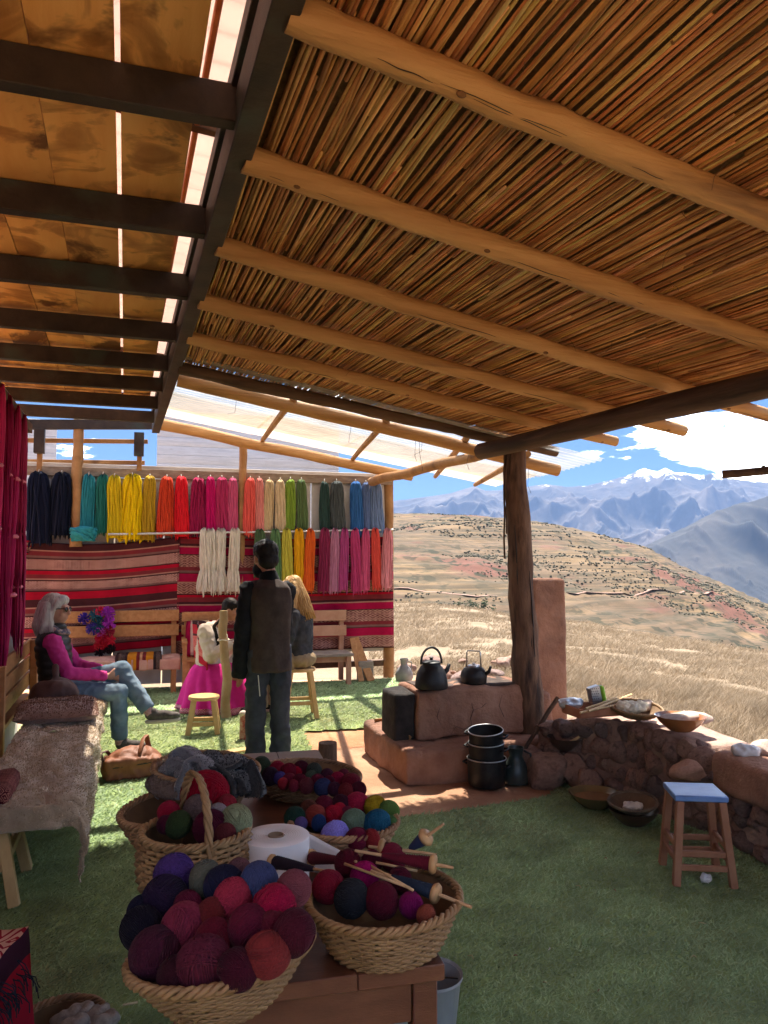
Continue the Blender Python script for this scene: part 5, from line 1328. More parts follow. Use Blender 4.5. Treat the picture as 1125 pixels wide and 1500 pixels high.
# E: far tray of small balls
bE = Vector((-.30, 2.98, TZ + .004)); basket(bE, .15, .205, .06, 7, 28, 'wide flared basket heaped with small dark wool balls', m=wick2, sx=1.0, rim=.010, tilt=(0, R(3)))
fill([(383, 1123, 14, (46, 56, 42)), (406, 1127, 11, (122, 26, 44)), (423, 1131, 12, (102, 22, 40)), (441, 1127, 12, (66, 22, 36)), (460, 1129, 11, (54, 60, 54)), (396, 1137, 12, (42, 26, 40)), (424, 1143, 10, (100, 28, 46)), (456, 1139, 10, (64, 72, 60)), (439, 1145, 11, (82, 22, 38)), (449, 1151, 11, (92, 40, 46)), (473, 1153, 12, (46, 50, 82)), (479, 1136, 10, (60, 28, 44)), (495, 1141, 10, (120, 24, 50)), (514, 1147, 14, (96, 24, 38)), (507, 1159, 11, (104, 36, 40)), (525, 1157, 11, (62, 18, 32)), (436, 1130, 8, (150, 26, 44)), (410, 1140, 9, (64, 54, 110)), (415, 1148, 8, (128, 36, 46)), (490, 1156, 10, (60, 28, 46)), (465, 1143, 9, (88, 26, 44)), (482, 1146, 9, (80, 24, 40)), (430, 1151, 8, (110, 36, 50)), (503, 1134, 8, (86, 30, 44))],
     lambda u, v: .815 + (1165 - v) / 40 * .028, 'in the wide flared basket', 'wool balls in the wide flared basket')
# F on H: stacked baskets with cloth
bH = Vector((-.66, 2.50, TZ + .004)); basket(bH, .11, .160, .095, 7, 26, 'empty shallow basket under the basket of knitwear', m=wick2, rim=.011, tilt=(R(4), R(-6)))
bF = Vector((-.60, 2.62, TZ + .085)); basket(bF, .11, .170, .10, 8, 26, 'flared basket heaped with grey and black knitwear', m=wick2, rim=.011, tilt=(R(2), R(4)))
gw = mat('grey_alpaca_knit', (.085, .083, .092), (.155, .15, .165), 22, 1, .006, 70, sheen=.5); bw = mat('charcoal_knit', (.009, .010, .012), (.022, .023, .027), 18, 1, .004, 70, sheen=.25); brw = mat('brown_raw_wool', (.11, .075, .06), (.17, .12, .10), 16, 1, .006, 60, sheen=.3)
def ribbons(name, m, label, cat, paths, fz):
    mb = MB()
    for pts, wd in paths:
        P = [G(*q) for q in pts]; n = len(P); o_ = Vector((rnd.uniform(0, 50), 0, 0))
        def at(t):
            x = t * (n - 1); i = min(int(x), n - 2); f = x - i; p0, p1, p2, p3 = P[max(i - 1, 0)], P[i], P[i + 1], P[min(i + 2, n - 1)]
            return .5 * ((2 * p1) + (p2 - p0) * f + (2 * p0 - 5 * p1 + 4 * p2 - p3) * f * f + (3 * p1 - p0 - 3 * p2 + p3) * f ** 3)
        rs = []
        for k in range(36):
            t = k / 35; c = at(t); d = (at(min(t + .02, 1)) - at(max(t - .02, 0))).normalized(); sd = Vector((.25, -.95, .2)); sd = (sd - d * sd.dot(d)).normalized(); nn = d.cross(sd)
            ring = []
            for a in range(14):
                an = 2 * pi * a / 14; u_ = math.cos(an); w_ = math.sin(an); fold = .016 * math.sin(u_ * 6 + t * 5 + o_.x) + .012 * noise.noise(Vector((u_ * 2, t * 6, o_.x)))
                ring.append(c + sd * (u_ * wd / 2 * (1 + .15 * noise.noise(Vector((t * 5, o_.x, 1))))) + nn * (w_ * .014 + fold))
            rs.append(ring)
        mb.rings(rs)
    o = mb.build(name, m, None, 180, label=label, cat=cat); fuzz(o, 9000, .006, (fz, tuple(1.9 * x for x in fz)), 'wool_fuzz', wool_lock); return o
def heap(name, pts, r, m, label, cat, sq=.7, fz=(.08, .08, .09)):
    mb = MB(); mb.tube([G(u, v, z) for u, v, z in pts], r if hasattr(r, '__len__') else r, 10, sq=sq)
    for u, v, z in pts[:1] + pts[-1:]: mb.ell(G(u, v, z), (.03, .03, .025))
    o = baked(mb, name, m, None, .008, 3, label=label, cat=cat); jiggle(o, .006, 18, .006, 30); fuzz(o, 7000, .0045, (fz, tuple(2.2 * x for x in fz)), 'wool_fuzz', wool_lock); return o
_h = ('knitted_scarf', [(250, 1150, .90), (262, 1130, .93), (258, 1118, .97), (275, 1112, .985), (290, 1125, .96), (305, 1135, .94), (325, 1140, .93)], [.03, .042, .045, .045, .04, .035, .03], gw, ''); ribbons('knitted_scarf', gw, 'grey fluffy scarf folded on the knitwear basket', 'scarf', [([(240, 1158, .865), (250, 1135, .90), (256, 1116, .95), (270, 1106, .975), (284, 1118, .955), (292, 1140, .91), (296, 1158, .87)], .10), ([(262, 1160, .87), (270, 1140, .915), (280, 1118, .96), (298, 1120, .955), (312, 1134, .93), (326, 1144, .915)], .09), ([(232, 1150, .88), (246, 1128, .92), (262, 1122, .945), (275, 1136, .92), (280, 1156, .88)], .08)], (.085, .083, .092))
_h = ('knitted_sweater', [(292, 1124, .93), (315, 1130, .93), (342, 1130, .94), (358, 1124, .935), (366, 1144, .90), (352, 1158, .88), (330, 1160, .88)], [.035, .045, .055, .045, .06, .055, .05], bw, ''); ribbons('knitted_sweater', bw, 'charcoal sweater slumped over the knitwear basket', 'sweater', [([(286, 1126, .92), (305, 1116, .95), (325, 1122, .945), (345, 1116, .95), (362, 1124, .93), (372, 1146, .89), (374, 1166, .85)], .15), ([(300, 1150, .885), (318, 1134, .92), (338, 1132, .925), (354, 1142, .905), (362, 1162, .865)], .14), ([(292, 1140, .90), (310, 1130, .925), (330, 1142, .91), (342, 1160, .87)], .12)], (.012, .012, .015))
heap('raw_wool', [(228, 1148, .885), (240, 1152, .885), (252, 1158, .88)], [.035, .04, .035], brw, 'brown raw wool lump beside the grey scarf', 'wool', fz=(.10, .07, .055))
# stump behind the table
sp_ = Vector(((482 - 562.5) / F * 4.4, 4.4, 0)); mb = MB(); log(mb, sp_, sp_ + UP * .575, .054, .052, 8, 16, .004, .02); mb.build('wooden_stump', post_mat, None, 40, label='short upright round stump on the bare soil', cat='stump')
# ground things bottom left
bI = Vector((-1.03, 2.55, .02)); basket(bI, .10, .135, .11, 7, 22, 'dark basket of grey raw wool on the turf', m=wick2, group='baskets on the ground')
for k, (u, v) in enumerate(((95, 1497), (115, 1490), (135, 1493), (150, 1502), (105, 1510))):
    p = G(u, v, .13); mb = MB(); mb.ell(p, (.045, .04, .035), rotz(k)); mb.ell(p + Vector((.02, .01, .015)), (.03, .03, .025)); o = baked(mb, 'raw_wool', mat('grey_raw_wool%d' % k, (.20, .17, .15), (.32, .28, .25), 30, 1, .005, 80), None, .007, 1, label='grey tuft of raw wool in the dark basket', cat='wool', group='raw wool in the dark basket'); jiggle(o, .012, 40)
tp = empty('textile_pile', (-1.16, 1.95, 0), 0, 'heap of folded red striped weavings with dark fringe', 'cloth')
rs2 = stripe_mat('red_figured_weave', [(0, lin((150, 20, 45))), (.12, lin((190, 120, 70))), (.14, lin((165, 25, 50))), (.3, lin((40, 35, 80))), (.36, lin((180, 40, 110))), (.44, lin((165, 25, 50))), (.6, lin((200, 150, 110))), (.63, lin((150, 20, 45))), (.8, lin((60, 30, 50))), (.84, lin((165, 25, 50)))], [(.14, .30), (.63, .8)], lin((215, 165, 150)), (5, 7), axis='X')
def mound(i, j):
    x = (i - .5) * .52; y = (j - .5) * .5; k = max(abs(i - .5), abs(j - .5)) * 2
    z = .58 + .05 * noise.noise(Vector((i * 4, j * 4, 2))) if k < .6 else .58 - (k - .6) * .8 + .05 * noise.noise(Vector((i * 4, j * 4, 2)))
    s = 1 if k < .6 else (.6 / k + .18 * (k - .6))
    return Vector((-1.17 + x * s * 1.25, 1.98 + y * s * 1.25, z))
uv_grid('top_cloth', mound, 36, 36, rs2, tp, .012)
pur = stripe_mat('purple_striped_weave', [(0, lin((60, 45, 85))), (.2, lin((30, 25, 45))), (.26, lin((120, 110, 150))), (.3, lin((55, 40, 80))), (.5, lin((150, 120, 120))), (.54, lin((45, 30, 50))), (.7, lin((110, 60, 70))), (.75, lin((60, 45, 85)))], [(.75, .98)], lin((150, 100, 110)), (20, 30), axis='X')
uv_grid('side_cloth', lambda i, j: Vector((-1.06 + .19 * i + .10 * (1 - j), 1.88 + .10 * i, .04 + .34 * j + .012 * math.sin(i * 20))), 24, 12, pur, tp, .01)
mb = MB()
for k in range(50):
    p = Vector((-.985 + rnd.uniform(-.02, .03), 1.9 + rnd.uniform(0, .24), .53 + rnd.uniform(-.05, .02))); dx_ = rnd.uniform(.035, .06); dz_ = rnd.uniform(.03, .07); mb.tube([p + Vector((dx_ * math.sin(q * 1.5), .01 * q * rnd.uniform(-1, 1), .004 - dz_ * q * q)) for q in (0, .25, .5, .75, 1)], .0016, 4)
o = mb.build('fringe', yarn, tp, 180); o.color = (*lin((35, 40, 55)), 1)
mb = MB(); mb.box((-1.22, 2.0, .25), (.34, .34, .50), bev=.01); mb.build('support_crate', dark_log, tp)
# bucket(s) by the table leg
buck = mat('white_enamel', (.26, .26, .27), (.36, .36, .37), 4, .35); 
for (u, v, r, h, lb) in ((632, 1478, .105, .19, 'white metal bucket on the turf beside the table leg'), (572, 1500, .10, .16, 'white bucket holding a plastic bag under the table')):
    p = G(u, v, .12); p.z = 0.012; t = empty('bucket', p + Vector((0, .06, 0)), 0, lb, 'bucket', 'buckets by the table'); mb = MB(); mb.lathe([(r * .02, .004), (r * .75, .004), (r * .8, .01), (r, h), (r * 1.05, h + .004), (r * 1.05, h - .006), (r * .97, h - .004), (r * .74, .014), (r * .02, .014)], 28); mb.build('shell', buck, t, 50, world=False)
    mb = MB(); mb.tube([Vector((r * 1.03 * math.cos(a), r * .5 * math.sin(a) + .0, h - .02 - .02 * math.sin(a))) for a in np.linspace(0, pi, 14)], .003, 5); mb.build('handle', wire_m, t, 180, world=False)

# ------------------------------------------------------------------ stools
def stool(c, rz, h, w, top_m, leg_m, label, round_=False, splay=.05, lt=.042, rails=(.35,), top_t=.03):
    t = empty('wooden_stool', (c[0], c[1], 0.012), rz, label, 'stool', 'wooden stools'); mb = MB(); h -= .012
    if round_: mb.lathe([(w * .1, h - top_t), (w * .97, h - top_t), (w, h - top_t * .7), (w, h - top_t * .25), (w * .96, h), (w * .1, h)], 36)
    else: mb.box((0, 0, h - top_t / 2), (w * 2, w * 2 * .92, top_t), bev=.005)
    mb.build('seat', top_m, t, 40, world=False)
    k = w * (.62 if round_ else .78)
    for sx in (-1, 1):
        for sy in (-1, 1):
            mb = MB(); mb.beam((sx * (k + splay), sy * (k + splay), 0), (sx * k, sy * k, h - top_t - .001), lt, lt, up=(1, 0, 0), bev=.003); mb.build('leg', leg_m, t, 0, world=False)
    for f in rails:
        q = k + splay * (1 - f)
        for s in (-1, 1):
            mb = MB(); mb.beam((s * q, -q + lt * .4, h * f), (s * q, q - lt * .4, h * f), lt * .55, lt * .8); mb.build('stretcher', leg_m, t, 0, world=False)
            mb = MB(); mb.beam((-q + lt * .4, s * q, h * (f - .07)), (q - lt * .4, s * q, h * (f - .07)), lt * .55, lt * .8); mb.build('stretcher', leg_m, t, 0, world=False)
    return t
sky_tint_top = mat('sky_tinted_top', (.10, .20, .46), (.14, .26, .54), 14, .42, .0006, 60, spec=.6)  # blue of the reflected sky put into the base colour
stool((1.575, 3.98), R(-6), .44, .128, sky_tint_top, mat('stool_leg_wood', (.26, .105, .055), (.36, .165, .09), 6, .6), 'square stool with a glossy top tinted sky blue beside the stone wall', splay=.035, lt=.036, rails=(.42, .27))
stool(G(298, 1074)[:2], R(10), .345, .142, pine, pine, 'low round pine stool in front of the weaver', round_=True, splay=.045, lt=.045, rails=(.35,))
stool((-.86, 7.95), R(12), .50, .16, pine, pine, 'taller pine stool under the fair haired woman', round_=True, splay=.06, lt=.045, rails=(.38,))
stool((-1.98, 3.78), R(18), .52, .16, pine, pine, 'rough pine stool holding a dark patterned cloth by the bench', splay=.10, lt=.05, rails=(.4,))
dk = stripe_mat('dark_red_figured', [(0, lin((80, 25, 35))), (.3, lin((110, 40, 45))), (.6, lin((80, 25, 35)))], [(0.02, .98)], lin((165, 110, 100)), (14, 14))
def ov(i, j):
    x = (i - .5) * 2; y = (j - .5) * 2; z = .532 - max(0, abs(x) - .72) * .42 - max(0, abs(y) - .75) * .25
    return Vector((-1.98, 3.78, 0)) + rotz(R(18)) @ Vector((min(max(x * .23, -.18), .18), min(max(y * .22, -.18), .18), z + .012 * noise.noise(Vector((i * 5, j * 5, 0)))))
uv_grid('woven_cloth', ov, 26, 26, dk, None, .02, label='dark red diamond patterned cloth folded on the rough pine stool', cat='cloth')
# small things on the turf
a, b = G(308, 1106, .02), G(372, 1096, .02); mb = MB(); mb.beam(a, b, .09, .02); mb.build('wood_plank', pine, None, 0, label='short pine board lying on the sunlit turf', cat='plank')
crp = mat('crumpled_paper', (.6, .58, .58), (.7, .68, .68), 20, .9); p = G(1034, 1296); mb = MB(); mb.ell(p + UP * .03, (.028, .025, .025)); o = mb.build('crumpled_paper', crp, None, 0, label='small crumpled white paper at the foot of the bluish stool', cat='paper'); jiggle(o, .012, 60)
cob = mat('pale_straw_bit', (.55, .45, .28), rough=.9)
for u, v, l in ((180, 1472, .05), (345, 1442 + 30, .03), (585, 1142 + 300, .02)):
    p = G(u, v, .02); mb = MB(); mb.tube([p, p + Vector((l, .01, .004))], .004, 5); mb.build('straw_bit', cob, None, 60, label='pale straw bit dropped on the turf', cat='straw', group='straw bits on the turf')

lit_m = [mat('scrap_wool%d' % k, c, rough=1) for k, c in enumerate(((.6, .55, .48), (.45, .38, .2), (.35, .2, .12)))]
for k in range(46):              # wool scraps and straw trodden into the turf
    u, v = rnd.uniform(60, 1080), rnd.uniform(1010, 1480); p = G(u, v, .014)
    if not inside(np.array([[p.x, p.y]]), poly)[0] or inside(np.array([[p.x, p.y]]), hole)[0]: continue
    a = rnd.uniform(0, 6); l = rnd.uniform(.012, .04); mb = MB(); mb.tube([p, p + Vector((math.cos(a) * l * .5, math.sin(a) * l * .5, .006)), p + Vector((math.cos(a + .5) * l, math.sin(a + .5) * l, .002))], [.002, .003, .0015], 4)
    mb.build('straw_bit', lit_m[k % 3], None, 60, label='small scrap of straw or wool trodden into the turf', cat='straw', group='scraps on the turf')
# ------------------------------------------------------------------ adobe stove and chimney
adobe = mat('adobe_clay', (.28, .135, .085), (.41, .22, .145), 5, .95, .022, 14, c3=(.13, .075, .06), s3=2.6, lo3=.5, hi3=.78)
soot = mat('sooty_adobe', (.022, .019, .018), (.05, .04, .035), 9, .95, .01, 30)
def lumpy_box(name, o, ax, ay, L_, D_, H_, m, parent, rr=.05, z0=0, amp=.014, taper=0):
    """rounded hand-plastered block, front-left-bottom corner at o"""
    mb = MB(); bm = bmesh.new(); bmesh.ops.create_cube(bm, size=1); 
    for v in bm.verts: v.co = Vector(((v.co.x + .5) * L_, (v.co.y + .5) * D_, (v.co.z + .5) * H_))
    bmesh.ops.bevel(bm, geom=bm.edges[:], offset=rr, segments=3, affect='EDGES', profile=.6)
    bmesh.ops.subdivide_edges(bm, edges=[e for e in bm.edges if e.calc_length() > .12], cuts=7, use_grid_fill=True)
    for _ in range(2): bmesh.ops.subdivide_edges(bm, edges=[e for e in bm.edges if e.calc_length() > .05], cuts=1, use_grid_fill=True)
    bm.normal_update(); off = Vector((rnd.uniform(0, 50), 0, 0))
    for v in bm.verts:
        n = v.normal; h = noise.noise(v.co * 4 + off) * amp + noise.noise(v.co * 13 + off) * amp * .45
        k = 1 - taper * v.co.z / H_
        v.co = Vector((L_ / 2 + (v.co.x - L_ / 2) * k, D_ / 2 + (v.co.y - D_ / 2) * k, v.co.z)) + n * h
    bm.verts.index_update()
    mb.add([Vector(o) + ax * v.co.x + ay * v.co.y + UP * (v.co.z + z0) for v in bm.verts], [[v.index for v in f.verts] for f in bm.faces]); bm.free()
    return mb.build(name, m, parent, 180)
s0 = G(594, 1152); st = empty('adobe_stove', s0, 0, 'hand plastered reddish adobe stove on a low plinth', 'stove')
lumpy_box('plinth', s0 - UP * .02, e1, e2, 1.35, 1.05, .265, adobe, st, .035, amp=.026)
u0 = G(611, 1086, .245)
lumpy_box('hearth_body', u0, e1, e2, .98, .44, .375, adobe, st, .035, amp=.024)
lumpy_box('sooty_top', u0 + e1 * .05 + e2 * .05 + UP * .365, e1, e2, .82, .34, .022, mat('sooty_clay_top', (.07, .05, .042), (.14, .095, .075), 7, .95, .006, 30), st, .008, amp=.004)
lumpy_box('firebox', u0 - e1 * .165 + e2 * .03, e1, e2, .17, .36, .35, soot, st, .03, amp=.02)
crack_m = mat('crack_brown', (.10, .058, .045), rough=1)  # dark brown for the thin lines drawn over the hearth front
for pts in (((690, 1028), (693, 1040), (689, 1052), (691, 1065)), ((693, 1040), (705, 1036), (712, 1030)), ((640, 1022), (644, 1036), (640, 1050), (646, 1062)), ((735, 1018), (731, 1034), (738, 1050)), ((660, 1076), (668, 1064), (679, 1068), (690, 1062))):
    P = [PX(u, v, 0) if 0 else None for u, v in pts]; P = []
    for u, v in pts:
        d = ray(u, v); n = -e2; t_ = ((u0 - CAM).dot(n)) / d.dot(n); P.append(CAM + d * t_ - e2 * .004)
    mb = MB(); mb.tube(P, [.0008, .0022, .0024, .001][:len(P)], 4); mb.build('crack', crack_m, st)
ch0 = PX(781, 1040, 6.45); ch0.z = 0
chm = lumpy_box('adobe_chimney', ch0, e1, e2, .335, .28, 1.44, adobe, None, .04, amp=.012, taper=.03); tag(chm, 'square adobe chimney pillar behind the cracked log post', 'chimney')
lumpy_box('post_footing', PX(752, 1075, 6.1) - UP * .2 - Vector((0, 0, PX(752, 1075, 6.1).z - .2)), e1, e2, .42, .40, .56, adobe, st, .08, amp=.03, taper=.25)
# firewood
for a, b, r in (((583, 1058, .29), (612, 1048, .30), .022), ((549, 1055, .275), (574, 1053, .275), .014), ((598, 1080, .27), (622, 1068, .28), .02)):
    A_, B_ = G(*a), G(*b); mb = MB(); log(mb, A_, B_, r, r * .9, 5, 7, .004, .15); mb.build('firewood', log_mat, None, 40, label='split firewood stick pushed into the stove mouth', cat='firewood', group='firewood at the stove mouth')
# kettles
blk_m = mat('sooty_black_metal', (.012, .012, .013), (.03, .028, .026), 8, .5, .002, 40, metal=.3, spec=.5)
sil = mat('dented_aluminium', (.42, .42, .42), (.55, .54, .53), 10, .35, metal=.9)
topz = .245 + .386
k1 = G(632, 1008, topz); kt = empty('kettle', k1, R(20), 'large sooty kettle with a hooped handle on the stove', 'kettle')
mb = MB(); mb.lathe([(.01, 0), (.118, 0), (.126, .01), (.120, .07), (.105, .125), (.085, .16), (.07, .172), (.068, .19), (.01, .192)], 32); mb.build('body', blk_m, kt, 60, world=False)
mb = MB(); mb.lathe([(.072, .188), (.072, .196), (.05, .206), (.012, .212), (.012, .225), (.018, .232), (.006, .238)], 24); mb.build('lid', blk_m, kt, 60, world=False)
mb = MB(); mb.tube([Vector((.085 * math.cos(a), 0, .17 + .135 * math.sin(a) ** .8)) for a in np.linspace(.05, pi - .05, 18)], .009, 8); mb.build('handle', blk_m, kt, 180, world=False)
mb = MB(); mb.tube([(.09, 0, .10), (.13, 0, .13), (.15, 0, .175)], [.024, .018, .013], 10); mb.build('spout', blk_m, kt, 180, world=False)
k2 = G(694, 1001, topz); kt = empty('kettle', k2, R(-25), 'smaller black kettle with a square wire handle on the stove', 'kettle')
mb = MB(); mb.lathe([(.01, 0), (.092, 0), (.102, .012), (.104, .05), (.106, .058), (.098, .09), (.075, .122), (.045, .132), (.01, .134)], 32); mb.build('body', blk_m, kt, 60, world=False)
mb = MB(); mb.lathe([(.05, .131), (.046, .142), (.012, .148), (.012, .158), (.005, .16)], 20); mb.build('lid', sil, kt, 60, world=False)
mb = MB(); mb.tube([(-.06, 0, .125), (-.055, 0, .24), (-.048, 0, .252), (.048, 0, .252), (.055, 0, .24), (.06, 0, .125)], .006, 6); mb.build('handle', sil, kt, 180, world=False)
mb = MB(); mb.tube([(.085, 0, .07), (.125, 0, .10), (.14, 0, .14)], [.018, .013, .010], 10); mb.build('spout', blk_m, kt, 180, world=False)
p = G(592, 998); mb = MB(); mb.lathe([(.01, 0), (.10, 0), (.118, .05), (.115, .11), (.085, .17), (.05, .205), (.042, .23), (.058, .30), (.05, .30), (.036, .232), (.01, .2)], 24, p); mb.tube([p + Vector((.05, 0, .27)), p + Vector((.10, 0, .25)), p + Vector((.095, 0, .16))], .008, 6); mb.build('clay_jug', mat('grey_clay', (.16, .15, .15), (.24, .23, .22), 8, .8), None, 60, label='grey narrow necked jug standing behind the stove', cat='jug')
# stacked pots
pz = .0; pp_ = G(713, 1150); 
for k, (r, h, dz, tl, lb) in enumerate(((.14, .19, 0, 0, 'wide black cooking pot at the bottom of the pot stack'), (.128, .15, .150, 3, 'black pot with bright rim in the middle of the pot stack'), (.125, .125, .262, 7, 'empty black pot tilted on top of the pot stack'))):
    t = empty('cooking_pot', pp_ + UP * (dz + .002), R(30 * k), lb, 'pot', 'stacked cooking pots'); t.rotation_euler = (R(tl), R(-tl * .5), 0)
    mb = MB(); mb.lathe([(.01, 0), (r * .86, 0), (r * .93, .012), (r * .97, h * .6), (r, h), (r * .965, h), (r * .93, h * .6), (r * .88, .018), (.01, .014)], 36); mb.build('body', blk_m, t, 50, world=False)
    mb = MB(); mb.tube([Vector((r * .992 * math.cos(a), r * .992 * math.sin(a), h)) for a in np.linspace(0, 2 * pi, 40, endpoint=False)], .0045, 6, loop=True, cap=False); mb.build('rim', sil, t, 180, world=False)
    for s in (0, pi):
        mb = MB(); mb.tube([rotz(s + 2.6) @ Vector(q) for q in ((r * .96, -.04, h * .75), (r + .03, -.03, h * .78), (r + .03, .03, h * .78), (r * .96, .04, h * .75))], .007, 6); mb.build('lug', blk_m, t, 180, world=False)
p = G(756, 1146); t = empty('metal_jug', p, 0, 'dark green enamel jug beside the pot stack', 'jug'); gm = mat('dark_green_enamel', (.03, .04, .035), (.06, .07, .06), 6, .35, spec=.5)
mb = MB(); mb.lathe([(.01, 0), (.085, 0), (.095, .03), (.09, .10), (.06, .16), (.045, .19), (.06, .25), (.054, .25), (.04, .19), (.01, .17)], 28); mb.build('body', gm, t, 60, world=False)
mb = MB(); mb.tube([(.055, -.02, .23), (.10, -.04, .21), (.10, -.04, .12), (.08, -.03, .08)], .008, 6); mb.build('handle', gm, t, 180, world=False)
a, b = PX(768, 1098, 5.7), PX(817, 1022, 5.85); mb = MB(); log(mb, a, b, .014, .018, 8, 8, .006); mb.build('poker_stick', dark_log, None, 60, label='charred stick leaning between post and stone wall', cat='stick')

# ------------------------------------------------------------------ stone wall
stone_mats = [mat('wall_stone%d' % k, c, tuple(x * 1.45 for x in c), 5, .95, .012, 22, c3=tuple(x * .6 for x in c), s3=3) for k, c in enumerate(((.20, .125, .10), (.24, .145, .11), (.17, .115, .10), (.28, .165, .12)))]
def stone_mesh(seed):
    bm = bmesh.new(); bmesh.ops.create_icosphere(bm, subdivisions=3, radius=1); o = Vector((seed * 7.3, 0, 0)); r_ = random.Random(seed)
    pl = [(Vector((r_.gauss(0, 1), r_.gauss(0, 1), r_.gauss(0, 1))).normalized(), r_.uniform(.6, .9)) for _ in range(10)]
    for v in bm.verts:
        c = v.co.copy()
        for n, d in pl:
            k = c.dot(n)
            if k > d: c -= n * (k - d) * .9
        v.co = c * (1 + .10 * noise.noise(c * 1.8 + o) + .07 * noise.noise(c * 5 + o) + .03 * noise.noise(c * 11 + o))
    me = bpy.data.meshes.new('stone'); bm.to_mesh(me); bm.free(); me.shade_smooth(); me.set_sharp_from_angle(angle=R(38)); return me
STN = []
for k in range(8):
    me = stone_mesh(k); me.materials.append(stone_mats[k % 4]); STN.append(me)
def stone(parent, p, s, name='stone'):
    o = bpy.data.objects.new(name, rnd.choice(STN)); COL.objects.link(o); o.parent = parent; o.location = Vector(p) - origin_of(parent); o.scale = s; o.rotation_euler = (rnd.uniform(-.4, .4), rnd.uniform(-.4, .4), rnd.uniform(0, 6)); return o
def wall(path, hts, thick, label, rows, step=.17):
    base = Vector((path[0].x, path[0].y, 0)); t = empty('stone_wall', base, 0, label, 'wall'); 
    L_ = [0]
    for a, b in zip(path[:-1], path[1:]): L_.append(L_[-1] + (b - a).length)
    def at(s):
        for k in range(len(path) - 1):
            if s <= L_[k + 1] or k == len(path) - 2:
                f = (s - L_[k]) / (L_[k + 1] - L_[k]); d = (path[k + 1] - path[k]).normalized(); return path[k].lerp(path[k + 1], f), d, hts[k] + (hts[k + 1] - hts[k]) * f
    mb = MB(); rs = []
    for k in range(26):
        p, d, h = at(L_[-1] * k / 25); n = Vector((-d.y, d.x, 0)); h2 = h - .03 + .02 * noise.noise(Vector((k * .7, 3, 0)))
        j_ = lambda q: .03 * noise.noise(Vector((k * .8, q, 4)))
        rs.append([p - UP * .03 + n * (.02 + j_(1)), p + n * (.025 + j_(2)) + UP * h2 * .33, p + n * (.03 + j_(3)) + UP * h2 * .66, p + n * (.04 + j_(5)) + UP * (h2 + .01), p + n * (thick * .5) + UP * (h2 + .012 * noise.noise(Vector((k * .9, 0, 0)))), p + n * thick + UP * h2, p + n * (thick + .05) - UP * .35])
    mb.rings(rs); mb.build('mud_core', mat('wall_mud', (.23, .135, .10), (.36, .235, .18), 5, .95, .025, 14), t, 180)
    s = 0
    for r_ in range(rows):
        s = rnd.uniform(0, .08)
        while s < L_[-1]:
            w = rnd.uniform(.07, .15); p, d, h = at(min(s, L_[-1])); n = Vector((-d.y, d.x, 0)); z = h * (r_ + .5) / rows * .95
            o = stone(t, p + n * rnd.uniform(.045, .085) + UP * (z + rnd.uniform(-.02, .02)), (w * .8, w * .75, h / rows * rnd.uniform(.5, .66))); s += w * 1.05
    s = .06
    while s < L_[-1]:            # capping stones, plastered in
        w = rnd.uniform(.10, .19); p, d, h = at(s); n = Vector((-d.y, d.x, 0))
        for q in (.10,):
            if rnd.random() < .6: stone(t, p + n * .09 + UP * (h - .05), (w * .7, w * .6, .05))
        s += w * 1.35
    return t
wp = [Vector((1.12, 5.78, 0)), Vector((1.44, 5.42, 0)), Vector((1.68, 4.98, 0)), Vector((1.86, 4.62, 0))]
wall(wp, [.40, .52, .54, .50], .44, 'low dry stone wall with mud between stove and bluish stool', 4)
wp2 = [Vector((1.90, 4.52, 0)), Vector((2.03, 3.95, 0)), Vector((2.2, 3.2, 0)), Vector((2.4, 2.4, 0))]
wt2 = wall(wp2, [.34, .33, .33, .33], .5, 'flat topped stone and adobe wall behind the bluish stool', 3)
d2_ = (wp2[1] - wp2[0]).normalized(); n2_ = Vector((-d2_.y, d2_.x, 0)); lumpy_box('adobe_block', wp2[0] - n2_ * .02 + UP * .28, d2_, n2_, 1.75, .52, .22, adobe, wt2, .05, amp=.02)
lg = empty('stone_ledge', (1.0, 5.45, 0), 0, 'rounded boulders forming a low ledge at the foot of the wall', 'ledge')
for u, v, z, s in ((800, 1130, .10, (.17, .14, .14)), (840, 1128, .12, (.14, .12, .13)), (775, 1118, .12, (.12, .12, .14)), (865, 1145, .08, (.12, .1, .10)), (820, 1108, .16, (.2, .13, .10))):
    stone(lg, G(u, v, z), s, 'boulder')
slab_m = mat('pale_mud_slab', (.42, .30, .24), (.52, .40, .33), 6, .95, .006, 24)
def slab(u, v, z, s, rz, name, label, m=None):
    o = bpy.data.objects.new(name, rnd.choice(STN).copy() if m else rnd.choice(STN)); COL.objects.link(o); o.location = G(u, v, z); o.scale = s; o.rotation_euler = (0, 0, rz)
    if m: o.data.materials.clear(); o.data.materials.append(m)
    return tag(o, label, 'stone')
slab(1005, 1052, .60, (.19, .13, .04), .4, 'flat_stone', 'flat pinkish stone behind the glazed bowl on the wall', slab_m)
slab(945, 1035, .60, (.09, .07, .045), .9, 'loose_stone', 'small round stone behind the fibre tray', slab_m)
slab(1008, 1130, .36, (.12, .10, .07), .2, 'loose_stone', 'lit orange stone in the gap between the two walls', mat('orange_stone', (.40, .20, .13), (.5, .28, .19), 6, .95, .008))
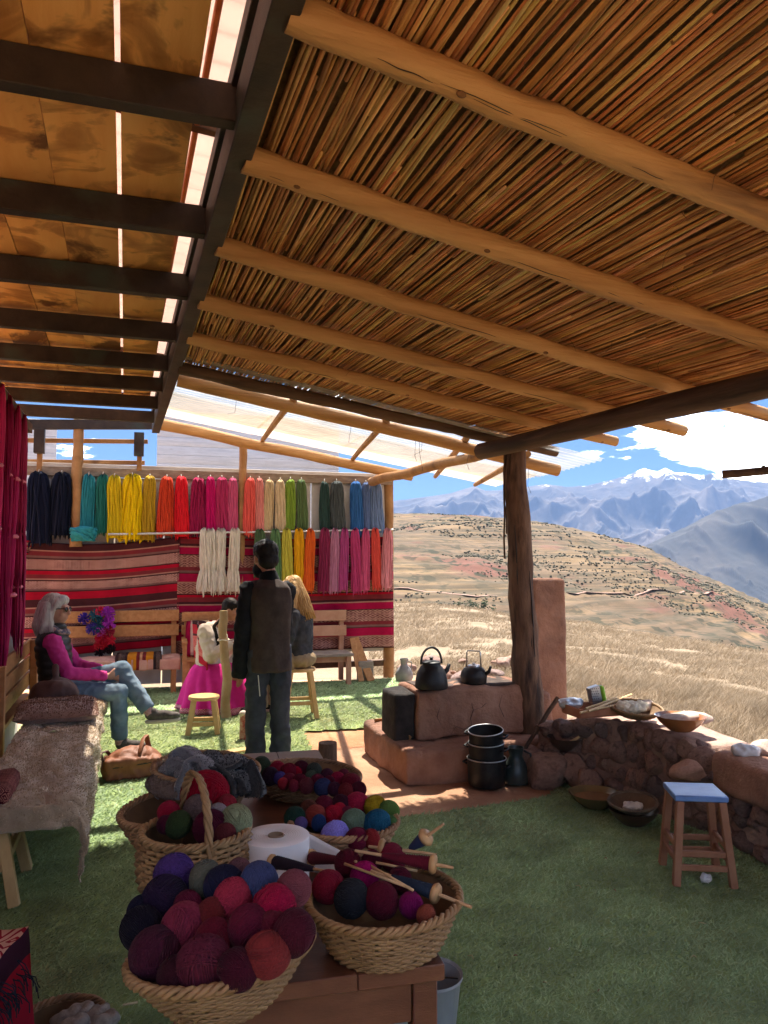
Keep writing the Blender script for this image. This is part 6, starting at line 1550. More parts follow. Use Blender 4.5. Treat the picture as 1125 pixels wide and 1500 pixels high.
# things on the wall
glz = mat('glazed_brown_clay', (.24, .085, .03), (.34, .14, .05), 5, .18, spec=.6); dkb = mat('dark_glazed_clay', (.05, .03, .022), (.09, .055, .04), 6, .3, spec=.5); olv = mat('olive_glazed_clay', (.16, .12, .05), (.24, .17, .07), 5, .25, spec=.5); water = mat('cloudy_dye_water', (.24, .12, .05), rough=.05, spec=.6)
def bowl(p, r, h, m, label, liquid=None):
    t = empty('clay_bowl', p, 0, label, 'bowl', 'clay bowls by the wall'); mb = MB()
    mb.lathe([(.01, 0), (r * .42, 0), (r * .5, .006), (r * .85, h * .6), (r, h), (r * 1.03, h + .006), (r * .97, h + .004), (r * .8, h * .6), (r * .45, .014), (.01, .012)], 36); mb.build('shell', m, t, 60, world=False)
    if liquid: mb = MB(); mb.lathe([(.002, h * .68), (r * .84, h * .68)], 30, cap=False); mb.build('liquid', liquid, t, 180, world=False)
    return t
bowl(G(997, 1070, .545), .148, .085, glz, 'shiny orange brown glazed bowl on the stone wall')
bowl(G(828, 1098, .245), .125, .085, dkb, 'dark glazed bowl with a wooden spoon on the boulder ledge')
mb = MB(); mb.tube([G(836, 1088, .31), G(850, 1078, .36)], [.016, .008], 6); mb.build('wooden_spoon', pine, None, 60, label='wooden spoon in the dark glazed bowl', cat='spoon')
bowl(G(872, 1182, .012), .165, .085, olv, 'wide olive glazed bowl of brown dye on the turf', water)
b2 = bowl(G(928, 1207, .012), .145, .085, dkb, 'dark bowl under the grey straw tray on the turf')
basket(G(928, 1207, .012) + UP * .08, .06, .142, .055, 6, 24, 'dark straw tray with white fibre resting in a bowl', m=mat('dark_straw', (.12, .08, .05), (.2, .14, .09), 14, .8), group='baskets on the ground', tilt=(R(6), R(-4)), rim=.008)
fib = mat('white_fibre', (.62, .55, .45), (.74, .68, .58), 30, 1, .006, 80)
def fluff(p, r, label, m=fib):
    mb = MB(); mb.ell(p, (r, r * .8, r * .35)); mb.ell(p + Vector((r * .5, 0, r * .1)), (r * .6, r * .5, r * .3)); mb.ell(p + Vector((-r * .4, r * .2, r * .1)), (r * .5, r * .5, r * .3)); o = baked(mb, 'wool_fluff', m, None, .007, 1, label=label, cat='wool'); jiggle(o, .012, 45)
fluff(G(928, 1207, .012) + UP * .112 + Vector((-.01, -.02, 0)), .06, 'white wool fluff in the dark straw tray')
basket(G(930, 1047, .565), .10, .172, .05, 6, 26, 'flat straw tray of cream fibre on the stone wall', m=wick, group='baskets on the wall', rim=.010, tilt=(R(8), R(3)))
fluff(G(925, 1036, .625), .105, 'cream fibre heap in the flat straw tray', mat('cream_fibre', (.66, .56, .38), (.78, .70, .54), 30, 1, .006, 80))
redc = mat('red_clay_tray', (.34, .12, .06), (.44, .19, .10), 8, .8, .003)
q = G(868, 1046, .56); t = empty('clay_tray', q, TH, 'red clay tray of tools on the stone wall', 'tray'); mb = MB(); mb.box((0, 0, .008), (.34, .22, .016), bev=.004); mb.build('base', redc, t, 0, world=False)
for c_, s_2 in (((0, -.108, .035), (.34, .016, .054)), ((0, .108, .035), (.34, .016, .054)), ((-.164, 0, .035), (.014, .2, .054)), ((.164, 0, .035), (.014, .2, .054))): mb = MB(); mb.box(c_, s_2, bev=.004); mb.build('side', redc, t, 0, world=False)
q = G(876, 1020, .66); t = empty('cheese_grater', q - UP * .035, R(20), 'metal grater with a lime green side', 'grater'); mb = MB(); mb.box((-.03, 0, .05), (.085, .05, .115), Matrix.Rotation(R(-12), 3, 'Y'), bev=.006); mb.build('blade', sil, t, 0, world=False)
mb = MB(); mb.box((.032, 0, .05), (.03, .058, .12), Matrix.Rotation(R(-12), 3, 'Y'), bev=.01); mb.build('holder', mat('lime_green_plastic', (.28, .55, .05), rough=.35), t, 0, world=False)
mb = MB()
for a_ in range(6):
    for b_ in range(4): mb.ell((-.068 + b_ * .016 + (a_ % 2) * .006, -.027, .008 + a_ * .017), (.0035, .003, .0035), None, 6, 4)
mb.build('teeth', blk_m, t, 60, world=False)
for (a, b) in (((862, 1042, .63), (925, 1017, .65)), ((858, 1038, .63), (905, 1022, .65)), ((850, 1044, .625), (915, 1030, .63))):
    mb = MB(); mb.tube([G(*a), G(*b)], [.008, .007], 6); mb.build('peeled_stick', pine, None, 60, label='peeled pale stick lying across the red tray', cat='stick', group='peeled sticks on the red tray')
foil = mat('crinkled_foil', (.45, .45, .46), (.62, .62, .63), 12, .3, .006, 30, metal=.7); mb = MB(); q = G(838, 1030, .62); mb.ell(q, (.085, .06, .04)); mb.ell(q + Vector((-.05, -.02, .0)), (.05, .05, .035)); o = baked(mb, 'foil_dish', foil, None, .01, 1, label='crinkled shiny foil wrapping at the end of the red tray', cat='foil'); jiggle(o, .014, 25)
plast = mat('clear_plastic_bag', (.50, .47, .44), (.66, .63, .6), 10, .15, .004, 30, spec=.6); q = G(1092, 1102, .52); mb = MB(); mb.ell(q, (.085, .06, .045)); o = baked(mb, 'plastic_bag', plast, None, .008, 1, label='crumpled plastic bag on the flat topped wall', cat='bag'); jiggle(o, .02, 26)
slab(1122, 1096, .53, (.10, .08, .05), 0, 'loose_stone', 'rounded pale stone beside the plastic bag', slab_m)
# scattered rubble along the field edge
for k in range(26):
    u = rnd.uniform(585, 780); v = rnd.uniform(968, 1002); p = G(u, v, -.01)
    if p.y < 8: continue
    o = bpy.data.objects.new('field_stone', rnd.choice(STN)); COL.objects.link(o); s = rnd.uniform(.05, .16); o.location = p + UP * s * .3; o.scale = (s * 1.2, s, s * .6); o.rotation_euler = (0, 0, rnd.uniform(0, 6)); tag(o, 'reddish stone at the edge of the dry field', 'stone', 'stones along the field edge')

# ------------------------------------------------------------------ people
skin = mat('skin', (.50, .27, .19), (.56, .32, .23), 12, .55, .0006, 80, spec=.35)
skin2 = mat('tanned_skin', (.36, .17, .105), (.43, .22, .14), 12, .55, .0006, 80, spec=.35)
class Fig:
    """local frame: r = right of the figure, f = forward, u = up"""
    def __init__(s, name, root, fwd, label):
        s.o = Vector(root); f = Vector((fwd[0], fwd[1], 0)).normalized(); s.f = f; s.r = Vector((f.y, -f.x, 0)); s.t = empty(name, s.o, 0, label, 'person')
    def __call__(s, r, f, u): return s.o + s.r * r + s.f * f + UP * u
    def P(s, *pts): return [s(*p) for p in pts]
    def M(s, turn=0, pitch=0):
        f = (rotz(turn) @ s.f); r = Vector((f.y, -f.x, 0)); u = UP
        f2 = (f * math.cos(pitch) + u * math.sin(pitch)); u2 = r.cross(f2)
        return Matrix((r, f2, u2)).transposed()
def head_prims(mb, c, M, k=1.0):
    e = lambda p, r: mb.ell(Vector(c) + M @ (Vector(p) * k), [x * k for x in r], M)
    e((0, -.012, .03), (.076, .093, .088)); e((0, .028, -.035), (.058, .062, .075)); e((0, .045, -.075), (.036, .04, .032)); e((0, .0, .0), (.07, .085, .09))
    mb.tube([Vector(c) + M @ (Vector(p) * k) for p in ((0, .088, .02), (0, .103, -.005), (0, .108, -.022), (0, .092, -.03))], [.008 * k, .012 * k, .015 * k, .010 * k], 8)
    for s in (-1, 1): e((s * .078, -.008, -.005), (.012, .022, .034)); e((s * .04, .062, -.02), (.024, .022, .022))
    e((0, .084, -.052), (.024, .012, .007)); e((0, .082, -.063), (.021, .012, .007)); e((0, .078, .032), (.05, .018, .012))
def hand_prims(mb, wrist, d, side, curl=.6, spread=1.0):
    """palm and five fingers; d = pointing direction, side = thumb side direction"""
    d = Vector(d).normalized(); s = Vector(side); s = (s - d * s.dot(d)).normalized(); n = d.cross(s)
    w = Vector(wrist); M = Matrix((s, d, n)).transposed(); mb.ell(w + d * .045, (.04, .052, .016), M)
    for k, (x, l) in enumerate(((.030, .068), (.010, .078), (-.011, .072), (-.031, .056))):
        a = w + d * .075 + s * x; q = a + d * l * .45 * math.cos(curl * .5) - n * l * .45 * math.sin(curl * .5); e = q + d * l * .55 * math.cos(curl * 1.5) - n * l * .55 * math.sin(curl * 1.5)
        mb.tube([a - d * .02, q, e], [.0095, .0088, .0072], 7); mb.ell(e, (.0072,) * 3, None, 7, 5)
    a = w + d * .02 + s * .03; q = a + d * .03 + s * .025 - n * .01; e = q + d * .03 + s * .004 - n * .012; mb.tube([a - s * .01, q, e], [.0125, .011, .0085], 7); mb.ell(e, (.0085,) * 3, None, 7, 5)
def hair_mass(name, fig, prims, m, strands=None, vox=.012, rough=.006):
    mb = MB(); prims(mb); o = baked(mb, name, m, fig.t, vox, 2); jiggle(o, rough, 30, rough * .7, 60, (1, 1, .35))
    return o
def shoe(fig, ankle, toe, m, sole_m, name='shoe'):
    a, b = Vector(ankle), Vector(toe); d = (b - a); d2 = d.normalized(); x = d2.cross(UP).normalized(); up = x.cross(d2)
    M = Matrix((x, d2, up)).transposed(); L_ = d.length
    mb = MB(); mb.ell(a + d * .08 + up * .005, (.042, .06, .055), M); mb.ell(a + d * .45 - up * .012, (.044, .10, .045), M); mb.ell(a + d * .78 - up * .02, (.045, .075, .034), M)
    o = baked(mb, name, m, fig.t, .009, 3)
    mb = MB(); prof = []
    for k in range(20):
        an = 2 * pi * k / 20; yy = .135 * math.sin(an); wd = .043 * (1.05 if yy > 0 else .9); prof.append((wd * math.cos(an), yy))
    c = a + d * .46 - up * .058
    rs = [[c + x * p[0] * s + d2 * p[1] * s + up * h for p in prof] for s, h in ((.96, -.014), (1.06, -.008), (1.06, .012), (.98, .016))]
    mb.rings(rs); mb.build('sole', sole_m, o, 60)
    return o

# --- grey haired woman on the long bench
W = Fig('person', (lb_front + e2 * 2.62 - e1 * .30) + UP * 0, e1, 'seated person with long grey hair, pink sleeves, black padded vest and crossed legs')
hc = W(.0, -.055, 1.185); HM = W.M(R(-20), R(-3))
mb = MB(); head_prims(mb, hc, HM, 1.0); mb.tube(W.P((0, -.06, .90), (0, -.065, 1.02), (0, -.05, 1.12)), [.06, .05, .05], 10)
mb.tube(W.P((0, -.02, .50), (0, -.06, .7), (0, -.08, .95)), [.12, .11, .10], 12)
ra = W.P((.17, -.07, .94), (.24, .06, .70), (.10, .35, .645)); la = W.P((-.17, -.07, .94), (-.22, .10, .70), (-.02, .37, .66))
mb.tube(ra, [.04, .036, .026], 10); mb.tube(la, [.04, .036, .026], 10)
leg_g = W.P((.10, 0, .52), (.09, .44, .50), (.08, .46, .10)); leg_c = W.P((-.08, 0, .54), (-.02, .46, .665), (.11, .69, .33))
mb.tube(leg_g, [.07, .055, .04], 10); mb.tube(leg_c, [.07, .055, .04], 10)
hand_prims(mb, ra[2], W.f * .7 - W.r * .75 - UP * .15, UP * .6 + W.f * .4, .7); hand_prims(mb, la[2], W.f * .5 + W.r * .8 - UP * .25, UP * .7 + W.f * .3, .7)
baked(mb, 'body', skin, W.t, .0085, 2)
pinkm = mat('magenta_knit', (.52, .028, .22), (.62, .045, .28), 8, .8, .002, 60); denim = mat('blue_denim', (.10, .17, .26), (.20, .29, .39), 6, .85, .0015, 90, c3=(.06, .10, .17), s3=3, lo3=.5, hi3=.75)
for nm, A_ in (('sleeve', ra), ('sleeve', la)):
    mb = MB(); mid = A_[0].lerp(A_[1], .5); mb.tube([A_[0] + UP * .02, mid, A_[1], A_[1].lerp(A_[2], .5), A_[1].lerp(A_[2], .96)], [.068, .06, .055, .046, .037], 14); mb.ell(A_[1], (.056,) * 3); mb.ell(A_[0], (.068,) * 3)
    o = baked(mb, nm, pinkm, W.t, .010, 3); jiggle(o, .006, 18, .007, 22)
vest = mat('black_quilted_nylon', (.012, .014, .016), (.026, .028, .032), 8, .42, .002, 40, spec=.5)
mb = MB(); mb.tube(W.P((0, -.03, .50), (0, -.04, .60), (0, -.06, .74), (0, -.075, .88), (0, -.08, .97), (0, -.07, 1.02)), [.165, .168, .165, .175, .155, .085], 22, sq=.80, up=W.f)
mb.tube(W.P((0, -.07, .98), (0, -.06, 1.05), (0, -.05, 1.085)), [.085, .082, .078], 16)
o = baked(mb, 'vest', vest, W.t, .012, 3)
for v in o.data.vertices:        # quilting channels
    z = v.co.z; v.co += v.normal * (.011 * abs(math.sin(z * 52)) ** .6 - .004)
mb = MB(); mb.tube([W(.085 * math.sin(a), -.055 + .085 * math.cos(a), 1.035 - .035 * math.cos(a) + .01 * math.sin(4 * a)) for a in np.linspace(0, 2 * pi, 28, endpoint=False)], .026, 8, loop=True, cap=False); mb.build('scarf', mat('patterned_scarf_cloth', (.12, .12, .17), (.45, .34, .30), 45, .95, .003, 60, lo=.45, hi=.55), W.t, 180)
for nm, Lg, rr in (('trouser_leg', leg_g, (.105, .095, .082, .068, .062)), ('trouser_leg', leg_c, (.105, .092, .083, .068, .058))):
    mb = MB(); mb.tube([Lg[0] - W.f * .04, Lg[0].lerp(Lg[1], .5), Lg[1], Lg[1].lerp(Lg[2], .5), Lg[1].lerp(Lg[2], .93)], rr, 16); mb.ell(Lg[1], (.082,) * 3)
    if nm and Lg is leg_g: mb.ell(W(0, -.02, .54), (.17, .15, .11), W.M())
    o = baked(mb, nm, denim, W.t, .011, 3); jiggle(o, .006, 12, .008, 16)
sock = mat('pink_patterned_sock', (.45, .22, .24), (.6, .42, .42), 60, .95)
for Lg, tl in ((leg_g, .07), (leg_c, .07)):
    mb = MB(); d = (Lg[2] - Lg[1]).normalized(); mb.tube([Lg[1].lerp(Lg[2], .88), Lg[2] + d * .02], [.045, .04], 12); mb.build('sock', sock, W.t, 60)
shoe_m = mat('grey_trainer_mesh', (.06, .055, .058), (.13, .12, .12), 30, .8, .002, 90); sole_m = mat('pale_trainer_sole', (.45, .42, .38), (.55, .52, .48), 10, .7)
shoe(W, leg_g[2] + UP * -.02 , leg_g[2] + W.f * .235 + UP * -.035, shoe_m, sole_m)
shoe(W, leg_c[2] + UP * -.02, leg_c[2] + W.f * .225 - UP * .01 + W.r * .03, shoe_m, sole_m)
ghair = mat('silver_grey_hair', (.46, .44, .41), (.70, .68, .64), 5, .5, .004, 30, (9, 9, .8), spec=.4, c3=(.30, .28, .26), s3=6, lo3=.5, hi3=.75)
def gh(mb):
    e = lambda p, r: mb.ell(hc + HM @ Vector(p), r, HM)
    e((0, -.028, .045), (.091, .100, .092)); e((0, .03, .085), (.070, .06, .042))
    for s in (-1, 1):
        mb.tube([hc + HM @ Vector(p) for p in ((s * .055, .035, .075), (s * .078, -.005, .0), (s * .085, -.012, -.07), (s * .09, .01, -.15), (s * .07, .035, -.20))], [.03, .030, .032, .03, .014], 10, sq=.8)
        mb.tube([hc + HM @ Vector(p) for p in ((s * .06, -.05, .06), (s * .085, -.04, -.02), (s * .09, -.05, -.12), (s * .08, -.06, -.20))], [.045, .045, .045, .022], 10)
    mb.tube([hc + HM @ Vector(p) for p in ((0, -.08, .05), (0, -.11, -.04), (0, -.12, -.13), (0, -.12, -.22))], [.07, .065, .075, .04], 12)
hw = hair_mass('hair', W, gh, ghair, vox=.009, rough=.005)
def strands(fig, parent, hc_, HM_, n, r, drop, m, rx=.098, back=-.03, fwd_open=.35):
    mb = MB()
    for k in range(n):
        a = rnd.uniform(fwd_open, 2 * pi - fwd_open); dx, dy = math.sin(a), math.cos(a)      # a=0 is straight ahead
        t0 = rnd.uniform(.2, 1.0); P = []
        for q in (0, .2, .4, .6, .8, 1):
            el = (1 - q * 1.6) * 1.1 * t0 + .25; wv = .006 * math.sin(q * 7 + k)
            if el > .0 and q < .45: p = Vector((dx * (rx - .006) * math.cos(el), dy * (rx + .004) * math.cos(el) + back, .045 + .098 * math.sin(el)))
            else: p = Vector((dx * (rx + wv) * (1 + .12 * q), dy * (rx + .01 + wv) * (1 + .05 * q) + back, .05 - drop * (q - .25) / .75 * rnd.uniform(.97, 1.03)))
            P.append(hc_ + HM_ @ p)
        mb.tube(P, [r, r, r, r, r * .8, r * .3], 4)
    return mb.build('hair_strands', m, parent, 180, kind='stuff')
strands(W, hw, hc, HM, 190, .0042, .24, ghair, fwd_open=1.15)
gl = mat('dark_lens', (.01, .009, .008), rough=.1, spec=.6); mb = MB()
for s in (-1, 1):
    mb.ell(hc + HM @ Vector((s * .034, .096, .012)), (.028, .008, .021), HM); mb.tube([hc + HM @ Vector(p) for p in ((s * .06, .092, .02), (s * .082, .05, .02), (s * .085, .0, .01))], .0045, 6)
mb.tube([hc + HM @ Vector(p) for p in ((-.01, .104, .018), (.01, .104, .018))], .004, 6); mb.build('sunglasses', gl, W.t, 60)

# --- standing man, back towards us
m0 = G(393, 1120); m0.z = .012
Mn = Fig('person', m0, (-.28, .96), 'standing person in brown vest, black sleeves and dark jeans seen from behind')
hc2 = Mn(-.035, .03, 1.600); H2 = Mn.M(R(14), R(-8))
mb = MB(); head_prims(mb, hc2, H2, 1.08); mb.tube(Mn.P((0, .0, 1.36), (0, .005, 1.46), (-.02, .02, 1.55)), [.065, .055, .055], 10)
mb.tube(Mn.P((0, 0, .9), (0, 0, 1.1), (0, 0, 1.38)), [.12, .12, .12], 12)
la2 = Mn.P((-.165, .0, 1.35), (-.215, -.02, 1.06), (-.215, .03, .80)); ra2 = Mn.P((.135, .02, 1.35), (.135, .10, 1.07), (.06, .28, 1.0))
mb.tube(la2, [.045, .04, .028], 10); mb.tube(ra2, [.045, .04, .028], 10)
lg1 = Mn.P((-.085, 0, .88), (-.10, .02, .47), (-.105, -.01, .09)); lg2 = Mn.P((.085, 0, .88), (.09, .03, .47), (.095, .02, .09))
for q in (lg1, lg2): mb.tube(q, [.075, .055, .042], 10)
hand_prims(mb, la2[2], -UP + Mn.f * .1, Mn.f, .5); hand_prims(mb, ra2[2], Mn.f - Mn.r * .5, UP, .8)
baked(mb, 'body', skin2, Mn.t, .0085, 2)
vb = mat('dark_brown_felt', (.048, .034, .028), (.08, .058, .047), 9, .95, .003, 50); bkm = mat('black_fabric', (.006, .006, .007), (.014, .014, .016), 9, .9, .002, 40)
jean2 = mat('dark_slate_jeans', (.030, .034, .044), (.060, .066, .082), 6, .9, .0015, 80, c3=(.085, .095, .115), s3=3, lo3=.55, hi3=.8)
mb = MB(); mb.tube(Mn.P((0, -.01, .72), (0, -.012, .82), (0, -.015, .95), (0, -.02, 1.12), (0, -.02, 1.26), (0, -.012, 1.36), (0, 0, 1.43)), [.165, .165, .158, .160, .170, .160, .085], 24, sq=.74, up=Mn.f)
mb.tube(Mn.P((-.135, 0, 1.355), (.135, 0, 1.355)), .066, 12)
o = baked(mb, 'vest', vb, Mn.t, .012, 3); jiggle(o, .010, 6, .008, 9, (1, 1, .4))
mb = MB(); mb.tube(Mn.P((0, .0, 1.40), (-.01, .01, 1.46), (-.015, .018, 1.49)), [.09, .075, .068], 16); mb.ell(hc2 + H2 @ Vector((-.035, .06, -.09)), (.05, .06, .06), H2); o = baked(mb, 'collar', bkm, Mn.t, .010, 2); jiggle(o, .006, 20)
for A_, end in ((la2, 1.5), (ra2, .9)):
    mb = MB(); d = A_[2] - A_[1]; mb.tube([A_[0] + UP * .015, A_[0].lerp(A_[1], .5), A_[1], A_[1] + d * .5, A_[1] + d * end], [.070, .062, .058, .058, .066 if end > 1 else .05], 16); mb.ell(A_[0], (.070,) * 3)
    o = baked(mb, 'sleeve', bkm, Mn.t, .011, 3); jiggle(o, .010, 10, .010, 14)
mb = MB()
for q in (lg1, lg2): mb.tube([q[0] + UP * .04, q[0].lerp(q[1], .5), q[1], q[1].lerp(q[2], .5), q[2] - UP * .03], [.086, .086, .076, .072, .076], 16)
mb.ell(Mn(0, .0, .84), (.145, .095, .13), Mn.M()); o = baked(mb, 'jeans', jean2, Mn.t, .011, 3); jiggle(o, .010, 9, .010, 13)
for q in (lg1, lg2): shoe(Mn, q[2] - UP * .015, q[2] + Mn.f * .23 - UP * .02, bkm, sole_m)
bh = mat('black_hair', (.006, .005, .005), (.016, .013, .011), 20, .6, .003, 60, spec=.2)
def mh(mb):
    e = lambda p, r: mb.ell(hc2 + H2 @ Vector(p), r, H2)
    e((0, -.022, .050), (.100, .110, .100)); e((0, .035, .10), (.082, .065, .042)); e((0, -.062, -.02), (.085, .064, .075))
    for k in range(60):
        d = Vector((rnd.gauss(0, 1), rnd.gauss(-.3, .8), abs(rnd.gauss(.5, .6)))).normalized(); a = hc2 + H2 @ Vector((d.x * .085, d.y * .095 - .02, d.z * .088 + .04)); mb.tube([a, a + (H2 @ Vector((d.x * .02, -.012, d.z * .012)))], [.014, .006], 5)
hair_mass('hair', Mn, mh, bh, vox=.008, rough=.005)
mb = MB(); x0 = Mn(-.10, -.115, .70); mb.tube([x0, x0 + Mn.r * .015 - UP * .16], .004, 5); mb.build('drawstring', string_m, Mn.t, 60)

# --- fair haired woman on the stool
Bl = Fig('person', (-.86, 7.95, 0), (-.93, .36), 'seated person with long fair hair, grey sweater and khaki trousers')
hc3 = Bl(.0, .10, 1.29); H3 = Bl.M(R(5), R(-20))
mb = MB(); head_prims(mb, hc3, H3, .97); mb.tube(Bl.P((0, .02, 1.02), (0, .05, 1.12), (0, .08, 1.22)), [.06, .05, .05], 10); mb.tube(Bl.P((0, 0, .56), (0, 0, .8), (0, .02, 1.05)), [.12, .11, .10], 12)
ra3 = Bl.P((.17, .0, 1.04), (.19, .02, .77), (.06, .24, .69)); la3 = Bl.P((-.17, .02, 1.04), (-.2, .12, .8), (-.05, .3, .68))
ra3 = Bl.P((-.17, .0, 1.04), (-.205, .03, .78), (-.08, .26, .68)); la3 = Bl.P((.17, .02, 1.04), (.2, .12, .8), (.05, .3, .68))
mb.tube(ra3, [.042, .038, .027], 10); mb.tube(la3, [.042, .038, .027], 10)
k1_ = Bl.P((.09, 0, .58), (.12, .42, .54), (.12, .40, .09)); k2_ = Bl.P((-.09, 0, .58), (-.12, .42, .54), (-.12, .38, .09))
for q in (k1_, k2_): mb.tube(q, [.075, .055, .04], 10)
hand_prims(mb, ra3[2], Bl.f + Bl.r * .4 - UP * .2, UP, .8); hand_prims(mb, la3[2], Bl.f - Bl.r * .4 - UP * .2, UP, .8); baked(mb, 'body', skin, Bl.t, .0085, 2)
swm = mat('charcoal_sweater', (.022, .024, .030), (.045, .048, .058), 12, .95, .003, 60); kh = mat('khaki_cotton', (.20, .145, .085), (.29, .22, .135), 8, .9, .002, 60)
mb = MB(); mb.tube(Bl.P((0, 0, .57), (0, 0, .7), (0, .0, .88), (0, .01, 1.0), (0, .02, 1.07), (0, .03, 1.11)), [.165, .16, .165, .17, .13, .075], 20, sq=.72, up=Bl.f)
for A_ in (ra3, la3): mb.tube([A_[0], A_[0].lerp(A_[1], .5), A_[1], A_[1].lerp(A_[2], .25)], [.075, .066, .058, .052], 14); mb.ell(A_[0], (.075,) * 3)
o = baked(mb, 'sweater', swm, Bl.t, .011, 3); jiggle(o, .008, 9, .008, 14)
mb = MB(); mb.ell(Bl(0, .0, .59), (.18, .16, .10), Bl.M())
for q in (k1_, k2_): mb.tube([q[0], q[0].lerp(q[1], .5), q[1], q[1].lerp(q[2], .5), q[2]], [.11, .10, .088, .075, .07], 14)
o = baked(mb, 'trousers', kh, Bl.t, .011, 3); jiggle(o, .009, 9, .009, 14)
for q in (k1_, k2_): shoe(Bl, q[2] - UP * .015, q[2] + Bl.f * .22 - UP * .02, bkm, sole_m)
fair = mat('fair_blonde_hair', (.42, .23, .07), (.62, .40, .16), 5, .45, .004, 30, (9, 9, .8), spec=.4, c3=(.28, .14, .045), s3=6, lo3=.5, hi3=.75)
def fh(mb):
    e = lambda p, r: mb.ell(hc3 + H3 @ Vector(p), r, H3)
    e((0, -.028, .04), (.09, .1, .092)); e((0, .03, .08), (.07, .06, .04))
    for s in (-1, -.5, 0, .5, 1):
        mb.tube([hc3 + H3 @ Vector((s * .06, -.05, .06)), hc3 + H3 @ Vector((s * .085, -.085 + abs(s) * .03, -.03)), Bl(s * .11, -.035 + .07 * abs(s), 1.10), Bl(s * .13, -.06 + .09 * abs(s), .98), Bl(s * .13, -.06 + .11 * abs(s), .86)], [.05, .05, .045, .038, .012], 10)
    mb.tube([hc3 + H3 @ Vector((-.075, .03, .05)), Bl(-.11, .12, 1.2), Bl(-.13, .15, 1.05), Bl(-.12, .16, .9), Bl(-.10, .15, .82)], [.03, .035, .035, .03, .008], 10)
hb3 = hair_mass('hair', Bl, fh, fair, vox=.010, rough=.008)
strands(Bl, hb3, hc3, H3, 170, .0045, .40, fair, fwd_open=.7)

# --- weaver in a magenta skirt
Wv = Fig('person', G(304, 1040), (.97, -.1), 'weaver with black braids, cream blouse and wide magenta skirt seated low on the turf')
hc4 = Wv(.0, .25, 1.06); H4 = Wv.M(0, R(-18))
mb = MB(); head_prims(mb, hc4, H4, .97); mb.tube(Wv.P((0, .05, .84), (0, .13, .92), (0, .21, 1.0)), [.06, .05, .05], 10); mb.tube(Wv.P((0, 0, .40), (0, .0, .6), (0, .03, .86)), [.12, .12, .11], 12)
r4 = Wv.P((.17, .02, .85), (.22, .10, .60), (.12, .32, .72)); l4 = Wv.P((-.17, .02, .85), (-.22, .12, .60), (-.03, .34, .72))
mb.tube(r4, [.042, .038, .027], 10); mb.tube(l4, [.042, .038, .027], 10)
mb.tube(Wv.P((.1, 0, .36), (.14, .40, .38), (.14, .34, .08)), [.08, .06, .04], 10); mb.tube(Wv.P((-.1, 0, .36), (-.14, .40, .38), (-.14, .34, .08)), [.08, .06, .04], 10)
hand_prims(mb, r4[2], Wv.f + UP * .4 - Wv.r * .2, UP * .6 - Wv.r, .9); hand_prims(mb, l4[2], Wv.f + UP * .3 + Wv.r * .2, UP * .7 + Wv.r, .9); baked(mb, 'body', skin2, Wv.t, .0085, 2)
crm = mat('cream_blouse', (.55, .48, .38), (.66, .60, .50), 9, .9, .002, 50); mag = mat('magenta_wool_skirt', (.56, .012, .20), (.68, .025, .27), 7, .9, .003, 40); shl = stripe_mat('red_shawl', [(0, lin((190, 45, 60))), (.2, lin((215, 130, 120))), (.3, lin((180, 40, 60))), (.6, lin((90, 50, 55))), (.66, lin((190, 50, 65))), (.9, lin((60, 40, 45)))], [(.3, .6)], lin((225, 140, 130)), (20, 20))
mb = MB(); mb.tube(Wv.P((0, .0, .40), (0, 0, .55), (0, .01, .72), (0, .025, .84), (0, .04, .92)), [.16, .165, .17, .16, .075], 18, sq=.75, up=Wv.f)
for A_ in (r4, l4): mb.tube([A_[0], A_[0].lerp(A_[1], .5), A_[1], A_[1].lerp(A_[2], .5), A_[1].lerp(A_[2], .93)], [.078, .08, .078, .06, .04], 14); mb.ell(A_[0], (.078,) * 3); mb.ell(A_[1], (.076,) * 3)
o = baked(mb, 'blouse', crm, Wv.t, .011, 3); jiggle(o, .009, 10, .010, 16)
def skirt(i, j):
    a = 2 * pi * i; k = j; rx = .15 + .21 * k ** .7; ry = .16 + .30 * k ** .7; fo = 1 + .09 * k * math.sin(a * 13 + 2 * math.sin(a * 3)) + .03 * noise.noise(Vector((math.cos(a) * 3, math.sin(a) * 3, k * 3)))
    return Wv(rx * fo * math.cos(a), .10 * k + ry * fo * math.sin(a) + .05, .50 - .48 * k + .06 * math.sin(pi * k) * (1 + math.sin(a)) * .5)
mb = MB(); mb.grid(skirt, 130, 26, True); o = mb.build('skirt', mag, Wv.t, 180); s_ = o.modifiers.new('t', 'SOLIDIFY'); s_.thickness = .006
hem_m = stripe_mat('woven_hem', [(0, lin((150, 30, 70))), (.4, lin((200, 120, 140))), (.6, lin((120, 30, 60)))], [(0, 1)], lin((220, 160, 170)), (60, 1))
def hem(i, j): 
    p = skirt(i % 1.0, .90 + .09 * j); c = Wv(0, .15, p.z - 0); return p + (p - Vector((Wv(0, .15, 0).x, Wv(0, .15, 0).y, p.z))).normalized() * .008
uv_grid('hem_band', hem, 131, 4, hem_m, Wv.t, .004)
uv_grid('shawl', lambda i, j: Wv((i - .5) * 2 * (.235 + .05 * (1 - j)), -.09 - .07 * math.cos((i - .5) * 3) * (1 - .4 * (1 - j)) + .16 * abs(i - .5) * 2 * (1.1 - .2 * j) + .02 * math.sin(i * 22), .95 - .40 * (1 - j) - .09 * (abs(i - .5) * 2) ** 2), 30, 18, shl, Wv.t, .015)
def wh(mb):
    e = lambda p, r: mb.ell(hc4 + H4 @ Vector(p), r, H4)
    e((0, -.028, .04), (.086, .096, .088)); e((0, .03, .075), (.066, .055, .035)); e((0, -.06, -.03), (.07, .05, .06))
hair_mass('hair', Wv, wh, bh, vox=.009, rough=.003)
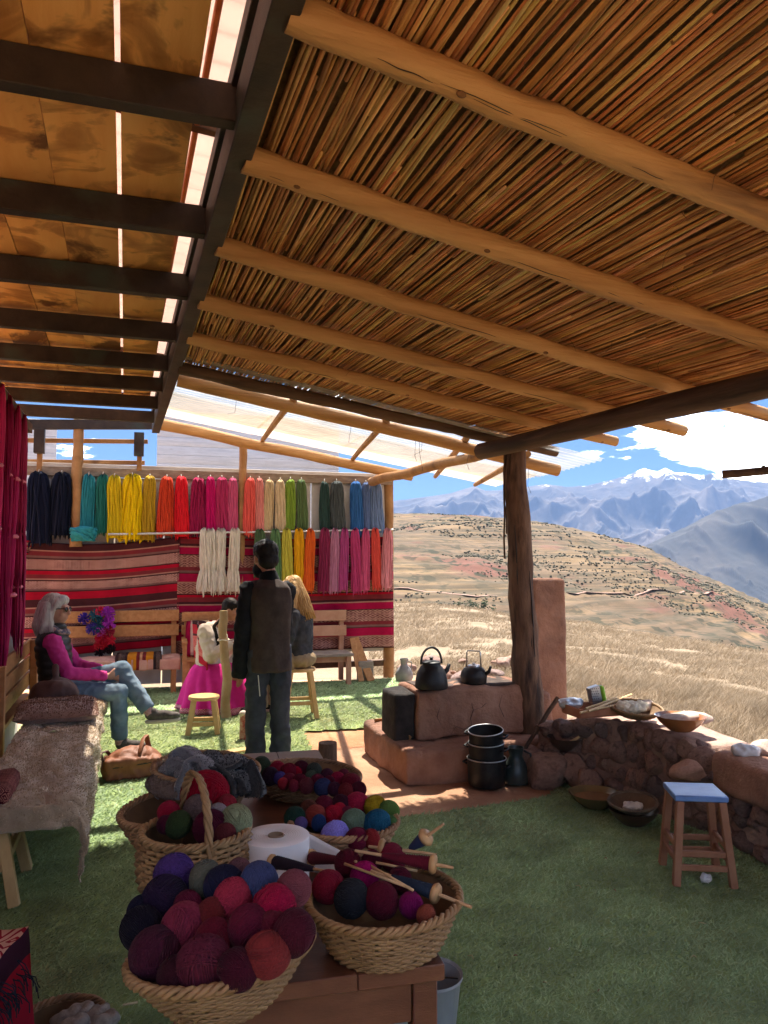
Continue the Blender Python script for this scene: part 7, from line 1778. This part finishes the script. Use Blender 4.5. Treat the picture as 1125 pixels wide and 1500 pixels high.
for s in (-1, 1):
    mb = MB(); P0 = [hc4 + H4 @ Vector((s * .07, -.03, -.06)), Wv(s * .13, .10, .90), Wv(s * .14, .15, .74), Wv(s * .13, .16, .62)]
    for ph in (0, 2.1, 4.2):
        P = []
        for k in range(30):
            q = k / 29 * 2.999; i_ = int(q); p = P0[i_].lerp(P0[i_ + 1], q - i_); P.append(p + Vector((math.cos(k * 1.1 + ph), math.sin(k * 1.1 + ph), 0)) * .011)
        mb.tube(P, .0105, 6)
    mb.build('braid', bh, Wv.t, 180)
# stake with yarn in front of the weaver, yarn threads
sk0 = G(333, 1052); sk1 = PX(325, 893, sk0.y); mb = MB(); log(mb, sk0 - UP * .03, sk1, .05, .042, 14, 10, .03, .05); mb.build('warping_stake', mat('pale_stake_wood', (.33, .23, .11), (.45, .33, .18), 6, .85, .004, 30), None, 50, label='pale crooked stake standing in the turf before the weaver', cat='stake')
mb = MB(); z_ = sk0.lerp(sk1, .72); mb.tube([z_ + Vector((.055 * math.cos(a), .055 * math.sin(a), .006 * math.sin(3 * a))) for a in np.linspace(0, 2 * pi, 20, endpoint=False)], .006, 5, loop=True, cap=False); mb.tube([z_ + Vector((.04, -.04, 0)), z_ + Vector((.15, .05, .01)), r4[2] + Wv.f * .1 + UP * .04], .003, 4); mb.build('warp_thread', string_m, None, 180, label='white thread looped round the stake to the weaver hands', cat='thread')
q = G(364, 1083); t = empty('woven_bag', q, 0, 'small upright red woven bag beside the standing man', 'bag'); mb = MB(); mb.lathe([(.02, 0), (.075, 0), (.082, .02), (.078, .2), (.085, .23), (.075, .235), (.02, .2)], 20, sx=1, sy=.8); mb.build('body', mat('red_pattern_weave', (.36, .06, .06), (.55, .38, .30), 26, .95, .003, 60), t, 60, world=False)
mb = MB(); 
for k in range(5): mb.ell((rnd.uniform(-.05, .05), rnd.uniform(-.04, .04), .235), (.035, .03, .03))
o = baked(mb, 'wool_filling', mat('mixed_wool', (.5, .42, .38), (.65, .58, .52), 30, 1), t, .008, 1, world=False); jiggle(o, .01, 40)
